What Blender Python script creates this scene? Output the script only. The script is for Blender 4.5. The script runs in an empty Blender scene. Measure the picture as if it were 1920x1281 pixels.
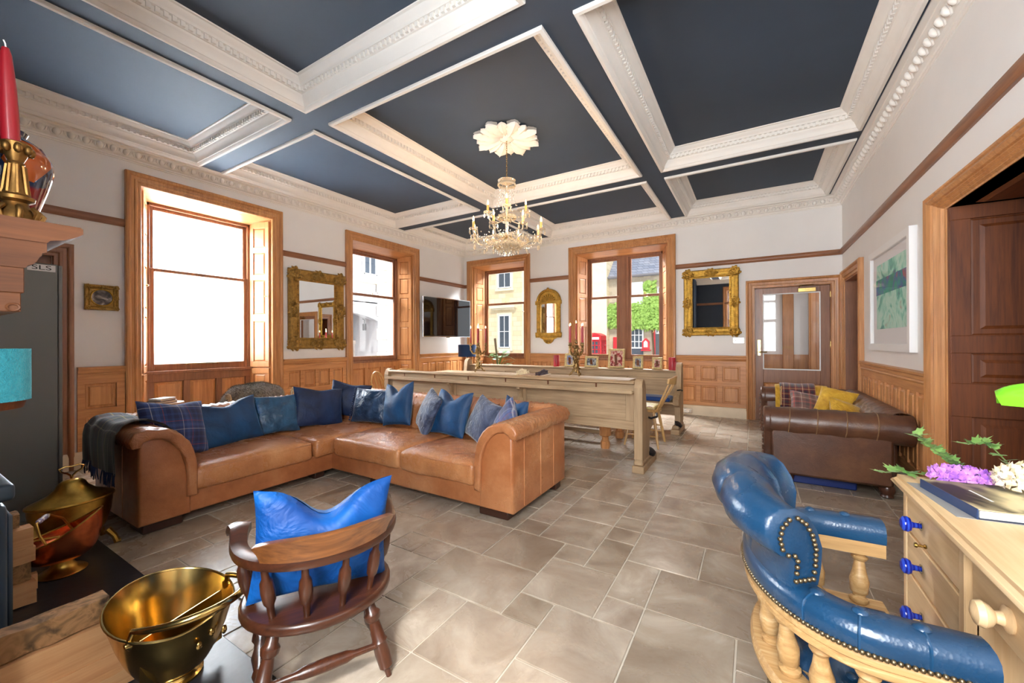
import bpy, bmesh, math, random
from math import pi, sin, cos, radians as rad, hypot, exp, sqrt
from mathutils import Vector, Matrix, noise as mnoise

random.seed(7)
SC = bpy.context.scene
COL = SC.collection

# ---------------------------------------------------------------- camera
CAM_H = 1.3
def _cam():
    yaw, pitch, roll = 0.542269, 0.00139958, -0.00385111
    r = Vector((cos(yaw), sin(yaw), 0)); f = Vector((-sin(yaw), cos(yaw), 0)); u = Vector((0, 0, 1))
    f2 = f * cos(pitch) + u * sin(pitch); u2 = u * cos(pitch) - f * sin(pitch)
    r3 = r * cos(roll) + u2 * sin(roll); u3 = u2 * cos(roll) - r * sin(roll)
    cd = bpy.data.cameras.new('camera'); cd.sensor_width = 36; cd.lens = 752.108 * 36 / 1920
    cd.clip_start = 0.03; cd.clip_end = 300
    co = bpy.data.objects.new('camera', cd); COL.objects.link(co)
    m = Matrix((r3, u3, -f2)).transposed().to_4x4(); m.translation = (0, 0, CAM_H)
    co.matrix_world = m
    SC.camera = co
_cam()

# ---------------------------------------------------------------- world, sun, daylight, exposure
XL, YB, XR, YF = -6.03, 7.77, 1.152, -0.6          # left, back, right and front wall planes
SC.view_settings.view_transform = 'Standard'; SC.view_settings.look = 'None'
SC.view_settings.gamma = 1.0; SC.view_settings.use_curve_mapping = False
SC.view_settings.exposure = 0.92
SC.cycles.max_bounces = 10; SC.cycles.diffuse_bounces = 6; SC.cycles.glossy_bounces = 4
SC.cycles.transparent_max_bounces = 16; SC.cycles.transmission_bounces = 6
SC.cycles.sample_clamp_indirect = 6.0
SC.cycles.caustics_reflective = False; SC.cycles.caustics_refractive = False
def _world():
    w = bpy.data.worlds.new('daylight'); SC.world = w; w.use_nodes = True
    nt = w.node_tree; bg = nt.nodes['Background']
    bg.inputs[0].default_value = (0.90, 0.95, 1.0, 1); bg.inputs[1].default_value = 0.78
_world()
def area(name, loc, to, sx, sy, power, col=(1, 1, 1)):
    l = bpy.data.lights.new(name, 'AREA'); l.shape = 'RECTANGLE'; l.size = sx; l.size_y = sy
    l.energy = power; l.color = col
    o = bpy.data.objects.new(name, l); COL.objects.link(o); o.location = loc
    o.rotation_euler = (Vector(to) - Vector(loc)).to_track_quat('-Z', 'Y').to_euler()
    return o
def _lights():
    s = bpy.data.lights.new('sun', 'SUN'); s.energy = 1.2; s.angle = rad(4); s.color = (1, .95, .87)
    o = bpy.data.objects.new('sun', s); COL.objects.link(o)
    o.rotation_euler = Vector((-.35, .62, -.75)).to_track_quat('-Z', 'Y').to_euler()
    DAY = (0.93, 0.97, 1.0)
    # daylight falling in through each window from the sky above the street
    area('daylight_window_1', (XL - .62, 2.46, 2.05), (XL + 2, 2.46, 1.75), 1.3, 2.1, 260, DAY)
    area('daylight_window_2', (XL - 2.3, 4.9, 4.7), (-3.0, 4.4, .6), 3.4, 1.6, 1300, DAY)
    area('daylight_window_3', (-5.2, YB + 2.3, 5.0), (-4.2, 5.0, .6), 2.6, 1.6, 900, DAY)
    area('daylight_window_4', (-2.2, YB + 2.3, 5.0), (-1.6, 4.6, .6), 3.6, 1.6, 1350, DAY)
    area('daylight_window_5', (-.05, YF - .55, 2.0), (-.6, 4, 1.5), 1.5, 2.4, 190, DAY)
_lights()

# ---------------------------------------------------------------- mesh helpers
def S(r, g, b):
    def l(c):
        c /= 255.0
        return c / 12.92 if c <= .04045 else ((c + .055) / 1.055) ** 2.4
    return (l(r), l(g), l(b), 1)

def ident(p): return p
class MB:
    def __init__(self, T=None):
        self.v = []; self.f = []; self.T = T
    def add(self, vs, fs, M=None):
        n = len(self.v)
        for p in vs:
            p = Vector(p)
            if M is not None: p = M @ p
            if self.T: p = Vector(self.T(p))
            self.v.append(tuple(p))
        self.f += [tuple(i + n for i in f) for f in fs]
        return self
    def box(self, x0, x1, y0, y1, z0, z1, b=0, M=None):
        if x0 > x1: x0, x1 = x1, x0
        if y0 > y1: y0, y1 = y1, y0
        if z0 > z1: z0, z1 = z1, z0
        if b <= 0:
            vs = [(x, y, z) for z in (z0, z1) for y in (y0, y1) for x in (x0, x1)]
            fs = [(0, 2, 3, 1), (4, 5, 7, 6), (0, 1, 5, 4), (2, 6, 7, 3), (0, 4, 6, 2), (1, 3, 7, 5)]
            return self.add(vs, fs, M)
        b = min(b, (x1 - x0) * .49, (y1 - y0) * .49, (z1 - z0) * .49)
        X, Y, Z = (x0, x1), (y0, y1), (z0, z1); vs = []; idx = {}
        for i in (0, 1):
            for j in (0, 1):
                for k in (0, 1):
                    c = [X[i], Y[j], Z[k]]; s = [(1, -1)[i] * b, (1, -1)[j] * b, (1, -1)[k] * b]
                    for a in range(3):
                        p = [c[q] + (0 if q == a else s[q]) for q in range(3)]
                        idx[(i, j, k, a)] = len(vs); vs.append(p)
        fs = []
        for a in range(3):
            o = [q for q in range(3) if q != a]
            for s in (0, 1):
                def key(p, q):
                    c = [0, 0, 0]; c[a] = s; c[o[0]] = p; c[o[1]] = q
                    return idx[(c[0], c[1], c[2], a)]
                fs.append((key(0, 0), key(1, 0), key(1, 1), key(0, 1)))
        for a in range(3):
            o = [q for q in range(3) if q != a]
            for p in (0, 1):
                for q in (0, 1):
                    def kk(t, ax):
                        c = [0, 0, 0]; c[a] = t; c[o[0]] = p; c[o[1]] = q
                        return idx[(c[0], c[1], c[2], ax)]
                    fs.append((kk(0, o[0]), kk(1, o[0]), kk(1, o[1]), kk(0, o[1])))
        for i in (0, 1):
            for j in (0, 1):
                for k in (0, 1):
                    fs.append((idx[(i, j, k, 0)], idx[(i, j, k, 1)], idx[(i, j, k, 2)]))
        return self.add(vs, fs, M)
    def frustum(self, x0, x1, z0, z1, y0, y1, bev, M=None):
        """panel in the x,z plane: base at y0, raised field at y1 inset by bev"""
        vs = [(x0, y0, z0), (x1, y0, z0), (x1, y0, z1), (x0, y0, z1),
              (x0 + bev, y1, z0 + bev), (x1 - bev, y1, z0 + bev), (x1 - bev, y1, z1 - bev), (x0 + bev, y1, z1 - bev)]
        return self.add(vs, [(4, 5, 6, 7), (0, 1, 5, 4), (1, 2, 6, 5), (2, 3, 7, 6), (3, 0, 4, 7), (3, 2, 1, 0)], M)
    def lathe(self, prof, seg=16, M=None, sx=1, sy=1, a0=0, a1=2 * pi):
        full = abs(a1 - a0 - 2 * pi) < 1e-6
        n = seg if full else seg + 1; vs = []; fs = []
        for r, z in prof:
            for i in range(n):
                a = a0 + (a1 - a0) * i / seg
                vs.append((r * cos(a) * sx, r * sin(a) * sy, z))
        for j in range(len(prof) - 1):
            for i in range(seg):
                k = (i + 1) % n if full else i + 1
                fs.append((j * n + i, j * n + k, (j + 1) * n + k, (j + 1) * n + i))
        if full:
            if prof[0][0] > 1e-6: fs.append(tuple(range(n))[::-1])
            if prof[-1][0] > 1e-6: fs.append(tuple(range((len(prof) - 1) * n, len(prof) * n)))
        return self.add(vs, fs, M)
    def tube(self, pts, r, seg=8, closed=False, caps=True, M=None, sq=1.0):
        pts = [Vector(p) for p in pts]; n = len(pts)
        rs = r if isinstance(r, (list, tuple)) else [r] * n
        tang = []
        for i in range(n):
            a = pts[(i - 1) % n] if closed or i > 0 else pts[0]
            b = pts[(i + 1) % n] if closed or i < n - 1 else pts[-1]
            t = (b - a); tang.append(t.normalized() if t.length > 1e-9 else Vector((0, 0, 1)))
        t0 = tang[0]; up = Vector((0, 0, 1)) if abs(t0.z) < .9 else Vector((1, 0, 0))
        nx = t0.cross(up).normalized(); vs = []
        for i in range(n):
            t = tang[i]; nx = (nx - t * nx.dot(t))
            if nx.length < 1e-6: nx = t.orthogonal()
            nx.normalize(); ny = t.cross(nx)
            for k in range(seg):
                a = 2 * pi * k / seg
                vs.append(pts[i] + nx * (cos(a) * rs[i]) + ny * (sin(a) * rs[i] * sq))
        fs = []
        m = n if closed else n - 1
        for i in range(m):
            j = (i + 1) % n
            for k in range(seg):
                l = (k + 1) % seg
                fs.append((i * seg + k, i * seg + l, j * seg + l, j * seg + k))
        if caps and not closed:
            fs.append(tuple(range(seg))[::-1]); fs.append(tuple(range((n - 1) * seg, n * seg)))
        return self.add(vs, fs, M)
    def prism(self, poly, h0, h1, M=None, ax='z'):
        """extrude a 2-D polygon; ax = extrusion axis"""
        n = len(poly); vs = []
        for h in (h0, h1):
            for a, b in poly:
                vs.append((a, b, h) if ax == 'z' else (h, a, b) if ax == 'x' else (a, h, b))
        fs = [tuple(range(n))[::-1], tuple(range(n, 2 * n))] + [(i, (i + 1) % n, n + (i + 1) % n, n + i) for i in range(n)]
        return self.add(vs, fs, M)
    def grid(self, fn, nu, nv, cu=False, cv=False, M=None):
        vs = []; U = nu if cu else nu + 1; V = nv if cv else nv + 1
        for j in range(V):
            for i in range(U): vs.append(fn(i / nu, j / nv))
        fs = []
        for j in range(nv):
            for i in range(nu):
                a, b = i, (i + 1) % U; c, d = j, (j + 1) % V
                fs.append((c * U + a, c * U + b, d * U + b, d * U + a))
        return self.add(vs, fs, M)
    def rectmold(self, x0, x1, y0, y1, z, prof):
        """profile (inset, height) run round a rectangle with mitred corners"""
        vs = []; fs = []
        for d, h in prof:
            vs += [(x0 + d, y0 + d, z + h), (x1 - d, y0 + d, z + h), (x1 - d, y1 - d, z + h), (x0 + d, y1 - d, z + h)]
        for j in range(len(prof) - 1):
            for i in range(4):
                k = (i + 1) % 4
                fs.append((j * 4 + i, j * 4 + k, j * 4 + 4 + k, j * 4 + 4 + i))
        return self.add(vs, fs)
    def umold(self, s0, s1, zt, zb, prof, close=False):
        """profile (inset, projection) run up, over and down an opening; local (s, d, z)"""
        vs = []; fs = []
        for d, p in prof:
            vs += [(s0 + d, p, zb + (d if close else 0)), (s0 + d, p, zt - d), (s1 - d, p, zt - d), (s1 - d, p, zb + (d if close else 0))]
        for j in range(len(prof) - 1):
            for i in range(4 if close else 3):
                k = (i + 1) % 4
                fs.append((j * 4 + i, j * 4 + k, j * 4 + 4 + k, j * 4 + 4 + i))
        return self.add(vs, fs)
    def ball(self, c, r, seg=8, rings=6, s=(1, 1, 1), M=None):
        prof = [(max(1e-7, sin(pi * i / rings)) * r, -cos(pi * i / rings) * r) for i in range(rings + 1)]
        m = Matrix.Translation(c) @ Matrix.Diagonal((s[0], s[1], s[2], 1))
        if M is not None: m = M @ m
        return self.lathe(prof, seg, m)
    def build(self, name, mat, parent=None, smooth=40, kind=None, label=None, recalc=True, group=None, sub=0):
        me = bpy.data.meshes.new(name); me.from_pydata(self.v, [], self.f)
        if recalc:
            bm = bmesh.new(); bm.from_mesh(me)
            bmesh.ops.remove_doubles(bm, verts=bm.verts, dist=1e-6)
            bmesh.ops.recalc_face_normals(bm, faces=bm.faces); bm.to_mesh(me); bm.free()
        if smooth:
            me.shade_smooth(); me.set_sharp_from_angle(angle=rad(smooth))
        me.materials.append(mat)
        return link(name, me, parent, kind, label, group, sub)

def link(name, me, parent=None, kind=None, label=None, group=None, sub=0):
    o = bpy.data.objects.new(name, me); COL.objects.link(o)
    if parent is not None: o.parent = parent
    if kind: o['kind'] = kind
    if label: o['label'] = label
    if group: o['group'] = group
    if sub:
        m = o.modifiers.new('subdivision', 'SUBSURF'); m.levels = sub; m.render_levels = sub
    return o
def tag(o, label, cat, group=None, kind=None):
    o['label'] = label; o['category'] = cat
    if group: o['group'] = group
    if kind: o['kind'] = kind
    return o
def thing(name, label=None, cat=None, loc=(0, 0, 0), rz=0, group=None, kind=None, rot=None):
    o = bpy.data.objects.new(name, None); COL.objects.link(o); o.empty_display_size = .1
    o.location = loc; o.rotation_euler = rot if rot else (0, 0, rz)
    if label: o['label'] = label
    if cat: o['category'] = cat
    if group: o['group'] = group
    if kind: o['kind'] = kind
    return o
def copy_tree(o, parent=None):
    c = o.copy(); COL.objects.link(c); c.parent = parent
    for ch in list(o.children): copy_tree(ch, c)
    return c
def TR(x=0, y=0, z=0): return Matrix.Translation((x, y, z))
def RX(a): return Matrix.Rotation(a, 4, 'X')
def RY(a): return Matrix.Rotation(a, 4, 'Y')
def RZ(a): return Matrix.Rotation(a, 4, 'Z')
def SCL(x, y, z): return Matrix.Diagonal((x, y, z, 1))
def along(a, b):
    """matrix that puts the z axis of a unit thing from a towards b"""
    a = Vector(a); d = Vector(b) - a
    return Matrix.Translation(a) @ d.to_track_quat('Z', 'Y').to_matrix().to_4x4(), d.length
TL = lambda p: (XL + p[1], p[0], p[2])        # left wall: local (s along y, d into the room, z)
TB = lambda p: (p[0], YB - p[1], p[2])
TRW = lambda p: (XR - p[1], p[0], p[2])
TF = lambda p: (p[0], YF + p[1], p[2])

# ---------------------------------------------------------------- materials
def nmat(name):
    m = bpy.data.materials.new(name); m.use_nodes = True
    nt = m.node_tree; b = nt.nodes['Principled BSDF']
    return m, nt, b
def N(nt, t, **kw):
    n = nt.nodes.new(t)
    for k, v in kw.items():
        if k.startswith('i_'): n.inputs[k[2:].replace('_', ' ')].default_value = v
        else: setattr(n, k, v)
    return n
def ramp(nt, fac, stops, interp='LINEAR'):
    r = nt.nodes.new('ShaderNodeValToRGB'); r.color_ramp.interpolation = interp
    e = r.color_ramp.elements
    while len(e) < len(stops): e.new(.5)
    for k, (p, c) in enumerate(stops):
        e[k].position = p; e[k].color = c
    nt.links.new(fac, r.inputs[0]); return r.outputs[0]
def coords(nt, scale=(1, 1, 1), rot=(0, 0, 0), src='Object'):
    tc = nt.nodes.new('ShaderNodeTexCoord'); mp = nt.nodes.new('ShaderNodeMapping')
    mp.inputs['Scale'].default_value = scale; mp.inputs['Rotation'].default_value = rot
    nt.links.new(tc.outputs[src], mp.inputs[0]); return mp.outputs[0]
def bump(nt, b, h, strength, dist=.01):
    n = nt.nodes.new('ShaderNodeBump'); n.inputs['Strength'].default_value = strength; n.inputs['Distance'].default_value = dist
    nt.links.new(h, n.inputs['Height']); nt.links.new(n.outputs[0], b.inputs['Normal'])
def plain(name, c, rough=.5, metal=0, var=0, vscale=6, bmp=0, bscale=60, coat=0, spec=None, emit=None, estr=0, sheen=0):
    m, nt, b = nmat(name)
    b.inputs['Base Color'].default_value = c; b.inputs['Roughness'].default_value = rough; b.inputs['Metallic'].default_value = metal
    if coat: b.inputs['Coat Weight'].default_value = coat; b.inputs['Coat Roughness'].default_value = .15
    if spec is not None: b.inputs['Specular IOR Level'].default_value = spec
    if sheen: b.inputs['Sheen Weight'].default_value = sheen; b.inputs['Sheen Roughness'].default_value = .35
    if emit: b.inputs['Emission Color'].default_value = emit; b.inputs['Emission Strength'].default_value = estr
    if var:
        t = N(nt, 'ShaderNodeTexNoise', i_Scale=vscale, i_Detail=4.0, i_Roughness=.6); nt.links.new(coords(nt), t.inputs['Vector'])
        k = 1 - var; k2 = 1 + var
        o = ramp(nt, t.outputs['Fac'], [(.3, (c[0] * k, c[1] * k, c[2] * k, 1)), (.7, (min(1, c[0] * k2), min(1, c[1] * k2), min(1, c[2] * k2), 1))])
        nt.links.new(o, b.inputs['Base Color'])
    if bmp:
        t = N(nt, 'ShaderNodeTexNoise', i_Scale=bscale, i_Detail=3.0); nt.links.new(coords(nt), t.inputs['Vector'])
        bump(nt, b, t.outputs['Fac'], bmp)
    return m
def wood(name, c1, c2, axis='z', scale=1.0, rough=.42, coat=.15, c3=None, knots=.0):
    """grain stretched along one axis"""
    m, nt, b = nmat(name)
    st = {'x': (.8, 14, 14), 'y': (14, .8, 14), 'z': (14, 14, .8)}[axis]
    v = coords(nt, tuple(a * scale for a in st))
    t = N(nt, 'ShaderNodeTexNoise', i_Scale=1.6, i_Detail=5.0, i_Roughness=.62, i_Distortion=1.2); nt.links.new(v, t.inputs['Vector'])
    t2 = N(nt, 'ShaderNodeTexNoise', i_Scale=7.0, i_Detail=3.0, i_Roughness=.6); nt.links.new(v, t2.inputs['Vector'])
    v3 = coords(nt, (1.3, 1.3, 1.3)); t3 = N(nt, 'ShaderNodeTexNoise', i_Scale=1.7, i_Detail=2.0); nt.links.new(v3, t3.inputs['Vector'])
    mx = N(nt, 'ShaderNodeMix'); mx.data_type = 'FLOAT'; mx.inputs[0].default_value = .35
    nt.links.new(t.outputs['Fac'], mx.inputs[2]); nt.links.new(t2.outputs['Fac'], mx.inputs[3])
    mx2 = N(nt, 'ShaderNodeMix'); mx2.data_type = 'FLOAT'; mx2.inputs[0].default_value = .25
    nt.links.new(mx.outputs[0], mx2.inputs[2]); nt.links.new(t3.outputs['Fac'], mx2.inputs[3])
    o = ramp(nt, mx2.outputs[0], [(.34, c1), (.5, c3 or tuple((a + d) / 2 for a, d in zip(c1, c2))), (.66, c2)])
    nt.links.new(o, b.inputs['Base Color'])
    b.inputs['Roughness'].default_value = rough; b.inputs['Coat Weight'].default_value = coat; b.inputs['Coat Roughness'].default_value = .2
    bump(nt, b, mx.outputs[0], .12, .004)
    return m
def leather(name, c1, c2, c3, rough=.33, fold=0.0, coat=.25, bscale=9.0, vs=2.2):
    m, nt, b = nmat(name); v = coords(nt)
    t = N(nt, 'ShaderNodeTexNoise', i_Scale=vs, i_Detail=6.0, i_Roughness=.65); nt.links.new(v, t.inputs['Vector'])
    o = ramp(nt, t.outputs['Fac'], [(.3, c1), (.5, c2), (.72, c3)])
    nt.links.new(o, b.inputs['Base Color'])
    r = ramp(nt, t.outputs['Fac'], [(.3, (rough + .1,) * 3 + (1,)), (.7, (max(.1, rough - .08),) * 3 + (1,))]); nt.links.new(r, b.inputs['Roughness'])
    b.inputs['Coat Weight'].default_value = coat; b.inputs['Coat Roughness'].default_value = .3
    t2 = N(nt, 'ShaderNodeTexNoise', i_Scale=bscale, i_Detail=4.0, i_Distortion=.8); nt.links.new(v, t2.inputs['Vector'])
    t3 = N(nt, 'ShaderNodeTexVoronoi', i_Scale=140.0); nt.links.new(v, t3.inputs['Vector'])
    mx = N(nt, 'ShaderNodeMath', operation='MULTIPLY_ADD'); mx.inputs[1].default_value = .12
    nt.links.new(t3.outputs['Distance'], mx.inputs[0]); nt.links.new(t2.outputs['Fac'], mx.inputs[2])
    bump(nt, b, mx.outputs[0], .35 + fold, .012)
    return m
def fabric(name, c1, c2, scale=3.0, sheen=.5, rough=.75, bstr=.5, bscale=7, stint=None):
    m, nt, b = nmat(name); v = coords(nt)
    t = N(nt, 'ShaderNodeTexNoise', i_Scale=scale, i_Detail=4.0, i_Distortion=1.0); nt.links.new(v, t.inputs['Vector'])
    nt.links.new(ramp(nt, t.outputs['Fac'], [(.32, c1), (.7, c2)]), b.inputs['Base Color'])
    b.inputs['Roughness'].default_value = rough; b.inputs['Sheen Weight'].default_value = sheen; b.inputs['Sheen Roughness'].default_value = .3
    if stint: b.inputs['Sheen Tint'].default_value = stint
    t2 = N(nt, 'ShaderNodeTexNoise', i_Scale=bscale, i_Detail=3.0, i_Distortion=1.5); nt.links.new(v, t2.inputs['Vector'])
    bump(nt, b, t2.outputs['Fac'], bstr, .02)
    return m
def plaid(name, base, bands, period=.16, axes=('X', 'Z'), rough=.85):
    """tartan: bands = [(centre, width, colour, weight)] repeated on two local axes"""
    m, nt, b = nmat(name); tc = nt.nodes.new('ShaderNodeTexCoord'); sx = nt.nodes.new('ShaderNodeSeparateXYZ')
    nt.links.new(tc.outputs['Object'], sx.inputs[0])
    cols = []
    for ax in axes:
        d = N(nt, 'ShaderNodeMath', operation='MULTIPLY_ADD'); d.inputs[1].default_value = 1 / period; d.inputs[2].default_value = 50.3
        nt.links.new(sx.outputs[ax], d.inputs[0])
        f = N(nt, 'ShaderNodeMath', operation='FRACT'); nt.links.new(d.outputs[0], f.inputs[0])
        st = [(0, base)]
        for c, w, col in bands: st += [(max(0.0005, c - w / 2), col), (min(.9995, c + w / 2), base)]
        cols.append(ramp(nt, f.outputs[0], st, 'CONSTANT'))
    mx = N(nt, 'ShaderNodeMix'); mx.data_type = 'RGBA'; mx.inputs[0].default_value = .5
    nt.links.new(cols[0], mx.inputs[6]); nt.links.new(cols[1], mx.inputs[7])
    nt.links.new(mx.outputs[2], b.inputs['Base Color']); b.inputs['Roughness'].default_value = rough
    b.inputs['Sheen Weight'].default_value = .3
    t2 = N(nt, 'ShaderNodeTexNoise', i_Scale=160.0, i_Detail=2.0); nt.links.new(coords(nt), t2.inputs['Vector'])
    bump(nt, b, t2.outputs['Fac'], .3, .003)
    return m
def glass_mat(name, tint=(1, 1, 1, 1), gloss=.03, refl=.9):
    m = bpy.data.materials.new(name); m.use_nodes = True; nt = m.node_tree; nt.nodes.clear()
    o = nt.nodes.new('ShaderNodeOutputMaterial'); t = nt.nodes.new('ShaderNodeBsdfTransparent'); t.inputs[0].default_value = tint
    g = nt.nodes.new('ShaderNodeBsdfGlossy'); g.inputs['Roughness'].default_value = gloss
    lw = nt.nodes.new('ShaderNodeLayerWeight'); lw.inputs['Blend'].default_value = .5
    pw = N(nt, 'ShaderNodeMath', operation='POWER'); pw.inputs[1].default_value = 5.0; nt.links.new(lw.outputs['Facing'], pw.inputs[0])
    f = N(nt, 'ShaderNodeMath', operation='MULTIPLY_ADD'); f.inputs[1].default_value = refl; f.inputs[2].default_value = refl * .035; nt.links.new(pw.outputs[0], f.inputs[0])
    x = nt.nodes.new('ShaderNodeMixShader'); nt.links.new(f.outputs[0], x.inputs[0]); nt.links.new(t.outputs[0], x.inputs[1]); nt.links.new(g.outputs[0], x.inputs[2])
    nt.links.new(x.outputs[0], o.inputs[0]); return m
def painting(name, cols, scale=5, seed=0.0, dist=2.0, rough=.4, src='Object', stretch=(1, 1, 1)):
    """abstract patches of colour"""
    m, nt, b = nmat(name); v = coords(nt, stretch, src=src)
    t = N(nt, 'ShaderNodeTexNoise', noise_dimensions='4D', i_Scale=scale, i_Detail=3.0, i_Distortion=dist); t.inputs['W'].default_value = seed
    nt.links.new(v, t.inputs['Vector'])
    n = len(cols); nt.links.new(ramp(nt, t.outputs['Fac'], [(.28 + .44 * i / max(1, n - 1), c) for i, c in enumerate(cols)]), b.inputs['Base Color'])
    b.inputs['Roughness'].default_value = rough; return m

M = {}
PINE1, PINE2 = S(150, 88, 40), S(206, 146, 84)
for ax in 'xyz':
    M['pine_' + ax] = wood('pine_' + ax, S(150, 94, 50), S(206, 148, 92), ax)
    M['panel_' + ax] = wood('panel_' + ax, S(156, 98, 54), S(210, 150, 94), ax, .7)
    M['dark_' + ax] = wood('dark_wood_' + ax, S(74, 34, 12), S(122, 64, 24), ax, 1, .5, 0)
    M['limed_' + ax] = wood('limed_wood_' + ax, S(134, 106, 76), S(186, 158, 122), ax, .8, .6, 0)
    M['desk_' + ax] = wood('desk_pine_' + ax, S(204, 166, 118), S(236, 206, 162), ax, .6, .5, .05)
    M['maho_' + ax] = wood('mahogany_' + ax, S(44, 23, 15), S(90, 48, 28), ax, 1, .32, .3)
    M['log_' + ax] = wood('log_wood_' + ax, S(188, 132, 84), S(226, 178, 126), ax, .7, .8, 0)
    M['rail_' + ax] = wood('rail_wood_' + ax, S(112, 70, 46), S(156, 104, 70), ax)
M['wall'] = plain('white_wall', S(238, 236, 234), .85, var=.025, vscale=1.3, bmp=.05, bscale=30)
M['navy_wall'] = plain('navy_wall', S(38, 50, 66), .7, var=.06)
M['plaster'] = plain('white_plaster', S(238, 234, 228), .7, var=.02)
M['ceil'] = plain('navy_ceiling', S(49, 62, 78), .72, var=.10, vscale=1.2, bmp=.06, bscale=14)
M['skirt'] = plain('stone_skirting', S(226, 208, 180), .6, var=.06, vscale=5)
M['grout'] = plain('floor_grout', S(206, 196, 180), .8, var=.05)
M['glass'] = glass_mat('window_glass')
M['art_glass'] = glass_mat('non_reflective_glass', refl=.15)
M['brass'] = plain('brass', S(198, 168, 104), .2, 1, var=.2, vscale=9)
M['old_brass'] = plain('aged_brass', S(170, 134, 66), .3, 1, var=.25, vscale=14)
M['gold'] = plain('gilt', S(176, 136, 60), .4, .95, var=.4, vscale=18, bmp=.5, bscale=70)
M['chrome'] = plain('chrome', S(225, 225, 225), .12, 1)
M['iron'] = plain('black_iron', S(30, 30, 32), .5, .6)
M['mirror'] = plain('mirror_glass', (.93, .94, .94, 1), .015, 1)
M['white'] = plain('white_paint', S(240, 240, 240), .4)
M['black'] = plain('black_plastic', S(16, 16, 18), .35)
def _tile():
    m, nt, b = nmat('limestone_tile'); oi = nt.nodes.new('ShaderNodeObjectInfo'); v = coords(nt)
    ad = N(nt, 'ShaderNodeVectorMath', operation='MULTIPLY_ADD'); ad.inputs[1].default_value = (37, 19, 11)
    cb = nt.nodes.new('ShaderNodeCombineXYZ')
    for k in range(3): nt.links.new(oi.outputs['Random'], cb.inputs[k])
    nt.links.new(cb.outputs[0], ad.inputs[0]); nt.links.new(v, ad.inputs[2])
    t = N(nt, 'ShaderNodeTexNoise', i_Scale=3.2, i_Detail=8.0, i_Roughness=.62, i_Distortion=.6); nt.links.new(ad.outputs[0], t.inputs['Vector'])
    a1 = ramp(nt, t.outputs['Fac'], [(.3, S(140, 122, 104)), (.48, S(166, 150, 132)), (.6, S(182, 168, 150)), (.72, S(206, 194, 178))])
    a2 = ramp(nt, oi.outputs['Random'], [(0, (.80, .78, .75, 1)), (.5, (1, 1, 1, 1)), (1, (1.08, 1.09, 1.12, 1))])
    mx = N(nt, 'ShaderNodeMix'); mx.data_type = 'RGBA'; mx.blend_type = 'MULTIPLY'; mx.inputs[0].default_value = 1
    nt.links.new(a1, mx.inputs[6]); nt.links.new(a2, mx.inputs[7]); nt.links.new(mx.outputs[2], b.inputs['Base Color'])
    nt.links.new(ramp(nt, t.outputs['Fac'], [(.3, (.34, .34, .34, 1)), (.7, (.2, .2, .2, 1))]), b.inputs['Roughness'])
    t2 = N(nt, 'ShaderNodeTexNoise', i_Scale=11.0, i_Detail=6.0); nt.links.new(ad.outputs[0], t2.inputs['Vector'])
    bump(nt, b, t2.outputs['Fac'], .28, .008)
    return m
M['tile'] = _tile()
def _frost():
    m = bpy.data.materials.new('frosted_glass'); m.use_nodes = True; nt = m.node_tree; nt.nodes.clear()
    o = nt.nodes.new('ShaderNodeOutputMaterial'); t = nt.nodes.new('ShaderNodeBsdfTranslucent'); t.inputs[0].default_value = (.95, .98, 1, 1)
    g = nt.nodes.new('ShaderNodeBsdfGlossy'); g.inputs['Roughness'].default_value = .25
    x = nt.nodes.new('ShaderNodeMixShader'); x.inputs[0].default_value = .04
    nt.links.new(t.outputs[0], x.inputs[1]); nt.links.new(g.outputs[0], x.inputs[2]); nt.links.new(x.outputs[0], o.inputs[0]); return m
M['frost'] = _frost()

# ================================================================ STRUCTURE
ZC = 3.5; ZP = 3.68        # beam soffit and coffer panel heights
WT = 0.42                  # wall thickness
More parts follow.
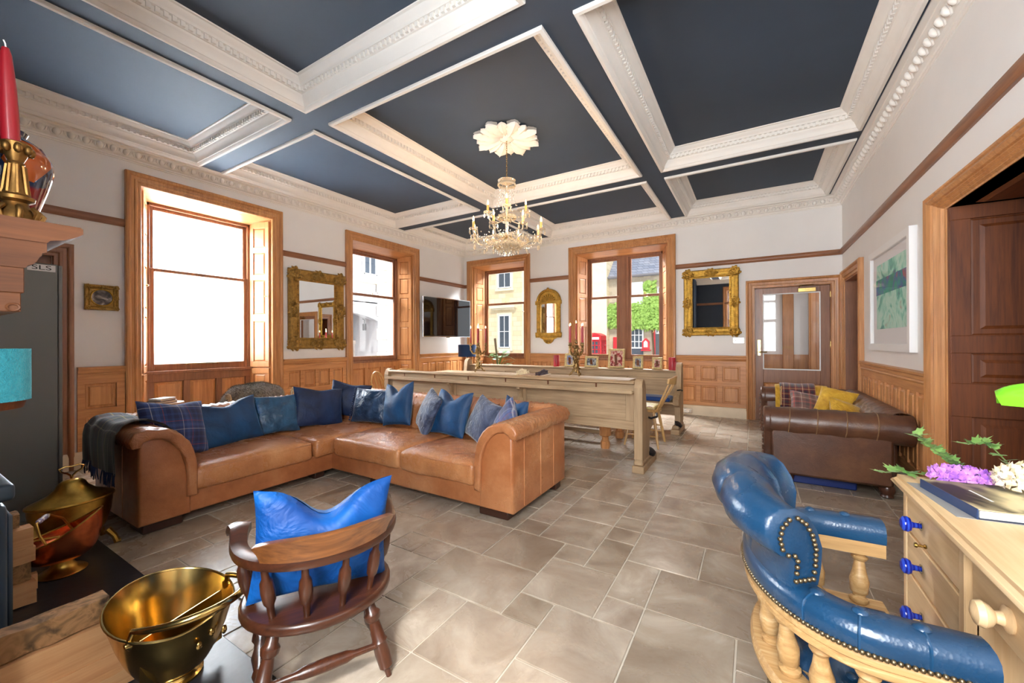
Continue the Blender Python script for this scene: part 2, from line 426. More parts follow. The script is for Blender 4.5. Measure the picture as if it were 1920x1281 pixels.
# ---- floor
def make_floor():
    fl = MB().box(XL - .5, XR + .9, YF - .5, YB + .5, -.08, -.006).build('floor', M['grout'], smooth=0, kind='structure')
    fl['label'] = 'limestone tiled floor in a random modular pattern with pale grout'
    m = .195; ox, oy = -1.63, 1.615
    u0, u1 = math.floor((XL - ox) / m), math.ceil((XR + .35 - ox) / m); v0, v1 = math.floor((YF - oy) / m), math.ceil((YB - oy) / m)
    occ = {}; tiles = []
    def put(u, v, w, h):
        for i in range(w):
            for j in range(h):
                if (u + i, v + j) in occ: return False
        for i in range(w):
            for j in range(h): occ[(u + i, v + j)] = 1
        tiles.append((u, v, w, h)); return True
    for t in [(0, 0, 3, 2), (1, 2, 2, 2), (2, -2, 2, 2), (3, 1, 2, 2), (4, -1, 2, 2), (5, 1, 1, 1), (3, 0, 1, 1), (-1, 1, 1, 1), (2, 4, 2, 2), (1, 4, 1, 1), (1, -2, 1, 2),
              (5, 2, 1, 2), (3, 3, 1, 1), (4, 3, 2, 3), (-2, 2, 3, 2), (-2, -1, 2, 2), (0, -1, 2, 1), (-1, 0, 1, 1), (6, -1, 2, 3), (6, 2, 3, 2), (4, -3, 3, 2), (0, -4, 2, 2)]: put(*t)
    rng = random.Random(11)
    for v in range(v0, v1):
        for u in range(u0, u1):
            if (u, v) in occ: continue
            o = [(3, 2), (2, 2), (2, 3), (2, 2), (3, 2), (2, 1), (1, 2), (1, 1)]
            k = rng.sample(o[:5], 5) + rng.sample(o[5:7], 2) + [(1, 1)]
            if rng.random() < .2: k = [(1, 1)] + k
            for w, h in k:
                if u + w <= u1 and v + h <= v1 and put(u, v, w, h): break
    g = .004; cache = {}
    def seen(t):
        x = ox + (t[0] + t[2] / 2) * m; y = oy + (t[1] + t[3] / 2) * m
        fw = -sin(.542) * x + cos(.542) * y; rt = cos(.542) * x + sin(.542) * y
        if fw < .9 or abs(rt) > fw * 1.36 + .3: return 0
        hid = 0
        if -4.5 < x < -3.5 and 1 < y < 3.4: hid = 1
        if -4.5 < x < -1.5 and 2.4 < y < 3.4: hid = 1
        if x < -4.5: hid = 1
        if x > .45 and (y < 2.1 or y > 4.4): hid = 1
        if -4.6 < x < -1.5 and 3.4 < y < 6.3: hid = 1
        if y < .8 and x < -1.6: hid = 1
        return t[2] * t[3] / fw ** 2.2 * (.02 if hid else 1)
    tiles.sort(key=seen, reverse=True)
    rest = MB()
    for i, (u, v, w, h) in enumerate(tiles):
        x0, y0 = ox + u * m, oy + v * m
        if i < 300:
            key = (w, h)
            if key not in cache:
                o = MB().box(g, w * m - g, g, h * m - g, -.008, 0, .0025).build('tile', M['tile'], fl, 30)
                cache[key] = o.data
            else: o = link('tile', cache[key], fl)
            o.location = (x0, y0, 0)
        else: rest.box(x0 + g, x0 + w * m - g, y0 + g, y0 + h * m - g, -.008, 0, .0025)
    rest.build('tile_field', M['tile'], fl, 30, kind='stuff')
make_floor()

# ---- walls (with openings), local (s, d, z); the room side is d = 0
def wall(name, T, s0, s1, zt, holes, mat, label):
    mb = MB(T); holes = sorted(holes); s = s0
    for a, b, z0, z1 in holes:
        if a > s: mb.box(s, a, -WT, 0, 0, zt)
        if z0 > 0: mb.box(a, b, -WT, 0, 0, z0)
        mb.box(a, b, -WT, 0, z1, zt); s = b
    mb.box(s, s1, -WT, 0, 0, zt)
    o = mb.build(name, mat, smooth=0, kind='structure'); o['label'] = label; return o
W1, W2, W3, W4, W5 = (2.48, .73), (5.32, .735), (-5.066, .715), (-2.245, .90), (-.05, .75)
def hole(w): return (w[0] - w[1] - .02, w[0] + w[1] + .02, 0.0, 3.12)
D1 = (.0, 1.03, 2.19); D2 = (6.52, 7.5, 2.19); D3 = (.1, 1.08, 2.19); D4 = (2.55, 3.90, 2.2)
wall('wall_left', TL, YF - WT, YB + WT, 3.75, [(D3[0], D3[1], 0, D3[2]), hole(W1), hole(W2)], M['wall'], 'white plaster wall with the tall frosted window and television')
wall('wall_back', TB, XL, XR, 3.75, [hole(W3), hole(W4), (D1[0], D1[1], 0, D1[2])], M['wall'], 'white end wall with two windows and the half glazed door')
wall('wall_right', TRW, YF - WT, YB + WT, 3.75, [(D4[0], D4[1], 0, D4[2]), (D2[0], D2[1], 0, D2[2])], M['wall'], 'white side wall above the buttoned brown sofa')
wall('wall_front', TF, XL, XR, 3.75, [(W5[0] - W5[1], W5[0] + W5[1], .9, 3.1)], M['navy_wall'], 'navy painted wall around the fireplace')

# ---- architrave, rails, skirting, wainscot
ARC = [(0, 0), (0, .042), (.012, .05), (.03, .052), (.042, .046), (.05, .034), (.078, .03), (.084, .038), (.1, .036), (.112, .024), (.14, .022), (.145, .016), (.145, -.01)]
def sc_prof(p, k, kp=1.0): return [(a * k, b * kp) for a, b in p]
DADO_TOP = 1.055
def dado(T, s0, s1, cols, rows, wname, ax, bot=.175):
    """wainscot between s0 and s1: cols and rows are the panel openings"""
    root = thing(wname, kind='structure'); root['label'] = 'panelled pine wainscot with moulded dado rail'
    MB(T).box(s0, s1, 0, .012, bot, .98).build('backboard', M['panel_z'], root, 0)
    fr = MB(T); F0, F1 = .012, .032
    zz = [bot] + [z for r in rows for z in r] + [.975]
    for i in range(0, len(zz), 2): fr.box(s0, s1, F0, F1, zz[i], zz[i + 1], .002)
    ss = [s0] + [s for c in cols for s in c] + [s1]
    for z0, z1 in rows:
        for i in range(0, len(ss), 2): fr.box(ss[i], ss[i + 1], F0, F1 - .001, z0, z1, .002)
    fr.build('frame', M['panel_' + ax], root, 30)
    for a, b in cols:
        for z0, z1 in rows:
            MB(T).frustum(a + .004, b - .004, z0 + .004, z1 - .004, .012, .016, .006).frustum(a + .022, b - .022, z0 + .022, z1 - .022, .014, .029, .016).build('panel', M['panel_z'], root, 20)
    mb = MB(T); pr = [(.955, .0), (.958, .036), (.972, .042), (.985, .036), (.992, .044), (1.02, .046), (1.03, .058), (1.05, .06), (1.055, .05), (1.055, 0)]
    for (z0, d0), (z1, d1) in zip(pr, pr[1:]): mb.add([(s0, d0, z0), (s1, d0, z0), (s1, d1, z1), (s0, d1, z1)], [(0, 1, 2, 3)])
    mb.prism([(d, z) for z, d in pr], s0, s0 + .001, ax='x'); mb.prism([(d, z) for z, d in pr], s1 - .001, s1, ax='x')
    mb.build('dado_rail', M['pine_' + ax], root, 40)
    return root
def evencols(s0, s1, n, gap=.055, edge=.07):
    w = (s1 - s0 - 2 * edge - (n - 1) * gap) / n
    return [(s0 + edge + i * (w + gap), s0 + edge + i * (w + gap) + w) for i in range(n)]
R2 = [(.24, .53), (.61, .875)]; R1 = [(.26, .88)]
dado(TL, 1.235, 1.604, [(1.29, 1.535)], R2, 'trim_1', 'y')
dado(TL, 3.355, 4.44, evencols(3.355, 4.44, 4), R2, 'trim_2', 'y')
dado(TL, 6.205, YB, evencols(6.205, YB, 6), R1, 'trim_3', 'y')
dado(TB, -4.205, -3.288, evencols(-4.205, -3.288, 4), R1, 'trim_4', 'x')
dado(TB, -1.2, -.1, [(-1.125, -.875), (-.8, -.54), (-.46, -.195)], R2, 'trim_5', 'x')
dado(TRW, 4.19, 6.378, evencols(4.19, 6.378, 9, .06, .09), [(.26, .885)], 'trim_6', 'y')
dado(TF, XL, -3.9, evencols(XL, -3.9, 8), R1, 'trim_7', 'x')
def strip(name, T, s0, s1, prof, mat, label):
    """horizontal moulding; profile (d, z)"""
    mb = MB(T); mb.prism(prof, s0, s1, ax='x')
    o = mb.build(name, mat, smooth=50, kind='structure'); o['label'] = label
RAILP = [(0, 2.605), (.02, 2.605), (.03, 2.618), (.04, 2.63), (.042, 2.65), (.034, 2.672), (.03, 2.685), (0, 2.685)]
n = 8
for nm, T, a, b, ax in [('trim', TL, 1.0, 1.606, 'y'), ('trim', TL, 3.352, 4.442, 'y'), ('trim', TL, 6.2, YB, 'y'), ('trim', TB, XL, -5.925, 'x'), ('trim', TB, -4.207, -3.285, 'x'),
                    ('trim', TB, -1.204, XR, 'x'), ('trim', TRW, YF, YB, 'y'), ('trim', TL, YF, 1.0, 'y'), ('trim', TF, XL, XR, 'x')]:
    strip('%s_%d' % (nm, n), T, a, b, RAILP, M['rail_' + ax], 'narrow stained wood picture rail on the wall'); n += 1
SKP = [(0, 0), (.05, 0), (.05, .13), (.044, .15), (.036, .172), (0, .172)]
for i, (nm, T, a, b) in enumerate([('baseboard_left', TL, 1.08, 1.604), ('baseboard_left', TL, 3.355, 4.44), ('baseboard_left', TL, 6.205, YB), ('baseboard_back', TB, XL + .05, -5.93),
                                   ('baseboard_back', TB, -4.205, -3.288), ('baseboard_back', TB, -1.2, -.1), ('baseboard_right', TRW, 4.19, 6.378), ('baseboard_right', TRW, YF, 2.4)]):
    strip(nm, T, a, b, SKP, M['skirt'], 'pale stone skirting along the foot of the wall')

# ---- windows
def window(n, T, c, ho, hi, hb, ax, panes='single', frost=False, apron_n=3, label=''):
    root = thing('window_%d' % n, kind='structure'); root['label'] = label
    dep = .35; pm = M['pine_z']
    MB(T).umold(c - ho, c + ho, 3.247, 0, sc_prof(ARC, (ho - hi) / .145)).build('architrave', pm, root, 24)
    # soffit
    mb = MB(T); mb.add([(c - hi, 0, 3.1), (c + hi, 0, 3.1), (c + hb, -dep, 3.03), (c - hb, -dep, 3.03)], [(0, 1, 2, 3)])
    so = mb.build('soffit', M['pine_' + ax], root, 0)
    k = .05
    MB(T).add([(c - hi + .14, -.06, 3.085), (c + hi - .14, -.06, 3.085), (c + hb - .1, -dep + .06, 3.038), (c - hb + .1, -dep + .06, 3.038)], [(0, 1, 2, 3)]).build('panel', M['panel_' + ax], so, 0)
    # splayed shutter boxes with raised panels
    for sg in (-1, 1):
        a = Vector((c + sg * hi, -.0, 0)); b = Vector((c + sg * hb, -dep, 0))
        dirv = (b - a).normalized(); L = (b - a).length; nrm = Vector((-dirv.y, dirv.x, 0))
        if nrm.x * sg > 0: nrm = -nrm
        def SH(p, a=a, dirv=dirv, nrm=nrm): q = a + dirv * p[0] + nrm * p[1]; return T((q.x, q.y, p[2]))
        MB(SH).box(0, L, -.03, -.004, 0, 3.12).build('jamb_lining', pm, root, 0)
        for z0, z1, rows in ((.14, .93, [(.22, .85)]), (.95, 3.07, [(1.03, 1.62), (1.72, 2.22), (2.30, 2.62), (2.70, 2.98)])):
            sh = MB(SH); w0, w1 = .035, L - .03
            sh.box(w0, w1, -.004, .006, z0, z1)
            zz = [z0] + [z for r in rows for z in r] + [z1]
            for i in range(0, len(zz), 2): sh.box(w0, w1, .006, .02, zz[i], zz[i + 1], .002)
            for r0, r1 in rows:
                sh.box(w0, w0 + .06, .006, .0195, r0, r1, .002); sh.box(w1 - .06, w1, .006, .0195, r0, r1, .002)
            so_ = sh.build('shutter', M['panel_z'], root, 30)
            for r0, r1 in rows:
                MB(SH).frustum(w0 + .066, w1 - .066, r0 + .006, r1 - .006, .006, .018, .018).build('panel', M['panel_z'], so_, 20)
            if z1 > 2:
                MB(SH).lathe([(.004, 0), (.004, .02), (.011, .024), (.012, .032), (.006, .038), (0, .038)], 8, TR(w0 + .03, .02, 1.98) @ RX(-pi / 2)).build('knob', M['brass'], so_)
    # box frame and sashes
    fr = MB(T)
    fr.box(c - hb, c - hb + .035, -dep - .06, -dep + .03, .92, 3.06, .003); fr.box(c + hb - .035, c + hb, -dep - .06, -dep + .03, .92, 3.06, .003)
    fr.box(c - hb, c + hb, -dep - .06, -dep + .03, 3.0, 3.06, .003)
    fr.box(c - hb - .03, c + hb + .03, -dep - .06, -dep + .055, .915, .955, .004)
    halves = [(c - hb + .035, c + hb - .035)]
    if panes == 'double':
        halves = [(c - hb + .035, c - .1), (c + .1, c + hb - .035)]
        fr.box(c - .1, c + .1, -dep - .06, -dep + .02, .95, 3.02, .004); fr.box(c - .05, c + .05, -dep, -dep + .035, .95, 3.02, .006)
    fr.build('sash_box', M['rail_z'], root, 30)
    for a, b in halves:
        for k, (z0, z1, d) in enumerate(((2.19, 3.005, -dep - .03), (.955, 2.235, -dep))):
            sm = MB(T); st = .045; bt = .085 if k else .04; tp = .045 if k == 0 else .04
            sm.box(a, a + st, d - .02, d + .02, z0, z1, .004); sm.box(b - st, b, d - .02, d + .02, z0, z1, .004)
            sm.box(a + st, b - st, d - .02, d + .02, z0, z0 + bt, .004); sm.box(a + st, b - st, d - .02, d + .02, z1 - tp, z1, .004)
            sa = sm.build('sash', M['rail_z'], root, 30)
            MB(T).box(a + st, b - st, d - .003, d + .003, z0 + bt, z1 - tp).build('pane', M['frost'] if frost else M['glass'], sa, 0)
        lf = MB(T); mid = (a + b) / 2; w = .21 if frost else .12
        lf.tube([(mid - w, -dep + .05, 1.035), (mid + w, -dep + .05, 1.035)], .006, 6)
        for q in (-.8, .8): lf.tube([(mid + q * w, -dep + .05, 1.035), (mid + q * w, -dep + .015, 1.02)], .005, 6)
        lf.build('sash_lift', M['brass'], root)
        MB(T).lathe([(.0, 0), (.012, 0), (.012, .006), (.005, .01), (.006, .03), (.01, .035), (0, .04)], 8, TR(mid, -dep - .01, 2.235)).build('sash_fastener', M['brass'], root)
    # panelled apron below
    ap = MB(T); ap.box(c - hb - .02, c + hb + .02, -dep - .02, -dep + .02, .0, .915)
    cols = evencols(c - hb, c + hb, apron_n, .07, .07); r0, r1 = .26, .82
    ss = [c - hb - .01] + [s for q in cols for s in q] + [c + hb + .01]
    ap.box(ss[0], ss[-1], -dep + .02, -dep + .04, .0, r0, .002); ap.box(ss[0], ss[-1], -dep + .02, -dep + .04, r1, .915, .002)
    for i in range(0, len(ss), 2): ap.box(ss[i], ss[i + 1], -dep + .02, -dep + .039, r0, r1, .002)
    apo = ap.build('apron', M['rail_z'] if frost else M['panel_z'], root, 30)
    for a, b in cols: MB(T).frustum(a + .008, b - .008, r0 + .008, r1 - .008, -dep + .02, -dep + .036, .03).build('panel', M['panel_z'], apo, 20)
    return root
window(1, TL, W1[0], .873, .73, .59, 'y', frost=True, label='tall sash window with frosted glass in a pine surround')
window(2, TL, W2[0], .88, .735, .60, 'y', label='tall clear sash window in a pine surround beside the television')
window(3, TB, W3[0], .86, .715, .58, 'x', label='tall clear sash window with pine shutters in the far corner')
window(4, TB, W4[0], 1.04, .90, .76, 'x', 'double', apron_n=5, label='wide twin sash window with a central pine mullion')

def front_window():
    root = thing('window_5', kind='structure'); root['label'] = 'tall sash window in the navy wall behind the viewpoint'
    c, h = W5; a, b = c - h, c + h
    MB(TF).umold(a - .13, b + .13, 3.23, .78, ARC, True).build('architrave', M['pine_z'], root, 24)
    for z0, z1 in ((.9, 2.0), (2.0, 3.1)):
        sm = MB(TF); sm.box(a, a + .06, -.3, -.26, z0, z1, .004).box(b - .06, b, -.3, -.26, z0, z1, .004).box(a + .06, b - .06, -.3, -.26, z0, z0 + .06, .004).box(a + .06, b - .06, -.3, -.26, z1 - .05, z1, .004)
        sa = sm.build('sash', M['rail_z'], root, 30)
        MB(TF).add([(a + .06, -.28, z0 + .06), (b - .06, -.28, z0 + .06), (b - .06, -.28, z1 - .05), (a + .06, -.28, z1 - .05)], [(0, 1, 2, 3)]).build('pane', M['glass'], sa, 0)
front_window()

# ---- doors
def doorcase(T, a, b, zt, wd, name_mat='pine_z', prof=ARC):
    return MB(T).umold(a - wd + .01, b + wd - .01, zt + wd - .01, 0, sc_prof(prof, wd / .145, 1.1))
def door_glazed():
    root = thing('door_1', kind='structure'); root['label'] = 'half glazed wooden door with brass closer beside the gilt mirror'
    a, b, zt = D1
    doorcase(TB, a, b, zt, .12).build('architrave', M['pine_z'], root, 24)
    jm = MB(TB); jm.box(a - .01, a + .02, -.2, .012, 0, zt, .002); jm.box(b - .02, b + .01, -.2, .012, 0, zt, .002); jm.box(a, b, -.2, .012, zt - .02, zt + .01, .002)
    jm.build('jamb', M['pine_z'], root, 30)
    a += .025; b -= .025; d0, d1 = -.075, -.03; zt -= .025
    gl0, gl1, gz0, gz1 = a + .11, b - .12, .84, zt - .1
    lf = MB(TB); lf.box(a, gl0, d0, d1, .01, zt, .003); lf.box(gl1, b, d0, d1, .01, zt, .003); lf.box(gl0, gl1, d0, d1, gz1, zt, .003)
    lf.box(gl0, gl1, d0, d1, .62, gz0, .003); lf.box(gl0, gl1, d0, d1, .01, .22, .003); lf.box((gl0 + gl1) / 2 - .05, (gl0 + gl1) / 2 + .05, d0, d1, .22, .62, .003)
    leaf = lf.build('door_leaf', M['rail_z'], root, 30)
    for p, q in ((gl0, (gl0 + gl1) / 2 - .05), ((gl0 + gl1) / 2 + .05, gl1)):
        MB(TB).frustum(p, q, .22, .62, d0 + .015, d1 - .008, .03).build('panel', M['panel_z'], leaf, 20)
    MB(TB).umold(gl0 - .004, gl1 + .004, gz1 + .004, gz0 - .004, [(0, d1), (0, d1 + .008), (.012, d1 + .006), (.016, d1 - .01)], True).build('bead', M['white'], leaf)
    MB(TB).box(gl0, gl1, -.056, -.05, gz0, gz1).build('pane', M['glass'], leaf, 0)
    cl = MB(TB); cl.box(.6, .83, d1, d1 + .05, zt - .095, zt - .03, .006); cl.tube([(.62, d1 + .04, zt - .02), (.62, d1 + .06, zt + .01), (.80, d1 + .07, zt + .012)], .008, 6)
    cl.build('door_closer', M['brass'], leaf)
    MB(TB).box(a + .03, a + .075, d1, d1 + .006, 1.06, 1.32, .003).build('push_plate', M['brass'], leaf)
    MB(TB).tube([(a + .05, d1, 1.12), (a + .05, d1 + .05, 1.12), (a + .16, d1 + .05, 1.12)], .009, 8).build('door_handle', M['brass'], leaf)
    for z in (1.25, 2.02, .2): MB(TB).box(b - .004, b + .012, d1 - .01, d1 + .012, z - .05, z + .05, .003).build('hinge', M['brass'], root)
    # the lobby seen through the glass
    lob = MB(TB)
    lob.box(-.5, 1.9, -3.1, -3.05, 0, 2.9); lob.box(-.55, -.5, -3.1, -WT, 0, 2.9); lob.box(1.9, 1.95, -3.1, -WT, 0, 2.9); lob.box(-.5, 1.9, -3.1, -WT, 2.85, 2.9)
    o = lob.build('wall_lobby', M['wall'], smooth=0, kind='structure'); o['label'] = 'pale lobby walls seen through the glazed door'
    pl = MB(TB).box(-.5, 1.9, -3.05, -3.02, 0, 1.0).box(.55, .75, -3.05, -2.9, 0, 2.85, .01).box(1.55, 1.9, -2.2, -2.0, 0, 2.85, .01).box(-.5, -.47, -3.05, -WT, 0, 1.0)
    pl.box(.98, 1.9, -2.6, -2.5, 0, 2.85).box(1.0, 1.1, -2.5, -2.46, 0, 2.85, .01)
    o = pl.build('trim_lobby', M['panel_z'], smooth=0, kind='structure'); o['label'] = 'pine panelling in the lobby behind the door glass'
    o = MB(TB).box(-.5, 1.9, -3.1, -WT, -.02, 0).build('floor_lobby', M['grout'], smooth=0, kind='structure'); o['label'] = 'lobby floor behind the door'
    l = bpy.data.lights.new('lobby_ceiling_light', 'AREA'); l.energy = 6; l.size = .7; lo = bpy.data.objects.new('lobby_ceiling_light', l); COL.objects.link(lo); lo.location = (.9, YB + 1.7, 2.83)
door_glazed()
def panel_leaf(T, a, b, d, z1, cols, rows, mat, root, name='door_leaf'):
    """framed door leaf with raised panels, front face at d"""
    lf = MB(T); lf.box(a, b, d - .045, d - .02, .01, z1)
    zz = [.01] + [z for r in rows for z in r] + [z1]; ss = [a] + [s for c in cols for s in c] + [b]
    for i in range(0, len(zz), 2): lf.box(a, b, d - .02, d, zz[i], zz[i + 1], .002)
    for r0, r1 in rows:
        for i in range(0, len(ss), 2): lf.box(ss[i], ss[i + 1], d - .02, d - .0005, r0, r1, .002)
    leaf = lf.build(name, mat, root, 30)
    for s0, s1 in cols:
        for r0, r1 in rows:
            MB(T).frustum(s0 + .004, s1 - .004, r0 + .004, r1 - .004, d - .02, d - .015, .01).frustum(s0 + .035, s1 - .035, r0 + .035, r1 - .035, d - .02, d - .004, .03).build('panel', mat, leaf, 20)
    return leaf
def door_side():
    root = thing('door_2', kind='structure'); root['label'] = 'narrow recessed doorway in the corner of the side wall'
    a, b, zt = D2
    doorcase(TRW, a, b, zt, .14).build('architrave', M['pine_z'], root, 24)
    jm = MB(TRW); jm.box(a - .01, a + .03, -WT, .012, 0, zt, .002); jm.box(b - .03, b + .01, -WT, .012, 0, zt, .002); jm.box(a, b, -WT, .012, zt - .03, zt + .01, .002)
    jm.build('jamb', M['rail_z'], root, 30)
    panel_leaf(TRW, a + .03, b - .03, -WT + .1, zt - .03, [(a + .13, (a + b) / 2 - .05), ((a + b) / 2 + .05, b - .13)], [(.2, .8), (.95, 1.1), (1.25, 2.0)], M['rail_z'], root)
door_side()
def door_big():
    root = thing('door_4', kind='structure'); root['label'] = 'large dark panelled door in a wide moulded pine surround behind the desk'
    a, b, zt = D4; wd = .29
    P = [(0, 0), (0, .05), (.02, .062), (.04, .058), (.055, .05), (.075, .062), (.115, .072), (.15, .058), (.16, .046), (.18, .05), (.2, .036), (.215, .042), (.235, .03), (.25, .034), (.27, .02), (.29, .018), (.29, -.01)]
    # wide jamb on the far side, narrower head, both from one profile
    vs = MB(TRW)
    for (d0, p0), (d1, p1) in zip(P, P[1:]):
        k = .155 / .29
        vs.add([(b + wd - d0, p0, 0), (b + wd - d0, p0, zt + .155 - d0 * k), (b + wd - d1, p1, zt + .155 - d1 * k), (b + wd - d1, p1, 0)], [(0, 1, 2, 3)])
        vs.add([(b + wd - d0, p0, zt + .155 - d0 * k), (a - wd + d0, p0, zt + .155 - d0 * k), (a - wd + d1, p1, zt + .155 - d1 * k), (b + wd - d1, p1, zt + .155 - d1 * k)], [(0, 1, 2, 3)])
        vs.add([(a - wd + d0, p0, 0), (a - wd + d0, p0, zt + .155 - d0 * k), (a - wd + d1, p1, zt + .155 - d1 * k), (a - wd + d1, p1, 0)], [(0, 1, 2, 3)])
    vs.build('architrave', M['pine_z'], root, 24)
    dp = .72
    MB(TRW).box(a - .03, a, -dp, .012, 0, zt, .002).build('jamb', M['dark_z'], root, 30)
    TJ = lambda p: (XR + p[0], b - p[1], p[2])
    panel_leaf(TJ, -.012, dp, .05, zt, [(.085, dp - .09)], [(.14, .79), (1.01, 1.215), (1.33, 2.11)], M['dark_z'], root, 'panelled_reveal')
    so = MB(TRW).box(a, b, -dp, .012, zt, zt + .03).build('soffit', M['dark_y'], root, 0)
    MB(lambda p: (XR + p[0], p[2], zt - p[1])).frustum(.09, dp - .09, a + .1, b - .1, 0, .012, .03).build('panel', M['dark_y'], so, 0)
    panel_leaf(TRW, a, b, -dp + .03, zt, [(a + .15, b - .15)], [(.16, .83), (.98, 1.24), (1.38, 2.05)], M['dark_z'], root)
door_big()
def door_left():
    root = thing('door_3', kind='structure'); root['label'] = 'dark pine doorway in the corner behind the tall grey cabinet'
    a, b, zt = D3
    doorcase(TL, a, b, zt, .14).build('architrave', M['rail_z'], root, 40)
    panel_leaf(TL, a + .0, b - .0, -.1, zt, [(a + .1, (a + b) / 2 - .05), ((a + b) / 2 + .05, b - .1)], [(.2, .8), (.95, 2.0)], M['rail_z'], root)
door_left()

# ---- ceiling with nine coffers
CX = [(-5.86, -3.88), (-3.64, -1.25), (-1.02, .97)]; CY = [(-.43, 2.26), (2.49, 5.43), (5.66, 7.60)]
CPROF = [(0, .02), (0, -.018), (.006, -.026), (.03, -.028), (.04, -.02), (.048, -.004), (.056, .0), (.062, .022), (.075, .045), (.092, .06), (.1, .07), (.102, .078), (.116, .08), (.118, .118),
         (.142, .12), (.146, .13), (.158, .138), (.175, .15), (.19, .168), (.205, .172), (.21, .182)]
def ceiling():
    root = MB()
    xs = [XL - .1] + [x for c in CX for x in c] + [XR + .1]; ys = [YF - .1] + [y for c in CY for y in c] + [YB + .1]
    for i in range(0, len(xs), 2): root.box(xs[i], xs[i + 1], ys[0], ys[-1], ZC, ZC + .25)
    for j in range(0, len(ys), 2):
        for x0, x1 in CX: root.box(x0, x1, ys[j], ys[j + 1], ZC, ZC + .25)
    ce = root.build('ceiling', M['ceil'], smooth=0, kind='structure'); ce['label'] = 'navy coffered ceiling with white plaster mouldings'
    for x0, x1 in CX:
        for y0, y1 in CY:
            MB().box(x0, x1, y0, y1, ZP, ZP + .05).build('panel', M['ceil'], ce, 0)
            mo = MB().rectmold(x0, x1, y0, y1, ZC, CPROF).build('moulding', M['plaster'], ce, 35, recalc=False)
            dn = MB(); i = .118; p = .048; w = .026
            nx = int((x1 - x0 - 2 * i) / p); ny = int((y1 - y0 - 2 * i) / p)
            for k in range(nx):
                x = x0 + i + (k + .5) * (x1 - x0 - 2 * i) / nx
                for ya, yb in ((y0 + i - .004, y0 + i + .02), (y1 - i - .02, y1 - i + .004)): dn.box(x - w / 2, x + w / 2, ya, yb, ZC + .082, ZC + .118)
            for k in range(ny):
                y = y0 + i + (k + .5) * (y1 - y0 - 2 * i) / ny
                for xa, xb in ((x0 + i - .004, x0 + i + .02), (x1 - i - .02, x1 - i + .004)): dn.box(xa, xb, y - w / 2, y + w / 2, ZC + .082, ZC + .118)
            o = dn.build('dentils', M['plaster'], mo, 0, kind='stuff', recalc=False)
ceiling()
def cornice():
    # wall cornice: profile (inset from the wall, height above the beam soffit)
    P = [(0, -.15), (.012, -.15), (.014, -.138), (.024, -.134), (.028, -.118), (.05, -.112), (.06, -.10), (.082, -.05), (.09, -.042), (.105, -.036), (.118, -.03), (.12, -.012), (.16, -.008), (.165, .02)]
    o = MB().rectmold(XL, XR, YF, YB, ZC, P).build('trim_cornice', M['plaster'], smooth=35, kind='structure', recalc=False)
    o['label'] = 'white plaster cornice with egg and dart moulding round the room'
    eg = MB(); p = .104
    def ornament(T, s0, s1):
        n = int((s1 - s0) / p)
        for k in range(n):
            s = s0 + (k + .5) * (s1 - s0) / n
            m = MB(T); m.ball((0, 0, 0), .03, 8, 6, (.9, .95, 1.2), TR(s, .08, ZC - .078) @ RX(-.45))
            arc = [(s - .042 * cos(a), .088 - .03 * abs(sin(a)), ZC - .058 - .052 * sin(a)) for a in [pi * q / 5 for q in range(6)]]
            m.tube(arc, .008, 5, caps=False)
            h = s + p / 2; m.add([(h - .009, .07, ZC - .045), (h + .009, .07, ZC - .045), (h, .04, ZC - .112), (h, .1, ZC - .06)], [(0, 1, 3), (0, 3, 2), (1, 2, 3)])
            eg.v += m.v; eg.f += [tuple(i + len(eg.v) - len(m.v) for i in f) for f in m.f]
    ornament(TL, .3, YB - .08); ornament(TB, XL + .08, XR - .08); ornament(TRW, 1.2, YB - .08)
    eg.build('egg_and_dart', M['plaster'], o, 60, kind='stuff')
cornice()

# ================================================================ FURNITURE HELPERS
def base(name, label, cat, loc, group=None):
    r = thing(name, label, cat, loc, group=group); L = Vector(loc)
    return r, (lambda p: Vector(p) - L)
def off2(loop, d):
    n = len(loop); out = []
    A = sum(loop[i][0] * loop[(i + 1) % n][1] - loop[(i + 1) % n][0] * loop[i][1] for i in range(n))
    sg = 1 if A > 0 else -1
    for i in range(n):
        a, b, c = Vector(loop[i - 1]), Vector(loop[i]), Vector(loop[(i + 1) % n])
        e1 = (b - a); e2 = (c - b)
        n1 = Vector((e1.y, -e1.x)) * sg; n2 = Vector((e2.y, -e2.x)) * sg
        if n1.length > 0: n1.normalize()
        if n2.length > 0: n2.normalize()
        m = n1 + n2; m = m.normalized() if m.length > 1e-6 else n1
        out.append((b.x - m.x * d, b.y - m.y * d))
    return out
def pad(mb, loop, h0, h1, r, ax='x', seg=3, wr=0, fr=30, ns=10):
    """extrude a loop with rounded ends, optional gathered wrinkles"""
    hs = [(h0 + r * (1 - cos(pi / 2 * k / seg)), r * (1 - sin(pi / 2 * k / seg))) for k in range(seg + 1)]
    mid = [(h0 + r + (h1 - h0 - 2 * r) * k / ns, 0) for k in range(1, ns)]
    hs = hs + mid + [(h1 - (h - h0), d) for h, d in reversed(hs)]
    vs = []; n = len(loop)
    for h, d in hs:
        for k, (a, b) in enumerate(off2(loop, d) if d > 1e-6 else loop):
            w = wr * (sin(fr * h + 2.1 * k) + .6 * sin(fr * 1.9 * h + k)) if wr else 0
            a += w * .6; b += w
            vs.append((h, a, b) if ax == 'x' else (a, h, b) if ax == 'y' else (a, b, h))
    fs = [tuple(range(n))[::-1], tuple(range((len(hs) - 1) * n, len(hs) * n))]
    for j in range(len(hs) - 1):
        for i in range(n):
            k = (i + 1) % n; fs.append((j * n + i, j * n + k, j * n + n + k, j * n + n + i))
    return mb.add(vs, fs)
RT = [-1, -.985, -.95, -.88, -.7, -.4, 0, .4, .7, .88, .95, .985, 1]
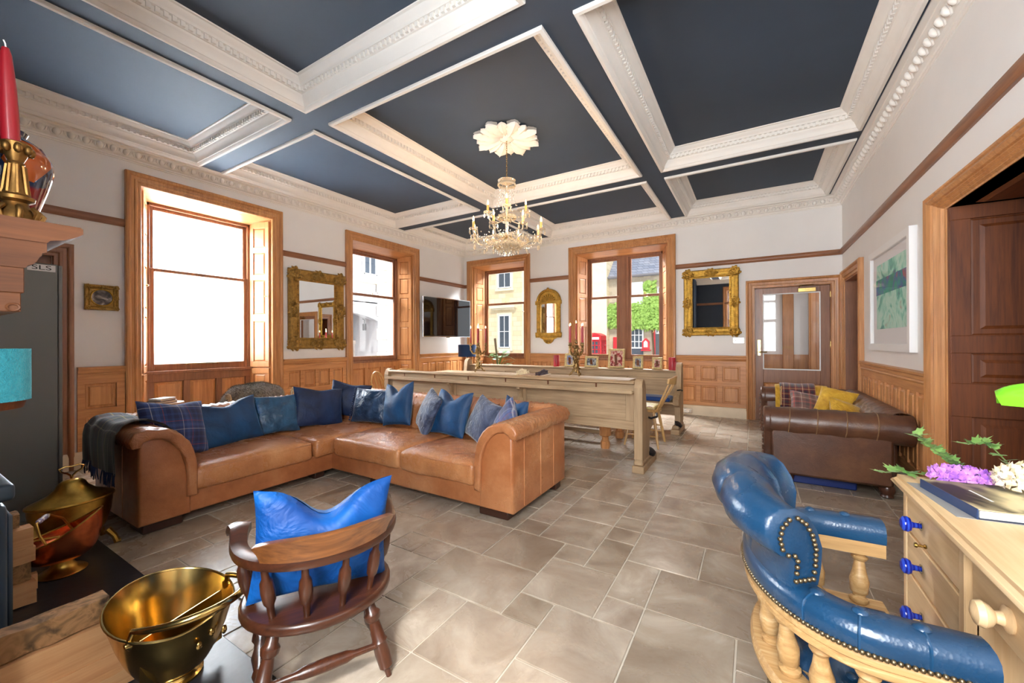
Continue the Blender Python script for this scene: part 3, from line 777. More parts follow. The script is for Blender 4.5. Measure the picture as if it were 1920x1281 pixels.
def rbox(mb, x0, x1, y0, y1, z0, z1, r, crown=0, wr=0, seed=0, Mx=None, t=RT, bulge=0):
    """rounded upholstery box with crowned top"""
    c = Vector(((x0 + x1) / 2, (y0 + y1) / 2, (z0 + z1) / 2)); h = Vector(((x1 - x0) / 2, (y1 - y0) / 2, (z1 - z0) / 2))
    r = min(r, h.x, h.y, h.z); n = len(t)
    for a in range(3):
        o = [q for q in range(3) if q != a]
        for s in (-1, 1):
            vs = []
            for j in t:
                for i in t:
                    p = [0, 0, 0]; p[a] = s; p[o[0]] = i; p[o[1]] = j
                    P = Vector((p[0] * h.x, p[1] * h.y, p[2] * h.z))
                    q = Vector([max(-(h[k] - r), min(h[k] - r, P[k])) for k in range(3)])
                    d = P - q; pos = q + (d.normalized() * r if d.length > 1e-9 else d)
                    u, v, w = pos.x / h.x, pos.y / h.y, pos.z / h.z
                    if pos.z > 0: pos.z += crown * (1 - u * u) * (1 - v * v)
                    if bulge: pos.y += bulge * (1 - u * u) * (1 - w * w) * (1 if pos.y > 0 else -1)
                    if wr:
                        nn = mnoise.noise_vector((pos + c) * 7 + Vector((seed, 0, 0))); pos += nn * wr
                    vs.append(pos + c)
            fs = [(j * n + i, j * n + i + 1, (j + 1) * n + i + 1, (j + 1) * n + i) for j in range(n - 1) for i in range(n - 1)]
            mb.add(vs, fs, Mx)
    return mb
def cushion_mesh(w, h, t, chop=.0, seed=0, pinch=.07, wr=.012, n=22):
    mb = MB()
    def f(side):
        def g(i, j):
            u, v = i * 2 - 1, j * 2 - 1
            u = sin(u * pi / 2) * .35 + u * .65; v = sin(v * pi / 2) * .35 + v * .65
            x = w / 2 * u * (1 - pinch * (1 - v * v)); z = h / 2 * v * (1 - pinch * (1 - u * u))
            e = max(0, (1 - u * u)) * max(0, (1 - v * v))
            y = side * t / 2 * e ** .42
            if chop:
                k = exp(-(u / .42) ** 2) * max(0, (v + .35) / 1.35) ** 1.5
                z -= chop * k; y *= 1 + .25 * k
            nn = mnoise.noise_vector(Vector((x * 9 + seed * 3.1, z * 9, side * 2.0)))
            y += nn.y * wr * min(1, e * 4); z += nn.z * wr * .5; x += nn.x * wr * .5 * (abs(u) < .99)
            return (x, y, z + h / 2)
        return g
    mb.grid(f(1), n, n); mb.grid(f(-1), n, n)
    return mb
def cushion(label, mat, loc, rz, tilt, w=.45, h=.45, t=.16, chop=0, seed=0, roll=0, group=None, piping=None, name='cushion', pinch=.07, wr=.012):
    o = cushion_mesh(w, h, t, chop, seed, pinch, wr).build(name, mat, None, 60)
    o.matrix_world = TR(*loc) @ RZ(rz) @ RX(tilt) @ RY(roll)
    tag(o, label, 'cushion', group)
    return o
def turned(mb, a, b, prof, seg=12):
    """turned spindle from a to b; prof = [(t 0..1, radius)]"""
    Mx, L = along(a, b); mb.lathe([(r, t * L) for t, r in prof], seg, Mx); return mb
def arc_pts(cx, cz, r, a0, a1, n): return [(cx + r * cos(a0 + (a1 - a0) * i / n), cz + r * sin(a0 + (a1 - a0) * i / n)) for i in range(n + 1)]

M['tan'] = leather('tan_leather', S(134, 76, 42), S(168, 104, 62), S(194, 136, 92), .32, 0, .3)
M['tan_seat'] = leather('tan_leather_seat', S(150, 92, 54), S(184, 122, 76), S(210, 152, 104), .26, .7, .35, 8)
M['tan2'] = leather('tan_leather_gathered', S(138, 82, 48), S(174, 112, 70), S(200, 146, 102), .3, .5, .3, 16)
M['brown'] = leather('brown_leather', S(62, 36, 24), S(88, 54, 36), S(116, 80, 54), .36, .1, .3, 6, 3)
M['blue_leather'] = leather('blue_leather', S(12, 44, 70), S(18, 58, 90), S(30, 74, 106), .24, 0, .35, 5, 1.5)
M['velvet_teal'] = fabric('teal_velvet', S(4, 44, 82), S(10, 82, 132), 3, .45, .6, .4, 8, (.4, .7, 1, 1))
M['velvet_navy'] = fabric('navy_velvet', S(9, 27, 60), S(18, 52, 100), 3, .4, .6, .5, 9, (.5, .7, 1, 1))
M['satin_teal'] = fabric('teal_satin', S(26, 62, 92), S(60, 108, 146), 5, .4, .3, .9, 9)
M['satin_navy'] = fabric('navy_satin', S(22, 40, 66), S(54, 84, 118), 5, .4, .32, .9, 10)
M['crush_navy'] = fabric('crushed_navy_velvet', S(34, 42, 66), S(76, 88, 116), 9, .5, .55, .8, 16)
M['royal'] = fabric('royal_blue_velvet', S(2, 62, 134), S(4, 106, 194), 3, .1, .55, .9, 7, (.4, .8, 1, 1))
M['plaid_blue'] = plaid('blue_tartan', S(38, 62, 118), [(.1, .16, S(20, 34, 78)), (.32, .03, S(190, 190, 200)), (.5, .12, S(60, 90, 150)), (.68, .03, S(160, 60, 66)), (.86, .14, S(22, 36, 82))], .19)
M['mustard'] = fabric('mustard_fabric', S(178, 132, 20), S(222, 178, 60), 8, .3, .8, .6, 22)
M['dark_foot'] = plain('dark_stained_block', S(58, 32, 22), .4, coat=.2)

# ================================================================ TAN CORNER SOFA
def corner_sofa():
    loc = (-3.0, 2.6, 0); root, T = base('corner_sofa', 'tan leather L-shaped corner sofa with padded roll arms in the middle of the room', 'sofa', loc)
    x0, x1, y0, y1 = -4.47, -3.52, 1.0, 3.40; yf = 2.44; xr = -1.47
    b = MB(T); b.box(x0 + .04, x1, y0 + .02, y1 - .04, .07, .24, .012); b.box(x0 + .04, xr - .02, yf, y1 - .04, .07, .238, .012)
    b.box(x0, x0 + .12, y0 + .01, y1, .07, .62, .03); b.box(x0, xr - .01, y1 - .12, y1, .07, .62, .03)
    b.build('base_frame', M['tan'], root, 40)
    # seat cushions
    for k, (a, c, d, e) in enumerate([(-4.22, -3.485, 1.31, 2.235), (-4.22, -3.485, 2.245, 3.14), (-3.475, -2.585, 2.405, 3.14), (-2.575, -1.80, 2.405, 3.14)]):
        cu = rbox(MB(T), a, c, d, e, .215, .392, .045, .028, .012, k).build('seat_cushion', M['tan_seat'], root, 70)
        mb = MB(T); z = .366
        mb.tube([(c - .012, d + .03, z), (c - .012, e - .03, z)] if k < 2 else [(a + .03, d + .012, z), (c - .03, d + .012, z)], .007, 6); mb.build('piping', M['tan2'], cu)
    # padded backs: cross-section (depth from the outside face, height)
    loop = [(0, .50), (-.02, .60), (-.02, .66), (.01, .705), (.06, .725), (.12, .715), (.17, .68), (.22, .60), (.27, .48), (.29, .38), (.27, .30), (.10, .28)]
    mb = MB(T); pad(mb, [(x0 + a, b_) for a, b_ in loop], y0 + .03, y1 - .02, .05, 'y', 3, .0055, 105, 170); mb.build('back_pad', M['tan2'], root, 70)
    mb = MB(T); pad(mb, [(y1 - a, b_ + .012) for a, b_ in loop], x0 + .02, xr - .06, .05, 'x', 3, .0055, 105, 200); mb.build('back_pad', M['tan2'], root, 70)
    # arms: front panel plus gathered pad that follows the scroll
    def arm(mk, ax, h0, h1):
        panel = [(0, .07), (0, .64), (.03, .672), (.09, .675)] + [(.09 + .2 * sin(t) * 1.0, .675 - .30 * (1 - cos(t))) for t in [pi / 2 * k / 6 for k in range(1, 7)]] + [(.292, .22), (.292, .07)]
        mb = MB(T); pad(mb, [(mk(a), c) for a, c in panel], h0, h1, .022, ax, 3); p = mb.build('arm', M['tan'], root, 50)
        cen = [(-.035, .605), (-.055, .655), (-.03, .705), (.04, .72), (.1, .712)] + [(.1 + .222 * sin(t), .712 - .31 * (1 - cos(t))) for t in [pi / 2 * k / 7 for k in range(1, 8)]] + [(.324, .30), (.322, .2)]
        inn = [(.262, .2), (.262, .32)] + [(.075 + .187 * sin(t), .648 - .30 * (1 - cos(t))) for t in [pi / 2 * k / 7 for k in range(6, 0, -1)]] + [(.06, .65), (.02, .632), (.008, .61)]
        mb = MB(T); pad(mb, [(mk(a), c) for a, c in cen + inn], h0 + (-.0 if ax == 'y' else 0) - (.03 if ax == 'y' else .0), h1 + (.03 if ax == 'x' else 0), .018, ax, 3, .0042, 120, 80); mb.build('arm_pad', M['tan2'], p, 60)
        return p
    a1 = arm(lambda a: y0 + a, 'x', x0 + .06, x1 + .02)
    a2 = arm(lambda a: xr - a, 'y', yf - .005, y1 - .03)
    # seams on the panels
    for q in (.28, .58): MB(T).tube([(x1 - q, y0 - .001, .08), (x1 - q, y0 - .001, .6)], .004, 5).build('seam', M['tan2'], a1)
    for q in (.17, .44, .68): MB(T).tube([(xr + .001, yf + q, .08), (xr + .001, yf + q, .6)], .004, 5).build('seam', M['tan2'], a2)
    # buttons along the backs
    for k in range(7):
        MB(T).ball((-3.9 + .36 * k, y1 - .165, .705), .014, 8, 5, (1, 1, .6)).build('button', M['tan2'], root)
    for k in range(4):
        MB(T).ball((x0 + .165, 1.55 + .42 * k, .695), .014, 8, 5, (1, 1, .6)).build('button', M['tan2'], root)
    for (a, c, d, e) in [(-3.78, -3.545, 1.03, 1.26), (-1.79, -1.53, 2.475, 2.62), (-1.56, -1.485, 3.2, 3.3), (-3.05, -2.9, 2.5, 2.65), (-4.42, -4.3, 1.03, 1.15), (-4.42, -4.3, 3.2, 3.3), (-3.7, -3.58, 2.3, 2.4)]:
        MB(T).box(a, c, d, e, 0, .072, .008).build('foot', M['dark_foot'], root, 40)
    rbox(MB(T), x0 - .02, x0 + .08, y0 - .035, y0 + .1, .59, .71, .045).build('back_end', M['tan'], root, 60)
corner_sofa()
HP = pi / 2
G = 'cushions along the corner sofa'
S1 = lambda y, x=-3.98, z=.40: (x, y, z)
cushion('blue tartan cushion propped against the arm under the plaid throw', M['plaid_blue'], (-3.83, 1.33, .42), HP + .35, -.34, .50, .45, .17, .02, 1, .14, G)
cushion('large dark teal velvet cushion beside the tartan one near the throw', M['velvet_teal'], (-3.94, 1.76, .41), HP + .05, -.30, .56, .40, .17, .05, 2, -.08, G)
cushion('shiny pale teal satin cushion between two velvet ones', M['satin_teal'], (-4.02, 2.20, .41), HP - .1, -.30, .42, .38, .15, 0, 3, .03, G)
cushion('navy velvet cushion with a dropped corner left of the sofa corner', M['velvet_navy'], (-3.97, 2.60, .41), HP - .1, -.28, .54, .42, .16, .02, 4, .14, G)
cushion('darkest navy cushion tucked behind others in the sofa corner', M['velvet_navy'], (-4.08, 3.0, .44), HP * .55, -.2, .45, .40, .15, .02, 5, .2, G)
cushion('dark satin cushion with a pompom edge in the sofa corner', M['satin_navy'], (-3.66, 2.98, .41), .25, -.28, .46, .38, .16, .0, 6, .02, G)
cushion('teal velvet cushion with two raised points behind the square seat', M['velvet_teal'], (-3.24, 3.0, .42), .0, -.24, .40, .46, .16, .10, 7, -.12, G)
cushion('crushed velvet slate cushion leaning over beside the middle teal one', M['crush_navy'], (-2.88, 2.98, .41), -.5, -.36, .38, .42, .15, .0, 8, .25, G)
cushion('bright teal velvet cushion with one tall point in the middle of the back', M['velvet_teal'], (-2.52, 2.95, .41), -.15, -.32, .47, .44, .17, .09, 9, .02, G)
cushion('slate crushed velvet cushion leaning beside the tartan at the sofa arm', M['crush_navy'], (-2.17, 2.92, .41), -.4, -.40, .40, .40, .16, .0, 10, .2, G)
cushion('blue tartan cushion standing on its corner by the far sofa arm', M['plaid_blue'], (-1.93, 2.88, .42), -.75, -.42, .38, .40, .16, .0, 11, .42, G)
cushion('small teal cushion peeping out behind the tartan by the arm', M['velvet_teal'], (-1.86, 3.08, .44), -.3, -.1, .30, .36, .12, .04, 12, .1, G)
def pompoms():
    for o in COL.objects:
        if o.get('label', '').startswith('dark satin cushion'):
            mb = MB()
            for k in range(17): mb.ball((-.235 + .004 * sin(k * 2), -.02, .02 + .36 * k / 16), .011, 6, 4)
            mb.build('pompom_trim', M['velvet_navy'], o, 60, kind='stuff')
pompoms()
def sofa_throw():
    M['plaid_green'] = plaid('dark_green_tartan', S(16, 24, 30), [(.1, .2, S(10, 14, 26)), (.3, .05, S(150, 134, 50)), (.45, .14, S(26, 44, 40)), (.62, .03, S(120, 116, 100)), (.8, .16, S(8, 10, 20)), (.93, .04, S(96, 34, 34))], .17, ('X', 'Y'))
    loc = (-3.98, 1.05, .73); root, T = base('tartan_throw', 'dark green tartan blanket hanging over the near sofa arm with a fringe', 'blanket', loc)
    # path across the arm: from inside the seat over the roll and down the outside
    path = [(1.36, .50), (1.30, .60), (1.22, .69), (1.12, .742), (1.04, .752), (.975, .738), (.932, .69), (.925, .62), (.93, .52), (.935, .45)]
    mb = MB()
    def f(off_):
        def g(i, j):
            k = j * (len(path) - 1); a = int(min(k, len(path) - 2)); fr = k - a
            y = path[a][0] * (1 - fr) + path[a + 1][0] * fr; z = path[a][1] * (1 - fr) + path[a + 1][1] * fr
            x = -4.28 + .55 * i + .03 * sin(j * 5 + i * 4) + (.06 * j if i > .5 else -.02 * j)
            hang = max(0, j - .55)
            y += -.012 * sin(i * 19) * hang * 2 - .018 * hang; z += .008 * sin(i * 13 + j * 4) - .07 * hang * sin(i * 2.2)
            return Vector((x, y - off_ * (j > .5), z + off_ * (j <= .6))) - Vector(loc)
        return g
    mb.grid(f(.0), 26, 30); mb.grid(f(.008), 26, 30)
    mb.build('cloth', M['plaid_green'], root, 70)
    fr = MB()
    for k in range(46):
        p = f(.004)(k / 45, 1.0); q = p + Vector((random.uniform(-.012, .012), random.uniform(-.012, .006), -.07 - random.random() * .03))
        fr.tube([p, (p + q) / 2 + Vector((.004, -.004, 0)), q], [.004, .004, .002], 4)
    fr.build('fringe', M['velvet_navy'], root, 60, kind='stuff')
sofa_throw()

# ================================================================ PEWS, TABLE, CHAIRS
LX, LZ = 'limed_x', 'limed_z'
def pew_end(T, x, y0, y1, zt, root, th=.075):
    """solid bench end: straight back edge, rounded head, moulded foot"""
    e = MB(T); w = y1 - y0
    prof = [(y0, .10), (y0, zt - .06), (y0 + .02, zt - .02), (y0 + .06, zt), (y0 + .11, zt - .02), (y0 + .15, zt - .07), (y0 + .17, zt - .2), (y0 + .19, .62), (y0 + .24, .57), (y0 + w * .8, .53), (y0 + w * .9, .48), (y0 + w * .88, .40), (y0 + w * .62, .36), (y0 + w * .55, .2), (y0 + w * .6, .10)]
    e.prism(prof, x - th / 2, x + th / 2, ax='x')
    o = e.build('bench_end', M[LZ], root, 40)
    MB(T).box(x - th / 2 - .02, x + th / 2 + .02, y0 - .03, y1 + .02, 0, .07, .006).box(x - th / 2 - .008, x + th / 2 + .008, y0 - .015, y1 * .0 + y0 + w * .95, .07, .115, .012).build('foot_block', M[LX], o, 30)
    MB(T).box(x - th / 2 - .004, x + th / 2 + .004, y0 - .008, y0 + .012, .13, zt - .08, .004).build('edge_moulding', M[LZ], o, 30)
    return o
def near_pew():
    root, T = base('pew', 'limed church pew seen from behind with a hymn book ledge', 'pew', (-2.8, 4.1, 0))
    xa, xb = -4.52, -1.02; yb = 4.08
    e1 = pew_end(T, xb + .04, 4.04, 4.6, .925, root); e2 = pew_end(T, xa - .04, 4.04, 4.6, .925, root)
    bk = MB(T); bk.box(xa, xb, yb, yb + .03, .41, .885, .003).box(xa, xb, yb - .012, yb, .41, .50, .004).box(xa, xb, yb - .012, yb, .775, .80, .003)
    back = bk.build('back_board', M[LX], root, 30)
    for s0, s1 in ((xa, xa + .04), (-3.42, -3.30), (-2.38, -2.26), (xb - .09, xb)): MB(T).box(s0, s1, yb - .012, yb + .001, .50, .775, .003).build('stile', M[LZ], back, 30)
    for s0, s1 in ((xa + .045, -3.42), (-3.30, -2.38), (-2.26, xb - .09)): MB(T).box(s0 + .004, s1 - .004, yb - .004, yb, .505, .77, .002).build('panel', M[LX], back, 30)
    MB(T).prism([(yb + .06, .87), (yb + .065, .9), (yb - .015, .905), (yb - .05, .892), (yb - .05, .878), (yb - .02, .868)], xa, xb, ax='x').build('top_rail', M[LX], root, 30)
    MB(T).box(xa, xb, yb - .115, yb - .002, .782, .80, .006).box(xa, xb, yb - .118, yb - .105, .782, .822, .005).build('book_ledge', M[LX], root, 30)
    for x in (-3.36, -2.32):
        MB(T).prism([(yb - .1, .782), (yb - .105, .765), (yb - .07, .74), (yb - .05, .69), (yb - .02, .65), (yb - .012, .58), (yb, .58), (yb, .782)], x - .02, x + .02, ax='x').build('bracket', M[LZ], root, 30)
    for k in range(6):
        x = xa + .3 + k * .56
        MB(T).box(x - .008, x + .008, yb - .02, yb - .012, .825, .868, .002).build('card_slot', M['dark_z'], root, 0)
    MB(T).box(xa, xb, yb + .03, yb + .36, .42, .45, .004).build('seat', M[LX], root, 30)
    MB(T).lathe([(0, 0), (.05, 0), (.055, .02), (.03, .03), (0, .035)], 10, TR(-.95, 4.42, .115) @ SCL(1, 1.6, 1.6) @ RY(.35)).build('drip_cup', M['iron'], root)
    MB(T).tube([(-.97, 4.30, .52), (-.92, 4.33, .50), (-.88, 4.42, .505), (-.9, 4.52, .52)], .012, 6).build('umbrella_rail', M['iron'], root)
near_pew()
def far_pew():
    root, T = base('pew', 'limed church pew under the far windows with blue seat pads', 'pew', (-2.9, 6.3, 0))
    xa, xb = -4.80, -.97; yb = 6.36
    def FT(p): return T((p[0], 2 * yb + .05 - p[1], p[2]))
    pew_end(FT, xb + .03, yb, yb + .46, .99, root); pew_end(FT, xa - .03, yb, yb + .46, .99, root)
    bk = MB(T); bk.box(xa, xb, yb, yb + .03, .20, .845, .003).box(xa, xb, yb - .012, yb, .755, .83, .003); back = bk.build('back_board', M[LX], root, 30)
    for k in range(5):
        s0 = xa + k * (xb - xa) / 5; s1 = s0 + (xb - xa) / 5
        MB(T).box(s0, s0 + .05, yb - .012, yb + .001, .46, .755, .003).build('stile', M[LZ], back, 30)
        MB(T).box(s0 + .055, s1 - .005, yb - .004, yb, .47, .75, .002).build('panel', M[LX], back, 30)
    MB(T).box(xa, xb, yb - .03, yb + .2, .845, .868, .006).build('top_shelf', M[LX], root, 30)
    MB(T).box(xa, xb, yb - .36, yb, .41, .44, .004).build('seat', M[LX], root, 30)
    for k in range(4):
        s0 = xa + .06 + k * .94; rbox(MB(T), s0, s0 + .9, yb - .37, yb - .03, .44, .50, .025, .008).build('seat_pad', M['velvet_navy'] if False else M['pad_blue'], root, 60)
    MB(T).lathe([(0, 0), (.05, 0), (.055, .02), (.03, .03), (0, .035)], 10, TR(-.92, 6.06, .115) @ SCL(1, 1.5, 1.5) @ RY(.35)).build('drip_cup', M['iron'], root)
    MB(T).tube([(-.94, 6.14, .60), (-.89, 6.12, .61), (-.86, 6.04, .61)], .01, 6).build('umbrella_rail', M['iron'], root)
M['pad_blue'] = plain('blue_pad', S(20, 62, 128), .8, sheen=.3)
far_pew()
def dining_table():
    root, T = base('dining_table', 'long limed wood dining table on stout octagonal legs between the pews', 'table', (-3.0, 5.0, 0))
    top = MB(T); y = 4.36
    for k in range(5):
        MB(T).box(-4.72, -1.38, y + k * .248, y + (k + 1) * .248 - .003, .762, .80, .004).build('plank', M['limed_x'], root, 30)
    MB(T).box(-4.6, -1.5, 4.46, 4.5, .66, .762, .003).box(-4.6, -1.5, 5.46, 5.5, .66, .762, .003).box(-4.6, -4.56, 4.46, 5.5, .66, .762, .003).box(-1.54, -1.5, 4.46, 5.5, .66, .762, .003).build('apron', M['limed_x'], root, 30)
    P = [(.0, .045), (.05, .05), (.085, .047), (.1, .036), (.14, .036), (.16, .06), (.30, .062), (.38, .062), (.40, .04), (.43, .046), (.66, .05), (.66, .05)]
    for x in (-4.5, -1.56):
        for yy in (4.79, 5.4):
            MB(T).lathe([(r, z) for z, r in P], 8, TR(x, yy, 0) @ RZ(pi / 8) @ SCL(1.15, 1.15, 1)).build('leg', M['panel_z'], root, 25)
    MB(T).box(-4.5, -1.56, 5.06, 5.14, .10, .15, .006).build('stretcher', M['limed_x'], root, 30)
dining_table()
def stick_chair(label, loc, rz, hoop=False, cush=False, back_z=.87, wide=.2):
    """pine kitchen chair facing local -y... front is +y, back at -y"""
    root = thing('kitchen_chair', label, 'chair', loc, rz, 'pine chairs at the dining table'); pw = M['chairpine']
    seat = MB()
    lp = [(.20 * cos(a) * (1.02 if sin(a) > 0 else .95), .20 * sin(a)) for a in [2 * pi * k / 20 for k in range(20)]]
    pad(seat, lp, .425, .462, .01, 'z', 2, ns=2); seat.build('seat', pw, root, 40)
    P = [(0, .011), (.2, .016), (.45, .02), (.5, .014), (.55, .019), (.8, .018), (1, .014)]
    feet = [(-.21, -.2), (.21, -.2), (-.2, .21), (.2, .21)]; tops = [(-.13, -.13), (.13, -.13), (-.14, .13), (.14, .13)]
    for f, t in zip(feet, tops): turned(MB(), (f[0], f[1], 0), (t[0], t[1], .43), P, 8).build('leg', pw, root)
    for s in (-1, 1):
        turned(MB(), (s * .19, -.18, .14), (s * .185, .19, .14), [(0, .009), (.5, .014), (1, .009)], 8).build('stretcher', pw, root)
        turned(MB(), (s * .175, -.165, .22), (s * .172, .172, .22), [(0, .009), (.5, .014), (1, .009)], 8).build('stretcher', pw, root)
    by = -.19
    if hoop:
        pts = [(-.17 * cos(a), by - .10 * (.3 + .7 * sin(a)), .46 + (back_z - .46) * sin(a) ** .7) for a in [pi * k / 16 for k in range(17)]]
        MB().tube(pts, .013, 8).build('back_hoop', pw, root)
    else:
        cr = MB(); cr.grid(lambda i, j: ((i - .5) * 2 * wide, by - .13 - .05 * (1 - (2 * i - 1) ** 2) - .01 * j, back_z - .10 * (1 - .25 * (2 * i - 1) ** 2) * (1 - j) + .0 * j - .02 * (2 * i - 1) ** 2 * j), 10, 4)
        n0 = len(cr.v); cr.grid(lambda i, j: ((i - .5) * 2 * wide, by - .108 - .05 * (1 - (2 * i - 1) ** 2) - .01 * j, back_z - .10 * (1 - .25 * (2 * i - 1) ** 2) * (1 - j) - .02 * (2 * i - 1) ** 2 * j), 10, 4)
        rim = []
        for k in range(11): rim.append(k)
        def ring(b): return [b + k for k in range(11)] + [b + 11 * q + 10 for q in range(1, 5)] + [b + 44 + k for k in range(9, -1, -1)] + [b + 11 * q for q in range(3, 0, -1)]
        r0, r1 = ring(0), ring(n0)
        for k in range(len(r0)): cr.f.append((r0[k], r0[(k + 1) % len(r0)], r1[(k + 1) % len(r0)], r1[k]))
        cr.build('crest_rail', pw, root, 40)
    n = 5
    for k in range(n):
        u = (k / (n - 1) * 2 - 1); zt = back_z - .09 if not hoop else .46 + (back_z - .46) * sqrt(max(.05, 1 - (u * .8) ** 2)) - .005
        turned(MB(), (u * .14, by + .02, .455), (u * (.16 if not hoop else .136), by - .12 - .045 * (1 - u * u) if not hoop else by - .095, zt), [(0, .008), (.4, .013 if k in (0, n - 1) else .01), (1, .007)], 8).build('spindle', pw, root)
    if cush:
        rbox(MB(), -.17, .17, -.15, .18, .462, .5, .018, .012).build('seat_pad', M['floral'], root, 60)
    return root
M['chairpine'] = wood('chair_pine', S(172, 130, 76), S(212, 172, 112), 'z', 1, .4, .2)
M['floral'] = painting('floral_cotton', [S(120, 112, 40), S(214, 196, 120), S(226, 214, 170), S(160, 80, 50)], 22, 2)
stick_chair('pine stick-back chair with a floral pad at the near end of the table', (-1.19, 5.26, 0), HP, cush=True, back_z=.87)
stick_chair('pine chair with a broad curved crest rail at the far end of the table', (-5.05, 5.2, 0), -HP, back_z=.83, wide=.22)
stick_chair('pine hoop-back chair by the far end of the table under the television', (-5.25, 4.72, 0), -HP + .15, True, back_z=.80)

# ================================================================ THINGS ON THE TABLE AND THE LEDGE
M['red_wax'] = plain('red_wax', S(158, 20, 34), .45, coat=.2)
M['flame'] = plain('flame', S(255, 210, 130), .5, emit=(1, .72, .32, 1), estr=9)
M['bronze'] = plain('bronze', S(150, 122, 78), .38, .9, var=.3, vscale=30)
def candelabrum(label, loc, rz, n_arms=5):
    root = thing('candelabrum', label, 'candelabrum', loc, rz, 'five-branched candelabra on the dining table'); bz = M['bronze']
    ft = MB()
    for k in range(3):
        a = 2 * pi * k / 3 + .4; c, s = cos(a), sin(a)
        ft.tube([(c * .02, s * .02, .09), (c * .05, s * .05, .075), (c * .075, s * .075, .03), (c * .105, s * .105, .012), (c * .115, s * .115, .022)], [.012, .013, .01, .009, .006], 7)
        for q in range(4): ft.ball((c * (.04 + .018 * q) + .01 * sin(q * 3), s * (.04 + .018 * q), .085 - .018 * q), .012, 6, 4)
    ft.build('tripod_base', bz, root)
    MB().lathe([(.012, .05), (.028, .07), (.018, .1), (.03, .14), (.014, .18), (.02, .22), (.034, .25), (.018, .29), (.012, .33), (.026, .36), (.014, .40), (.02, .43), (0, .46)], 10).build('stem', bz, root)
    lv = MB()
    for k in range(60):
        a = k * 2.4; z = .08 + .0062 * k; r = .034 + .016 * sin(k * 1.7)
        lv.ball((cos(a) * r, sin(a) * r, z), .013, 5, 4, (1, .6, 1.6))
    for k in range(4):
        b = 2 * pi * k / 4 + .35
        for q in range(9): t = q / 8; lv.ball((cos(b) * (.03 + .1 * t), sin(b) * (.03 + .1 * t), .34 - .05 * sin(pi * t) + .08 * t * t + .012 * (q % 2)), .011, 5, 4, (1, 1, 1.4))
    lv.build('leaf_ornament', bz, root, 60, kind='stuff')
    spots = [(0, 0)] + [(cos(2 * pi * k / 4 + .35) * .125, sin(2 * pi * k / 4 + .35) * .125) for k in range(4)]
    for i, (x, y) in enumerate(spots):
        z0 = .50 if i == 0 else .46
        if i: ar = MB().tube([(0, 0, .33), (x * .35, y * .35, .30), (x * .75, y * .75, .31), (x * 1.05, y * 1.05, .37), (x, y, z0 - .02)], [.009, .008, .008, .008, .01], 7).build('arm', bz, root)
        else: ar = root
        MB().lathe([(.004, z0 - .03), (.02, z0 - .02), (.026, z0 - .012), (.014, z0), (.017, z0 + .025), (.013, z0 + .03), (0, z0 + .03)], 10, TR(x, y, 0)).build('drip_pan', bz, ar)
        cd = MB().lathe([(.011, z0 + .02), (.0105, z0 + .22), (.007, z0 + .265), (0, z0 + .27)], 10, TR(x, y, 0)).build('candle', M['red_wax'], root)
        MB().lathe([(.0, 0), (.006, .008), (.007, .016), (.003, .032), (0, .042)], 8, TR(x, y, z0 + .272)).build('flame', M['flame'], cd)
    return root
candelabrum('bronze five-branched candelabrum with red candles near the blue table lamp', (-3.95, 5.46, .80), .2)
candelabrum('bronze five-branched candelabrum with red candles beside the photo frames', (-2.22, 5.50, .80), .9)
def chess():
    M['chess_w'] = plain('pale_chessmen', S(222, 208, 176), .4); M['chess_b'] = plain('dark_chessmen', S(46, 30, 44), .35)
    bm = M['chessb'] = wood('chessboard', S(170, 140, 100), S(200, 172, 132), 'x', 1, .4, .2)
    cx, cy, sz, rz = -2.83, 5.28, .44, .12
    root = thing('chessboard', 'chess board set up between the two candelabra on the table', 'chessboard', (cx, cy, .80), rz)
    MB().box(-.22, .22, -.22, .22, 0, .018, .004).build('board', bm, root, 30)
    q = .4 / 8; sq = MB()
    for i in range(8):
        for j in range(8):
            if (i + j) % 2: sq.box(-.2 + i * q, -.2 + (i + 1) * q, -.2 + j * q, -.2 + (j + 1) * q, .016, .0195)
    sq.build('dark_squares', M['rail_x'], root, 0)
    H = {'pawn': [(.0145, 0), (.0145, .006), (.008, .012), (.006, .026), (.0095, .03), (.0095, .036), (.005, .042), (0, .044)],
         'king': [(.018, 0), (.018, .008), (.01, .016), (.007, .045), (.013, .05), (.011, .055), (.013, .07), (.006, .074), (.004, .085), (0, .086)],
         'queen': [(.018, 0), (.018, .008), (.01, .016), (.007, .042), (.012, .046), (.01, .05), (.015, .066), (.006, .07), (.005, .076), (0, .078)],
         'rook': [(.017, 0), (.017, .008), (.01, .014), (.008, .038), (.014, .042), (.014, .054), (0, .054)],
         'knight': [(.017, 0), (.017, .008), (.009, .014), (.008, .03), (.014, .044), (.01, .058), (0, .062)],
         'bishop': [(.017, 0), (.017, .008), (.009, .014), (.006, .04), (.011, .046), (.009, .062), (.002, .07), (0, .071)]}
    meshes = {}
    Mr = TR(cx, cy, .8195) @ RZ(rz)
    for col, mat, r0, r1 in (('white', M['chess_w'], 0, 1), ('black', M['chess_b'], 7, 6)):
        for i in range(8):
            for row, kind in ((r0, ['rook', 'knight', 'bishop', 'queen', 'king', 'bishop', 'knight', 'rook'][i]), (r1, 'pawn')):
                k = (col, kind)
                if k not in meshes:
                    o = MB().lathe(H[kind], 8).build('chess_' + kind, mat, None, 50); meshes[k] = o.data
                else: o = link('chess_' + kind, meshes[k])
                o.matrix_world = Mr @ TR(-.2 + (row + .5) * q, -.2 + (i + .5) * q, 0)
                tag(o, '%s chess %s on the %s row of the board counting from the near pew' % ('pale' if col == 'white' else 'dark', kind, ['first', 'second', 'third', 'fourth', 'fifth', 'sixth', 'seventh', 'eighth'][i]), 'chess piece', '%s %s pieces on the chess board' % (col, kind))
chess()
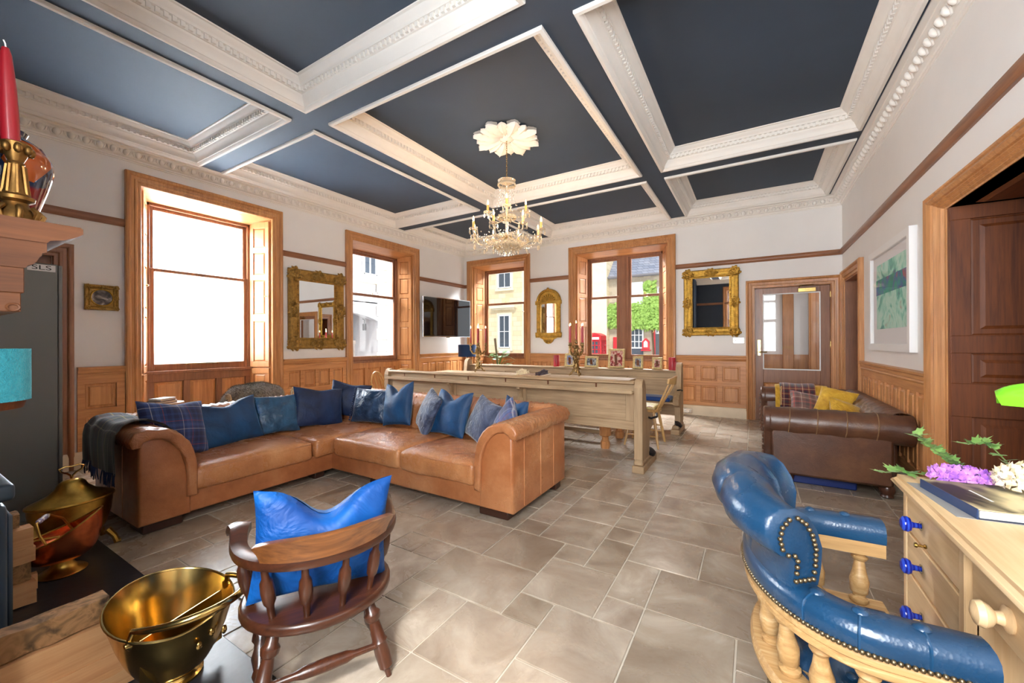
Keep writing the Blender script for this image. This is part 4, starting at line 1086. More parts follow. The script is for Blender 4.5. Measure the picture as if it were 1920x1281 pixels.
def photo_frames():
    M['pale_gilt'] = plain('pale_gilt_frame', S(206, 184, 132), .45, .5, var=.3, vscale=40, bmp=.6, bscale=90)
    M['photo'] = painting('photo_print', [S(30, 40, 70), S(70, 110, 170), S(200, 180, 160), S(40, 40, 40)], 14, 3)
    M['photo_red'] = painting('photo_print_red', [S(60, 20, 24), S(150, 26, 34), S(210, 180, 160), S(90, 110, 90)], 10, 5)
    M['photo_dark'] = painting('photo_print_dark', [S(20, 20, 26), S(60, 60, 66), S(170, 170, 172), S(40, 36, 36)], 14, 7)
    data = [(-2.73, .19, .235, 'photo', 'small pale gilt photo frame beside the red candle on the pew shelf', .05),
            (-2.34, .235, .19, 'photo_dark', 'landscape gilt photo frame on the pew shelf', -.05),
            (-1.92, .27, .32, 'photo_red', 'tallest gilt photo frame with a red family picture on the pew shelf', 0),
            (-1.57, .16, .20, 'photo_dark', 'narrow gilt photo frame to the right of the tallest on the pew shelf', .1),
            (-1.28, .15, .19, 'photo_red', 'tiny easel photo frame by the thick red candle on the pew shelf', .05)]
    for x, w, h, m, lab, rz in data:
        root = thing('photo_frame', lab, 'photo frame', (x, 6.46, .868), rz, 'photo frames on the far pew shelf', rot=(-.17, 0, rz))
        b = .035
        fr = MB(); fr.umold(-w / 2, w / 2, h, 0, [(0, .012), (0, -.012), (.01, -.02), (.022, -.016), (b, -.006), (b, .01)], True); fr.build('frame', M['pale_gilt'], root, 30)
        MB().box(-w / 2 + .004, w / 2 - .004, .006, .014, .004, h - .004).build('backing', M['dark_z'], root, 0)
        MB().box(-w / 2 + b - .003, w / 2 - b + .003, -.002, .003, b - .003, h - b + .003).build('picture', M[m], root, 0)
        orn = MB()
        for q in range(12):
            t = q / 12
            for sx in (-1, 1): orn.ball((sx * (w / 2 - .012), -.016, h * (t + .04)), .008, 5, 4)
            for zz in (.012, h - .012): orn.ball((-w / 2 + w * (t + .04), -.016, zz), .008, 5, 4)
        orn.build('beading', M['pale_gilt'], root, 60, kind='stuff')
        MB().box(-.02, .02, .01, .016, 0, h * .7, 0, TR(0, 0.004, 0) @ RX(.32)).build('strut', M['dark_z'], root, 0)
    for x, lab, h in ((-2.98, 'fat red pillar candle behind the candelabrum on the pew shelf', .20), (-1.06, 'fat red pillar candle at the end of the photo frames', .19)):
        root = thing('pillar_candle', lab, 'candle', (x, 6.46, .868), 0, 'red pillar candles on the pew shelf')
        MB().lathe([(.05, 0), (.052, .01), (.052, h - .008), (.046, h), (.03, h - .006), (0, h - .01)], 18).build('wax', M['red_wax'], root)
        MB().tube([(0, 0, h - .012), (.002, 0, h + .012)], .0025, 5).build('wick', M['iron'], root)
        o = root
    sm = thing('pillar_candle', 'shorter red pillar candle in front of the end one', 'candle', (-1.0, 6.40, .868), 0, 'red pillar candles on the pew shelf')
    MB().lathe([(.036, 0), (.036, .125), (.03, .13), (0, .124)], 16).build('wax', M['red_wax'], sm); MB().tube([(0, 0, .122), (.001, 0, .14)], .002, 5).build('wick', M['iron'], sm)
photo_frames()

# ================================================================ BROWN CHESTERFIELD
def chesterfield():
    root, T = base('chesterfield_sofa', 'dark brown buttoned leather chesterfield sofa against the side wall', 'sofa', (.62, 5.4, 0)); br = M['brown']
    x0, x1, y0, y1 = .12, 1.10, 4.44, 6.42
    MB(T).box(x0 + .03, x1 - .21, y0 + .14, y1 - .14, .105, .30, .015).box(x0 + .012, x1 - .13, y0 - .075, y0 + .13, .1, .54, .02).box(x0 + .012, x1 - .13, y1 - .13, y1 + .075, .1, .54, .02).box(x1 - .2, x1 - .06, y0 + .135, y1 - .135, .1, .52, .02).build('frame', br, root, 40)
    rbox(MB(T), x0 - .02, x1 - .2, y0 + .17, y1 - .17, .29, .44, .05, .02, .008).build('seat_cushion', br, root, 60)
    def roll(c, r, n=18): return [(c[0] + r[0] * cos(2 * pi * k / n), c[1] + r[1] * sin(2 * pi * k / n)) for k in range(n)]
    for cy, s in ((y0 + .02, 1), (y1 - .02, -1)):
        mb = MB(T); pad(mb, roll((cy, .565), (.125, .125)), x0 - .02, x1 + .01, .02, 'x', 3, .003, 20, 26)
        a = mb.build('arm', br, root, 60)
        for k in range(4):
            x = x0 + .15 + k * .2
            MB(T).tube([(x + .01 * sin(q), cy + .1265 * cos(q), .565 + .1265 * sin(q)) for q in [2 * pi * j / 18 for j in range(18)]], .0045, 5, closed=True).build('pleat_seam', M['brown2'], a)
            MB(T).ball((x, cy + s * .055, .681), .014, 8, 5, (1, 1, .6)).build('button', M['brown2'], a)
        # scroll facing with a pleated edge
        sc = MB(T); pts = [(cy - .085 * s, .10)] + [(cy - .085 * s, .47)] + [(cy + .128 * cos(q), .565 + .128 * sin(q)) for q in ([pi * 1.22 - pi * 1.5 * j / 12 for j in range(13)] if s > 0 else [-pi * .22 + pi * 1.5 * j / 12 for j in range(13)])] + [(cy + .07 * s, .42), (cy + .07 * s, .10)]
        pad(sc, pts, x0 - .045, x0 + .02, .018, 'x', 3); f = sc.build('arm_facing', br, a, 50)
        for j in range(9):
            z = .14 + .055 * j; MB(T).tube([(x0 - .05, cy - .06 * s, z), (x0 - .052, cy, z + .015), (x0 - .048, cy + .05 * s, z)], .008, 6).build('pleat', br, f)
    # buttoned back roll
    mb = MB(T)
    def back(i, j):
        y = y0 + .02 + (y1 - y0 - .04) * i; a = 2 * pi * j
        rr = .125 * (1 + .055 * abs(sin((y - y0) * pi / .12)) * (1 if 0 < sin(a + .6) else .25))
        return (x1 - .06 + rr * cos(a) * .95, y, .575 + rr * sin(a))
    mb.grid(back, 110, 20, cv=True); bo = mb.build('back', br, root, 60)
    mb = MB(T); mb.grid(lambda i, j: (x1 - .17 - .10 * (1 - j) - .022 * abs(sin((i * 11 + (int(j * 3) % 2) * .5) * pi)) * abs(sin(j * 3 * pi)), y0 + .15 + (y1 - y0 - .3) * i, .40 + .26 * j), 100, 14); mb.build('back_buttoning', br, bo, 60)
    for k in range(12):
        for q in range(2): MB(T).ball((x1 - .2 - .06 * (1 - q), y0 + .22 + k * .14 + .07 * q, .50 + .11 * q), .013, 8, 5).build('button', M['brown2'], bo)
    for (x, y) in ((x0 + .14, y0 + .02), (x1 - .16, y0 + .0), (x0 + .14, y1 - .06), (x1 - .2, y1 - .06)):
        MB(T).lathe([(.03, 0), (.045, .012), (.04, .03), (.05, .05), (.055, .075), (.045, .1), (.04, .11)], 14, TR(x, y, 0)).build('foot', M['maho_z'], root)
M['brown2'] = plain('brown_leather_trim', S(126, 96, 66), .4)
chesterfield()
def chesterfield_dressing():
    M['plaid_red'] = plaid('red_tartan', S(108, 34, 40), [(.08, .14, S(44, 34, 46)), (.24, .03, S(196, 160, 96)), (.42, .16, S(70, 60, 56)), (.6, .03, S(206, 190, 150)), (.75, .16, S(52, 28, 40)), (.92, .03, S(190, 150, 80))], .2, ('X', 'Z'))
    def drape(name, label, mat, xa, xb, th, loc, drop, cat='blanket'):
        root = thing(name, label, cat, loc)
        cy = 6.40; path = [(cy - .14, .565 - drop), (cy - .145, .55), (cy - .13, .62), (cy - .08, .68), (cy, .705), (cy + .08, .685), (cy + .13, .62), (cy + .135, .5)]
        mb = MB(); L = Vector(loc)
        def f(o):
            def g(i, j):
                k = j * (len(path) - 1); a = int(min(k, len(path) - 2)); fr = k - a
                y = path[a][0] * (1 - fr) + path[a + 1][0] * fr; z = path[a][1] * (1 - fr) + path[a + 1][1] * fr
                n = Vector((0, y - cy, z - .55)).normalized() * o
                return Vector((xa + (xb - xa) * i, y + .004 * sin(i * 14), z + .004 * sin(i * 9))) + n - L
            return g
        mb.grid(f(.0), 16, 20); mb.grid(f(th), 16, 20)
        for e in (0, 1): mb.grid(lambda i, j, e=e: f(th * i)(e, j), 1, 20)
        mb.grid(lambda i, j: f(th * j)(i, 0), 16, 1)
        mb.build('cloth', mat, root, 60); return root
    drape('blanket', 'folded mustard blanket under the red tartan on the far sofa arm', M['mustard'], .24, .79, .022, (.5, 6.4, .70), .16)
    r = drape('blanket', 'folded red tartan blanket over the far arm of the brown sofa', M['plaid_red'], .29, .66, .045, (.47, 6.4, .70), .14)
    fr = MB()
    for k in range(12): fr.tube([(-.165 + .003 * sin(k), -.19, .02 - .02 * k), (-.175, -.195, .0 - .02 * k)], .008, 5)
    fr.build('fringe', plain('tan_fringe', S(186, 150, 104), .9), r, 60, kind='stuff')
    gr = 'cushions on the brown sofa'
    cushion('small red and grey tartan cushion lying low on the brown sofa', plaid('grey_tartan', S(126, 92, 86), [(.1, .2, S(88, 76, 76)), (.3, .04, S(200, 60, 50)), (.5, .2, S(96, 60, 58)), (.75, .04, S(210, 190, 170))], .15), (.53, 5.62, .44), .4, -.75, .36, .34, .14, 0, 21, .3, gr)
    cushion('round-edged mustard corduroy cushion standing on the brown sofa', M['mustard'], (.70, 5.55, .45), -.3, -.5, .34, .36, .17, 0, 22, .2, gr)
    cushion('mustard cushion lying nearest the near arm of the brown sofa', M['mustard'], (.80, 5.0, .44), .7, -.7, .34, .34, .15, 0, 23, .5, gr)
    root, T = base('storage_box', 'low blue plastic box pushed under the brown sofa', 'box', (.5, 4.62, 0))
    MB(T).box(.30, .76, 4.50, 4.80, 0, .075, .01).build('body', plain('blue_plastic', S(18, 44, 110), .4), root); MB(T).box(.29, .77, 4.49, 4.81, .066, .085, .006).build('rim', plain('dark_blue_plastic', S(14, 32, 84), .4), root)
chesterfield_dressing()

# ================================================================ PINE DESK
def desk():
    root, T = base('pedestal_desk', 'pale pine pedestal desk with blue ceramic knobs by the doorway', 'desk', (.78, 1.2, 0))
    x0, x1, y0, y1, zt = .485, 1.10, .15, 2.075, .752
    tp = MB(T); tp.prism([(x0 - .025, zt), (x0 - .025, zt + .012), (x0 - .012, zt + .02), (x0 - .01, zt + .03), (x1, zt + .03), (x1, zt)], y0 - .03, y1 + .03, ax='y')
    tp.build('top', M['desk_y'], root, 30)
    MB(T).box(x0 - .03, x1, y0 - .035, y1 + .035, zt - .0, zt + .014, .006).build('top_moulding', M['desk_y'], root, 40)
    for ya, yb in ((1.56, y1), (y0, .68)):
        pd = MB(T); pd.box(x0 + .02, x1, ya, yb, .06, zt, .004).box(x0, x0 + .03, yb - .03, yb, .0, zt, .003).box(x0, x0 + .03, ya, ya + .035, .0, zt, .003)
        pd.box(x0 - .005, x1, ya - .006, yb + .006, 0, .07, .006); p = pd.build('pedestal', M['desk_z'], root, 30)
        for k, (za, zb) in enumerate(((.60, .735), (.455, .588), (.27, .443), (.085, .258))):
            d = MB(T).box(x0 + .003, x0 + .024, ya + .04, yb - .035, za, zb, .003).build('drawer', M['desk_y'], p, 30)
            yc = (ya + yb) / 2 + .01
            if ya > 1:
                kn = MB(T).lathe([(.009, 0), (.009, .02), (.011, .026), (.022, .03), (.026, .038), (.024, .048), (.012, .056), (0, .057)], 14, TR(x0 + .003, yc + .06, (za + zb) / 2) @ RY(-pi / 2)).build('knob', M['cobalt'], d)
                MB(T).lathe([(.014, 0), (.016, .004), (.011, .007), (0, .007)], 12, TR(x0 + .003, yc + .06, (za + zb) / 2) @ RY(-pi / 2)).build('backplate', M['chrome'], d)
                if k == 0: MB(T).lathe([(.006, 0), (.008, .004), (.004, .008), (.004, .02), (.009, .024), (.007, .03), (0, .031)], 10, TR(x0 + .003, yc + .02, .615) @ RY(-pi / 2)).build('key', M['old_brass'], d)
    dr = MB(T).box(x0 + .01, x0 + .032, .70, 1.545, .60, .742, .004).build('kneehole_drawer', M['desk_y'], root, 30)
    for y in (1.36, .9):
        MB(T).lathe([(.028, 0), (.03, .006), (.016, .012), (.013, .024), (.024, .032), (.03, .044), (.026, .056), (.01, .062), (0, .063)], 16, TR(x0 + .01, y, .665) @ RY(-pi / 2)).build('knob', M['desk_z'], dr)
    MB(T).box(x0 + .03, x1, .68, 1.56, .59, zt).box(x1 - .03, x1, .68, 1.56, .06, zt).build('carcass', M['desk_z'], root, 0)
def _cobalt():
    m, nt, b = nmat('cobalt_ceramic'); w = N(nt, 'ShaderNodeTexWave', i_Scale=28.0, i_Distortion=.0); nt.links.new(coords(nt), w.inputs['Vector'])
    nt.links.new(ramp(nt, w.outputs['Fac'], [(.4, S(14, 28, 130)), (.6, S(34, 70, 190))]), b.inputs['Base Color']); b.inputs['Roughness'].default_value = .1; return m
M['cobalt'] = _cobalt()
desk()
def book():
    root = thing('book', 'large hardback with a dark and cream cover lying on the pine desk', 'book', (.71, 1.86, .783), .18)
    MB().box(-.18, .26, -.14, .125, .003, .026).build('pages', plain('book_pages', S(224, 222, 214), .8, var=.05, vscale=90), root, 0)
    cv = painting('book_cover', [S(34, 28, 26), S(48, 40, 36), S(226, 204, 160), S(240, 226, 190)], 2.2, 1.5, 1.0, .5, 'Generated', (1, .35, .3))
    MB().box(-.187, .267, -.146, .13, .026, .03, .001).build('front_cover', cv, root, 0); MB().box(-.187, .267, -.146, .13, 0, .0035, .001).build('back_cover', plain('book_back', S(30, 40, 60), .3), root, 0)
    MB().box(-.1895, -.185, -.146, .13, 0, .03, .001).build('spine', plain('book_spine', S(40, 60, 96), .3), root, 0)
    MB().box(-.11, -.104, -.06, .04, .0301, .0306).build('title_line', M['white'], root, 0)
    mt = MB().box(-.21, .2, -.17, .15, 0, .0015).build('desk_mat', plain('grey_mat', S(150, 148, 146), .6), None, 0)
    mt.location = (.70, 1.87, .7818); mt.rotation_euler = (0, 0, .1); tag(mt, 'thin grey paper mat under the book on the desk', 'mat')
book()
def leaf_fan(mb, p, d, s, lobes=5, up=Vector((0, 0, 1))):
    """ivy-like lobed leaf"""
    d = Vector(d).normalized(); r = d.cross(up); r = r.normalized() if r.length > .01 else Vector((1, 0, 0)); n = r.cross(d)
    pts = [(0, 0), (.28, -.12), (.45, .12), (.28, .3), (.34, .62), (.1, .6), (0, 1), (-.1, .6), (-.34, .62), (-.28, .3), (-.45, .12), (-.28, -.12)]
    c = Vector(p) + d * (s * .35) + n * (s * .06)
    vs = [c] + [Vector(p) + r * (a * s) + d * (b * s) + n * (s * (.1 * abs(a))) for a, b in pts]
    mb.add(vs, [(0, i + 1, (i + 1) % 12 + 1) for i in range(12)])
def flowers():
    gm = M['ivy'] = fabric('ivy_leaf', S(86, 128, 62), S(150, 182, 104), 14, .1, .5, .2, 10); st = plain('flower_stem', S(96, 110, 60), .6)
    def hydrangea(name, label, loc, r, mat, sq, n, seed, petal):
        root = thing(name, label, 'flower', loc); rng = random.Random(seed); k = 0
        for i in range(n):
            a = i * 2.39996; z = 1 - (i + .5) / n * 1.15; rr = sqrt(max(0, 1 - z * z)); d = Vector((cos(a) * rr, sin(a) * rr, z))
            c = Vector((d.x * r * sq[0], d.y * r * sq[1], r * sq[2] * (.35 + .65 * d.z) + .004 + r * .25)); mb = MB()
            t1 = d.orthogonal().normalized(); t2 = d.cross(t1); ph = rng.random() * 2
            for q in range(4):
                b = ph + q * pi / 2; e = t1 * cos(b) + t2 * sin(b); w = t1 * -sin(b) + t2 * cos(b)
                mb.add([c, c + e * petal * .6 + w * petal * .42 + d * petal * .25, c + e * petal * 1.05 + d * petal * .42, c + e * petal * .6 - w * petal * .42 + d * petal * .25], [(0, 1, 2, 3)])
            mb.build('floret', mat, root, 60, recalc=False)
        MB().ball((0, 0, r * .45), r * .6, 10, 8, (sq[0], sq[1], sq[2])).build('flower_core', mat, root)
        return root
    pu = fabric('purple_petal', S(150, 84, 196), S(232, 160, 226), 24, .3, .6, .2, 10); wh = fabric('cream_petal', S(226, 206, 160), S(250, 244, 226), 16, .3, .6, .2, 10)
    hydrangea('purple_flower', 'purple artificial hydrangea head lying on the desk', (.625, 2.035, .783), .056, pu, (1.3, .75, .72), 46, 1, .026)
    hydrangea('cream_flower', 'large cream artificial hydrangea head behind the book', (.80, 2.0, .783), .085, wh, (1.15, .9, .85), 60, 2, .03)
    def sprig(label, p0, path, n, seed):
        root = thing('ivy_sprig', label, 'ivy', p0); rng = random.Random(seed); P = [Vector(q) - Vector(p0) for q in path]
        MB().tube(P, .0022, 5).build('stem', st, root)
        for k in range(n):
            t = k / (n - 1) * (len(P) - 1); a = int(min(t, len(P) - 2)); c = P[a].lerp(P[a + 1], t - a)
            d = Vector((rng.uniform(-1, 1), rng.uniform(-1, 1), rng.uniform(-.2, .8))); mb = MB(); leaf_fan(mb, c, d, rng.uniform(.034, .05)); mb.build('leaf', gm, root, 60, recalc=False)
    sprig('ivy sprig rising behind the purple flower', (.645, 2.08, .82), [(.645, 2.08, .82), (.625, 2.09, .85), (.59, 2.10, .88), (.555, 2.10, .912), (.53, 2.10, .945)], 26, 3)
    sprig('short ivy sprig above the cream flower', (.76, 2.04, .86), [(.76, 2.03, .85), (.72, 2.08, .92), (.70, 2.09, .935), (.66, 2.09, .925)], 13, 4)
    sprig('ivy sprig trailing over the far corner of the desk', (.56, 2.10, .785), [(.60, 2.07, .79), (.53, 2.08, .80), (.47, 2.08, .80), (.42, 2.05, .795)], 13, 5)
flowers()
def bankers_lamp():
    root, T = base('bankers_lamp', 'bankers lamp with a glowing green glass shade on the desk', 'lamp', (.93, 1.90, .783))
    MB(T).lathe([(.09, 0), (.09, .012), (.07, .02), (.03, .03), (.014, .05), (.012, .22), (.02, .24), (.01, .26), (0, .262)], 18, TR(.93, 1.90, .783)).build('base', M['brass'], root)
    MB(T).tube([(.93, 1.90, 1.02), (.93, 1.92, 1.10), (.90, 1.94, 1.17), (.85, 1.94, 1.165)], .007, 8).build('arm', M['brass'], root)
    m = bpy.data.materials.new('green_glass'); m.use_nodes = True; nt = m.node_tree; b = nt.nodes['Principled BSDF']
    b.inputs['Base Color'].default_value = S(110, 190, 40); b.inputs['Roughness'].default_value = .15; b.inputs['Emission Color'].default_value = S(120, 205, 40); b.inputs['Emission Strength'].default_value = .2
    sh = MB(T)
    Ms = TR(.83, 1.93, 1.09) @ RZ(-.35)
    sh.grid(lambda i, j: (.15 * (2 * i - 1) * (1 - .1 * (2 * j - 1) ** 2), .075 * cos(pi * j) * (1 - .25 * (2 * i - 1) ** 2), .075 * sin(pi * j) * (1 - .45 * (2 * i - 1) ** 4)), 16, 14, M=Ms)
    sh.grid(lambda i, j: (.145 * (2 * i - 1) * (1 - .1 * (2 * j - 1) ** 2), .07 * cos(pi * j) * (1 - .25 * (2 * i - 1) ** 2), .07 * sin(pi * j) * (1 - .45 * (2 * i - 1) ** 4)), 16, 14, M=Ms)
    for e in (0, 1): sh.grid(lambda i, j, e=e: (.15 * (2 * e - 1) * (1 - .1 * (2 * j - 1) ** 2) * (1 - .03 * i), .075 * cos(pi * j) * .75 * (1 - i), .075 * sin(pi * j) * .55 * (1 - i)), 3, 14, M=Ms)
    s = sh.build('shade', m, root, 70)
    MB(T).tube([(.76, 1.95, 1.115), (.90, 1.90, 1.115)], .012, 8).build('bulb', plain('lamp_bulb', S(255, 244, 220), .4, emit=(1, .9, .7, 1), estr=6), root)
bankers_lamp()

# ================================================================ BLUE CAPTAIN'S CHAIR
def captains_chair():
    loc = (.222, 1.475, 0); rz = .05
    root = thing('captains_chair', "blue buttoned leather captain's chair with turned limed spindles at the desk", 'chair', loc, rz); bl = M['blue_leather']; lw = M['limed_oak']
    R = .315; KX = .66
    def plan(t, R=R, fwd=.16):
        """U-shaped plan: t 0..1, open towards +x; returns point and outward normal"""
        La = fwd; Lb = pi * R; tot = 2 * La + Lb; s = t * tot
        if s < La: return Vector((fwd - s, -R, 0)), Vector((0, -1, 0))
        if s > La + Lb: return Vector((s - La - Lb, R, 0)), Vector((0, 1, 0))
        a = -pi / 2 - (s - La) / R
        return Vector((R * KX * cos(a), R * sin(a), 0)), Vector((cos(a), sin(a) * KX, 0)).normalized()
    def usweep(mb, loop, n=72, t0=0, t1=1, Rr=R, fwd=.16, fz=None):
        vs = []; m = len(loop)
        for k in range(n + 1):
            t = t0 + (t1 - t0) * k / n; p, nn = plan(t, Rr, fwd)
            for a, z in loop:
                if fz: a, z = fz(t, a, z)
                vs.append(p + nn * a + Vector((0, 0, z)))
        fs = [(k * m + i, k * m + (i + 1) % m, (k + 1) * m + (i + 1) % m, (k + 1) * m + i) for k in range(n) for i in range(m)]
        fs += [tuple(range(m))[::-1], tuple(range(n * m, (n + 1) * m))]
        return mb.add(vs, fs)
    # wooden arm bow, reeded edge
    usweep(MB(), [(-.045, .585), (.034, .585), (.042, .592), (.042, .602), (.036, .606), (.042, .611), (.042, .622), (.034, .63), (-.045, .63)]).build('arm_bow', lw, root, 35)
    # padded arm top
    pd = [(-.048, .63), (.04, .63), (.046, .64), (.047, .668), (.042, .684), (.026, .694), (0, .697), (-.03, .694), (-.046, .684), (-.052, .668), (-.052, .64)]
    ap = usweep(MB(), pd, 80).build('arm_pad', bl, root, 60)
    nails = MB(); nn_ = 118
    for k in range(nn_ + 1):
        p, q = plan(k / nn_); c = p + q * .046 + Vector((0, 0, .636)); nails.ball(c, .0062, 6, 4)
    nails.build('nail_trim', M['old_nail'], ap, 60, kind='stuff')
    for t in (.075, .165, .255, .745, .835, .925):
        p, q = plan(t); MB().ball(p + Vector((0, 0, .697)), .016, 10, 6, (1, 1, .5)).build('button', bl, ap)
        sm = [p + q * a + Vector((0, 0, z)) for a, z in pd[1:7]]
        MB().tube([v + Vector((0, 0, .0005)) for v in sm], .003, 5).build('pleat_seam', M['blue_seam'], ap)
    # scrolled back
    cs = [(-.052, .69), (-.058, .74), (-.05, .80), (-.03, .855), (.005, .90), (.05, .925), (.095, .922), (.132, .895), (.145, .855), (.132, .815), (.10, .79), (.066, .785), (.05, .765), (.044, .72), (.042, .69)]
    def bf(t, a, z):
        u = (t - .5) / .215
        h = 1 - .16 * u * u; w = 1 - .12 * abs(u) ** 3
        ph = abs(sin((u * 1.5 + .5) * pi)) ** .5
        if z > .69: a = a - (1 - ph) * .018 * (1 if a > .05 or z > .75 else .3)
        lean = .0
        return a * w * .92 + lean, .69 + (z - .69) * h
    bo = usweep(MB(), cs, 72, .285, .715, fz=bf).build('scroll_back', bl, root, 60)
    for sgn, t in ((-1, .285), (1, .715)):
        p, q = plan(t); tng = Vector((1, 0, 0)) if True else None
        d = plan(t + (-.004 if sgn < 0 else .004))[0] - p; d.normalize(); tr = MB()
        inn = [bf(t, a, z) for a, z in cs]; cx = sum(a for a, z in inn) / len(inn); cz = sum(z for a, z in inn) / len(inn)
        pts = [p + q * (cx + (a - cx) * .66) + Vector((0, 0, cz + (z - cz) * .78)) + d * .008 for a, z in inn]
        for k in range(len(pts)):
            a, b = pts[k], pts[(k + 1) % len(pts)]; m = max(1, int((b - a).length / .0125))
            for j in range(m): tr.ball(a.lerp(b, j / m), .0062, 6, 4)
        tr.build('nail_trim', M['old_nail'], bo, 60, kind='stuff')
    for t in (.39, .5, .61):
        p, q = plan(t); MB().ball(p + q * -.02 + Vector((0, 0, .80)), .014, 8, 5).build('button', bl, bo)
    # spindles
    SP = [(0, .02), (.04, .026), (.09, .026), (.12, .017), (.16, .017), (.2, .024), (.42, .027), (.6, .019), (.78, .014), (.82, .021), (.86, .024), (.9, .016), (.94, .022), (1, .022)]
    for t in (.045, .15, .25, .35, .45, .55, .65, .75, .85, .955):
        p, q = plan(t); p2, q2 = plan(t, .30, .15)
        turned(MB(), p2 + q2 * -.012 + Vector((0, 0, .415)), p + q * -.004 + Vector((0, 0, .587)), SP, 12).build('spindle', lw, root)
    # seat ring, seat and skirt
    rg = [(-.07, .375), (.028, .375), (.036, .384), (.036, .394), (.03, .398), (.036, .403), (.03, .415), (-.07, .415)]
    usweep(MB(), rg, 72, 0, 1, .30, .165).build('seat_ring', lw, root, 35)
    lp = [(p.x, p.y) for p, q in [plan(k / 40, .285, .16) for k in range(41)]]
    lp2 = [(x * .97, y * .97) for x, y in lp]
    sk = MB(); pad(sk, lp2, .235, .376, .01, 'z', 2, ns=3); so = sk.build('seat_skirt', bl, root, 50)
    nl = MB()
    for k in range(110):
        p, q = plan(k / 109, .285 * .97, .155); nl.ball(p + q * .003 + Vector((0, 0, .368)), .0055, 6, 4); nl.ball(p + q * .003 + Vector((0, 0, .245)), .0055, 6, 4)
    nl.build('nail_trim', M['old_nail'], so, 60, kind='stuff')
    btn = [(x, y) for x in (-.11, -.02, .07, .14) for y in (-.16, -.05, .06, .17)]; btn = [(x + (.04 if int((y + .2) / .1) % 2 else 0), y) for x, y in btn]
    def seat(i, j):
        a = 2 * pi * i; r = j
        p = plan((i) % 1.0, .235, .26)[0] if False else None
        k = min(1, i); q, _ = plan(k, .245, .15); x, y = q.x * r + .02 * (1 - r), q.y * r
        d = min(hypot(x - bx, y - by) for bx, by in btn)
        z = .425 + .052 * (1 - r ** 3) - .030 * exp(-(d / .028) ** 2)
        return (x, y, z)
    ss = MB(); ss.grid(seat, 60, 16); e = [seat(k / 60, 1) for k in range(61)]
    ss.grid(lambda i, j: (seat(i, 1)[0], seat(i, 1)[1], .425 - .05 * j), 60, 2)
    ss.grid(lambda i, j: tuple(Vector(seat(0, j)).lerp(Vector(seat(1, j)), i)), 8, 16)
    sc = ss.build('seat', bl, root, 60)
    for x, y in btn:
        if hypot(x * 1.3, y) < .2: MB().ball((x, y, .449), .013, 8, 5, (1, 1, .5)).build('button', bl, sc)
    # swivel base
    MB().lathe([(.035, .08), (.04, .12), (.028, .16), (.028, .22), (.09, .235), (0, .236)], 14).build('column', lw, root)
    for k in range(4):
        a = pi / 4 + k * pi / 2
        MB().tube([(cos(a) * .03, sin(a) * .03, .11), (cos(a) * .16, sin(a) * .16, .085), (cos(a) * .28, sin(a) * .28, .05)], [.024, .022, .018], 8).build('leg', lw, root)
        MB().ball((cos(a) * .28, sin(a) * .28, .024), .024, 10, 6).build('caster', M['brass'], root)
M['limed_oak'] = wood('limed_oak', S(150, 112, 68), S(206, 180, 140), 'x', 1.4, .5, .05, S(180, 142, 92))
M['old_nail'] = plain('antique_nail', S(120, 104, 80), .35, .9); M['blue_seam'] = plain('blue_seam', S(20, 60, 92), .3)
captains_chair()

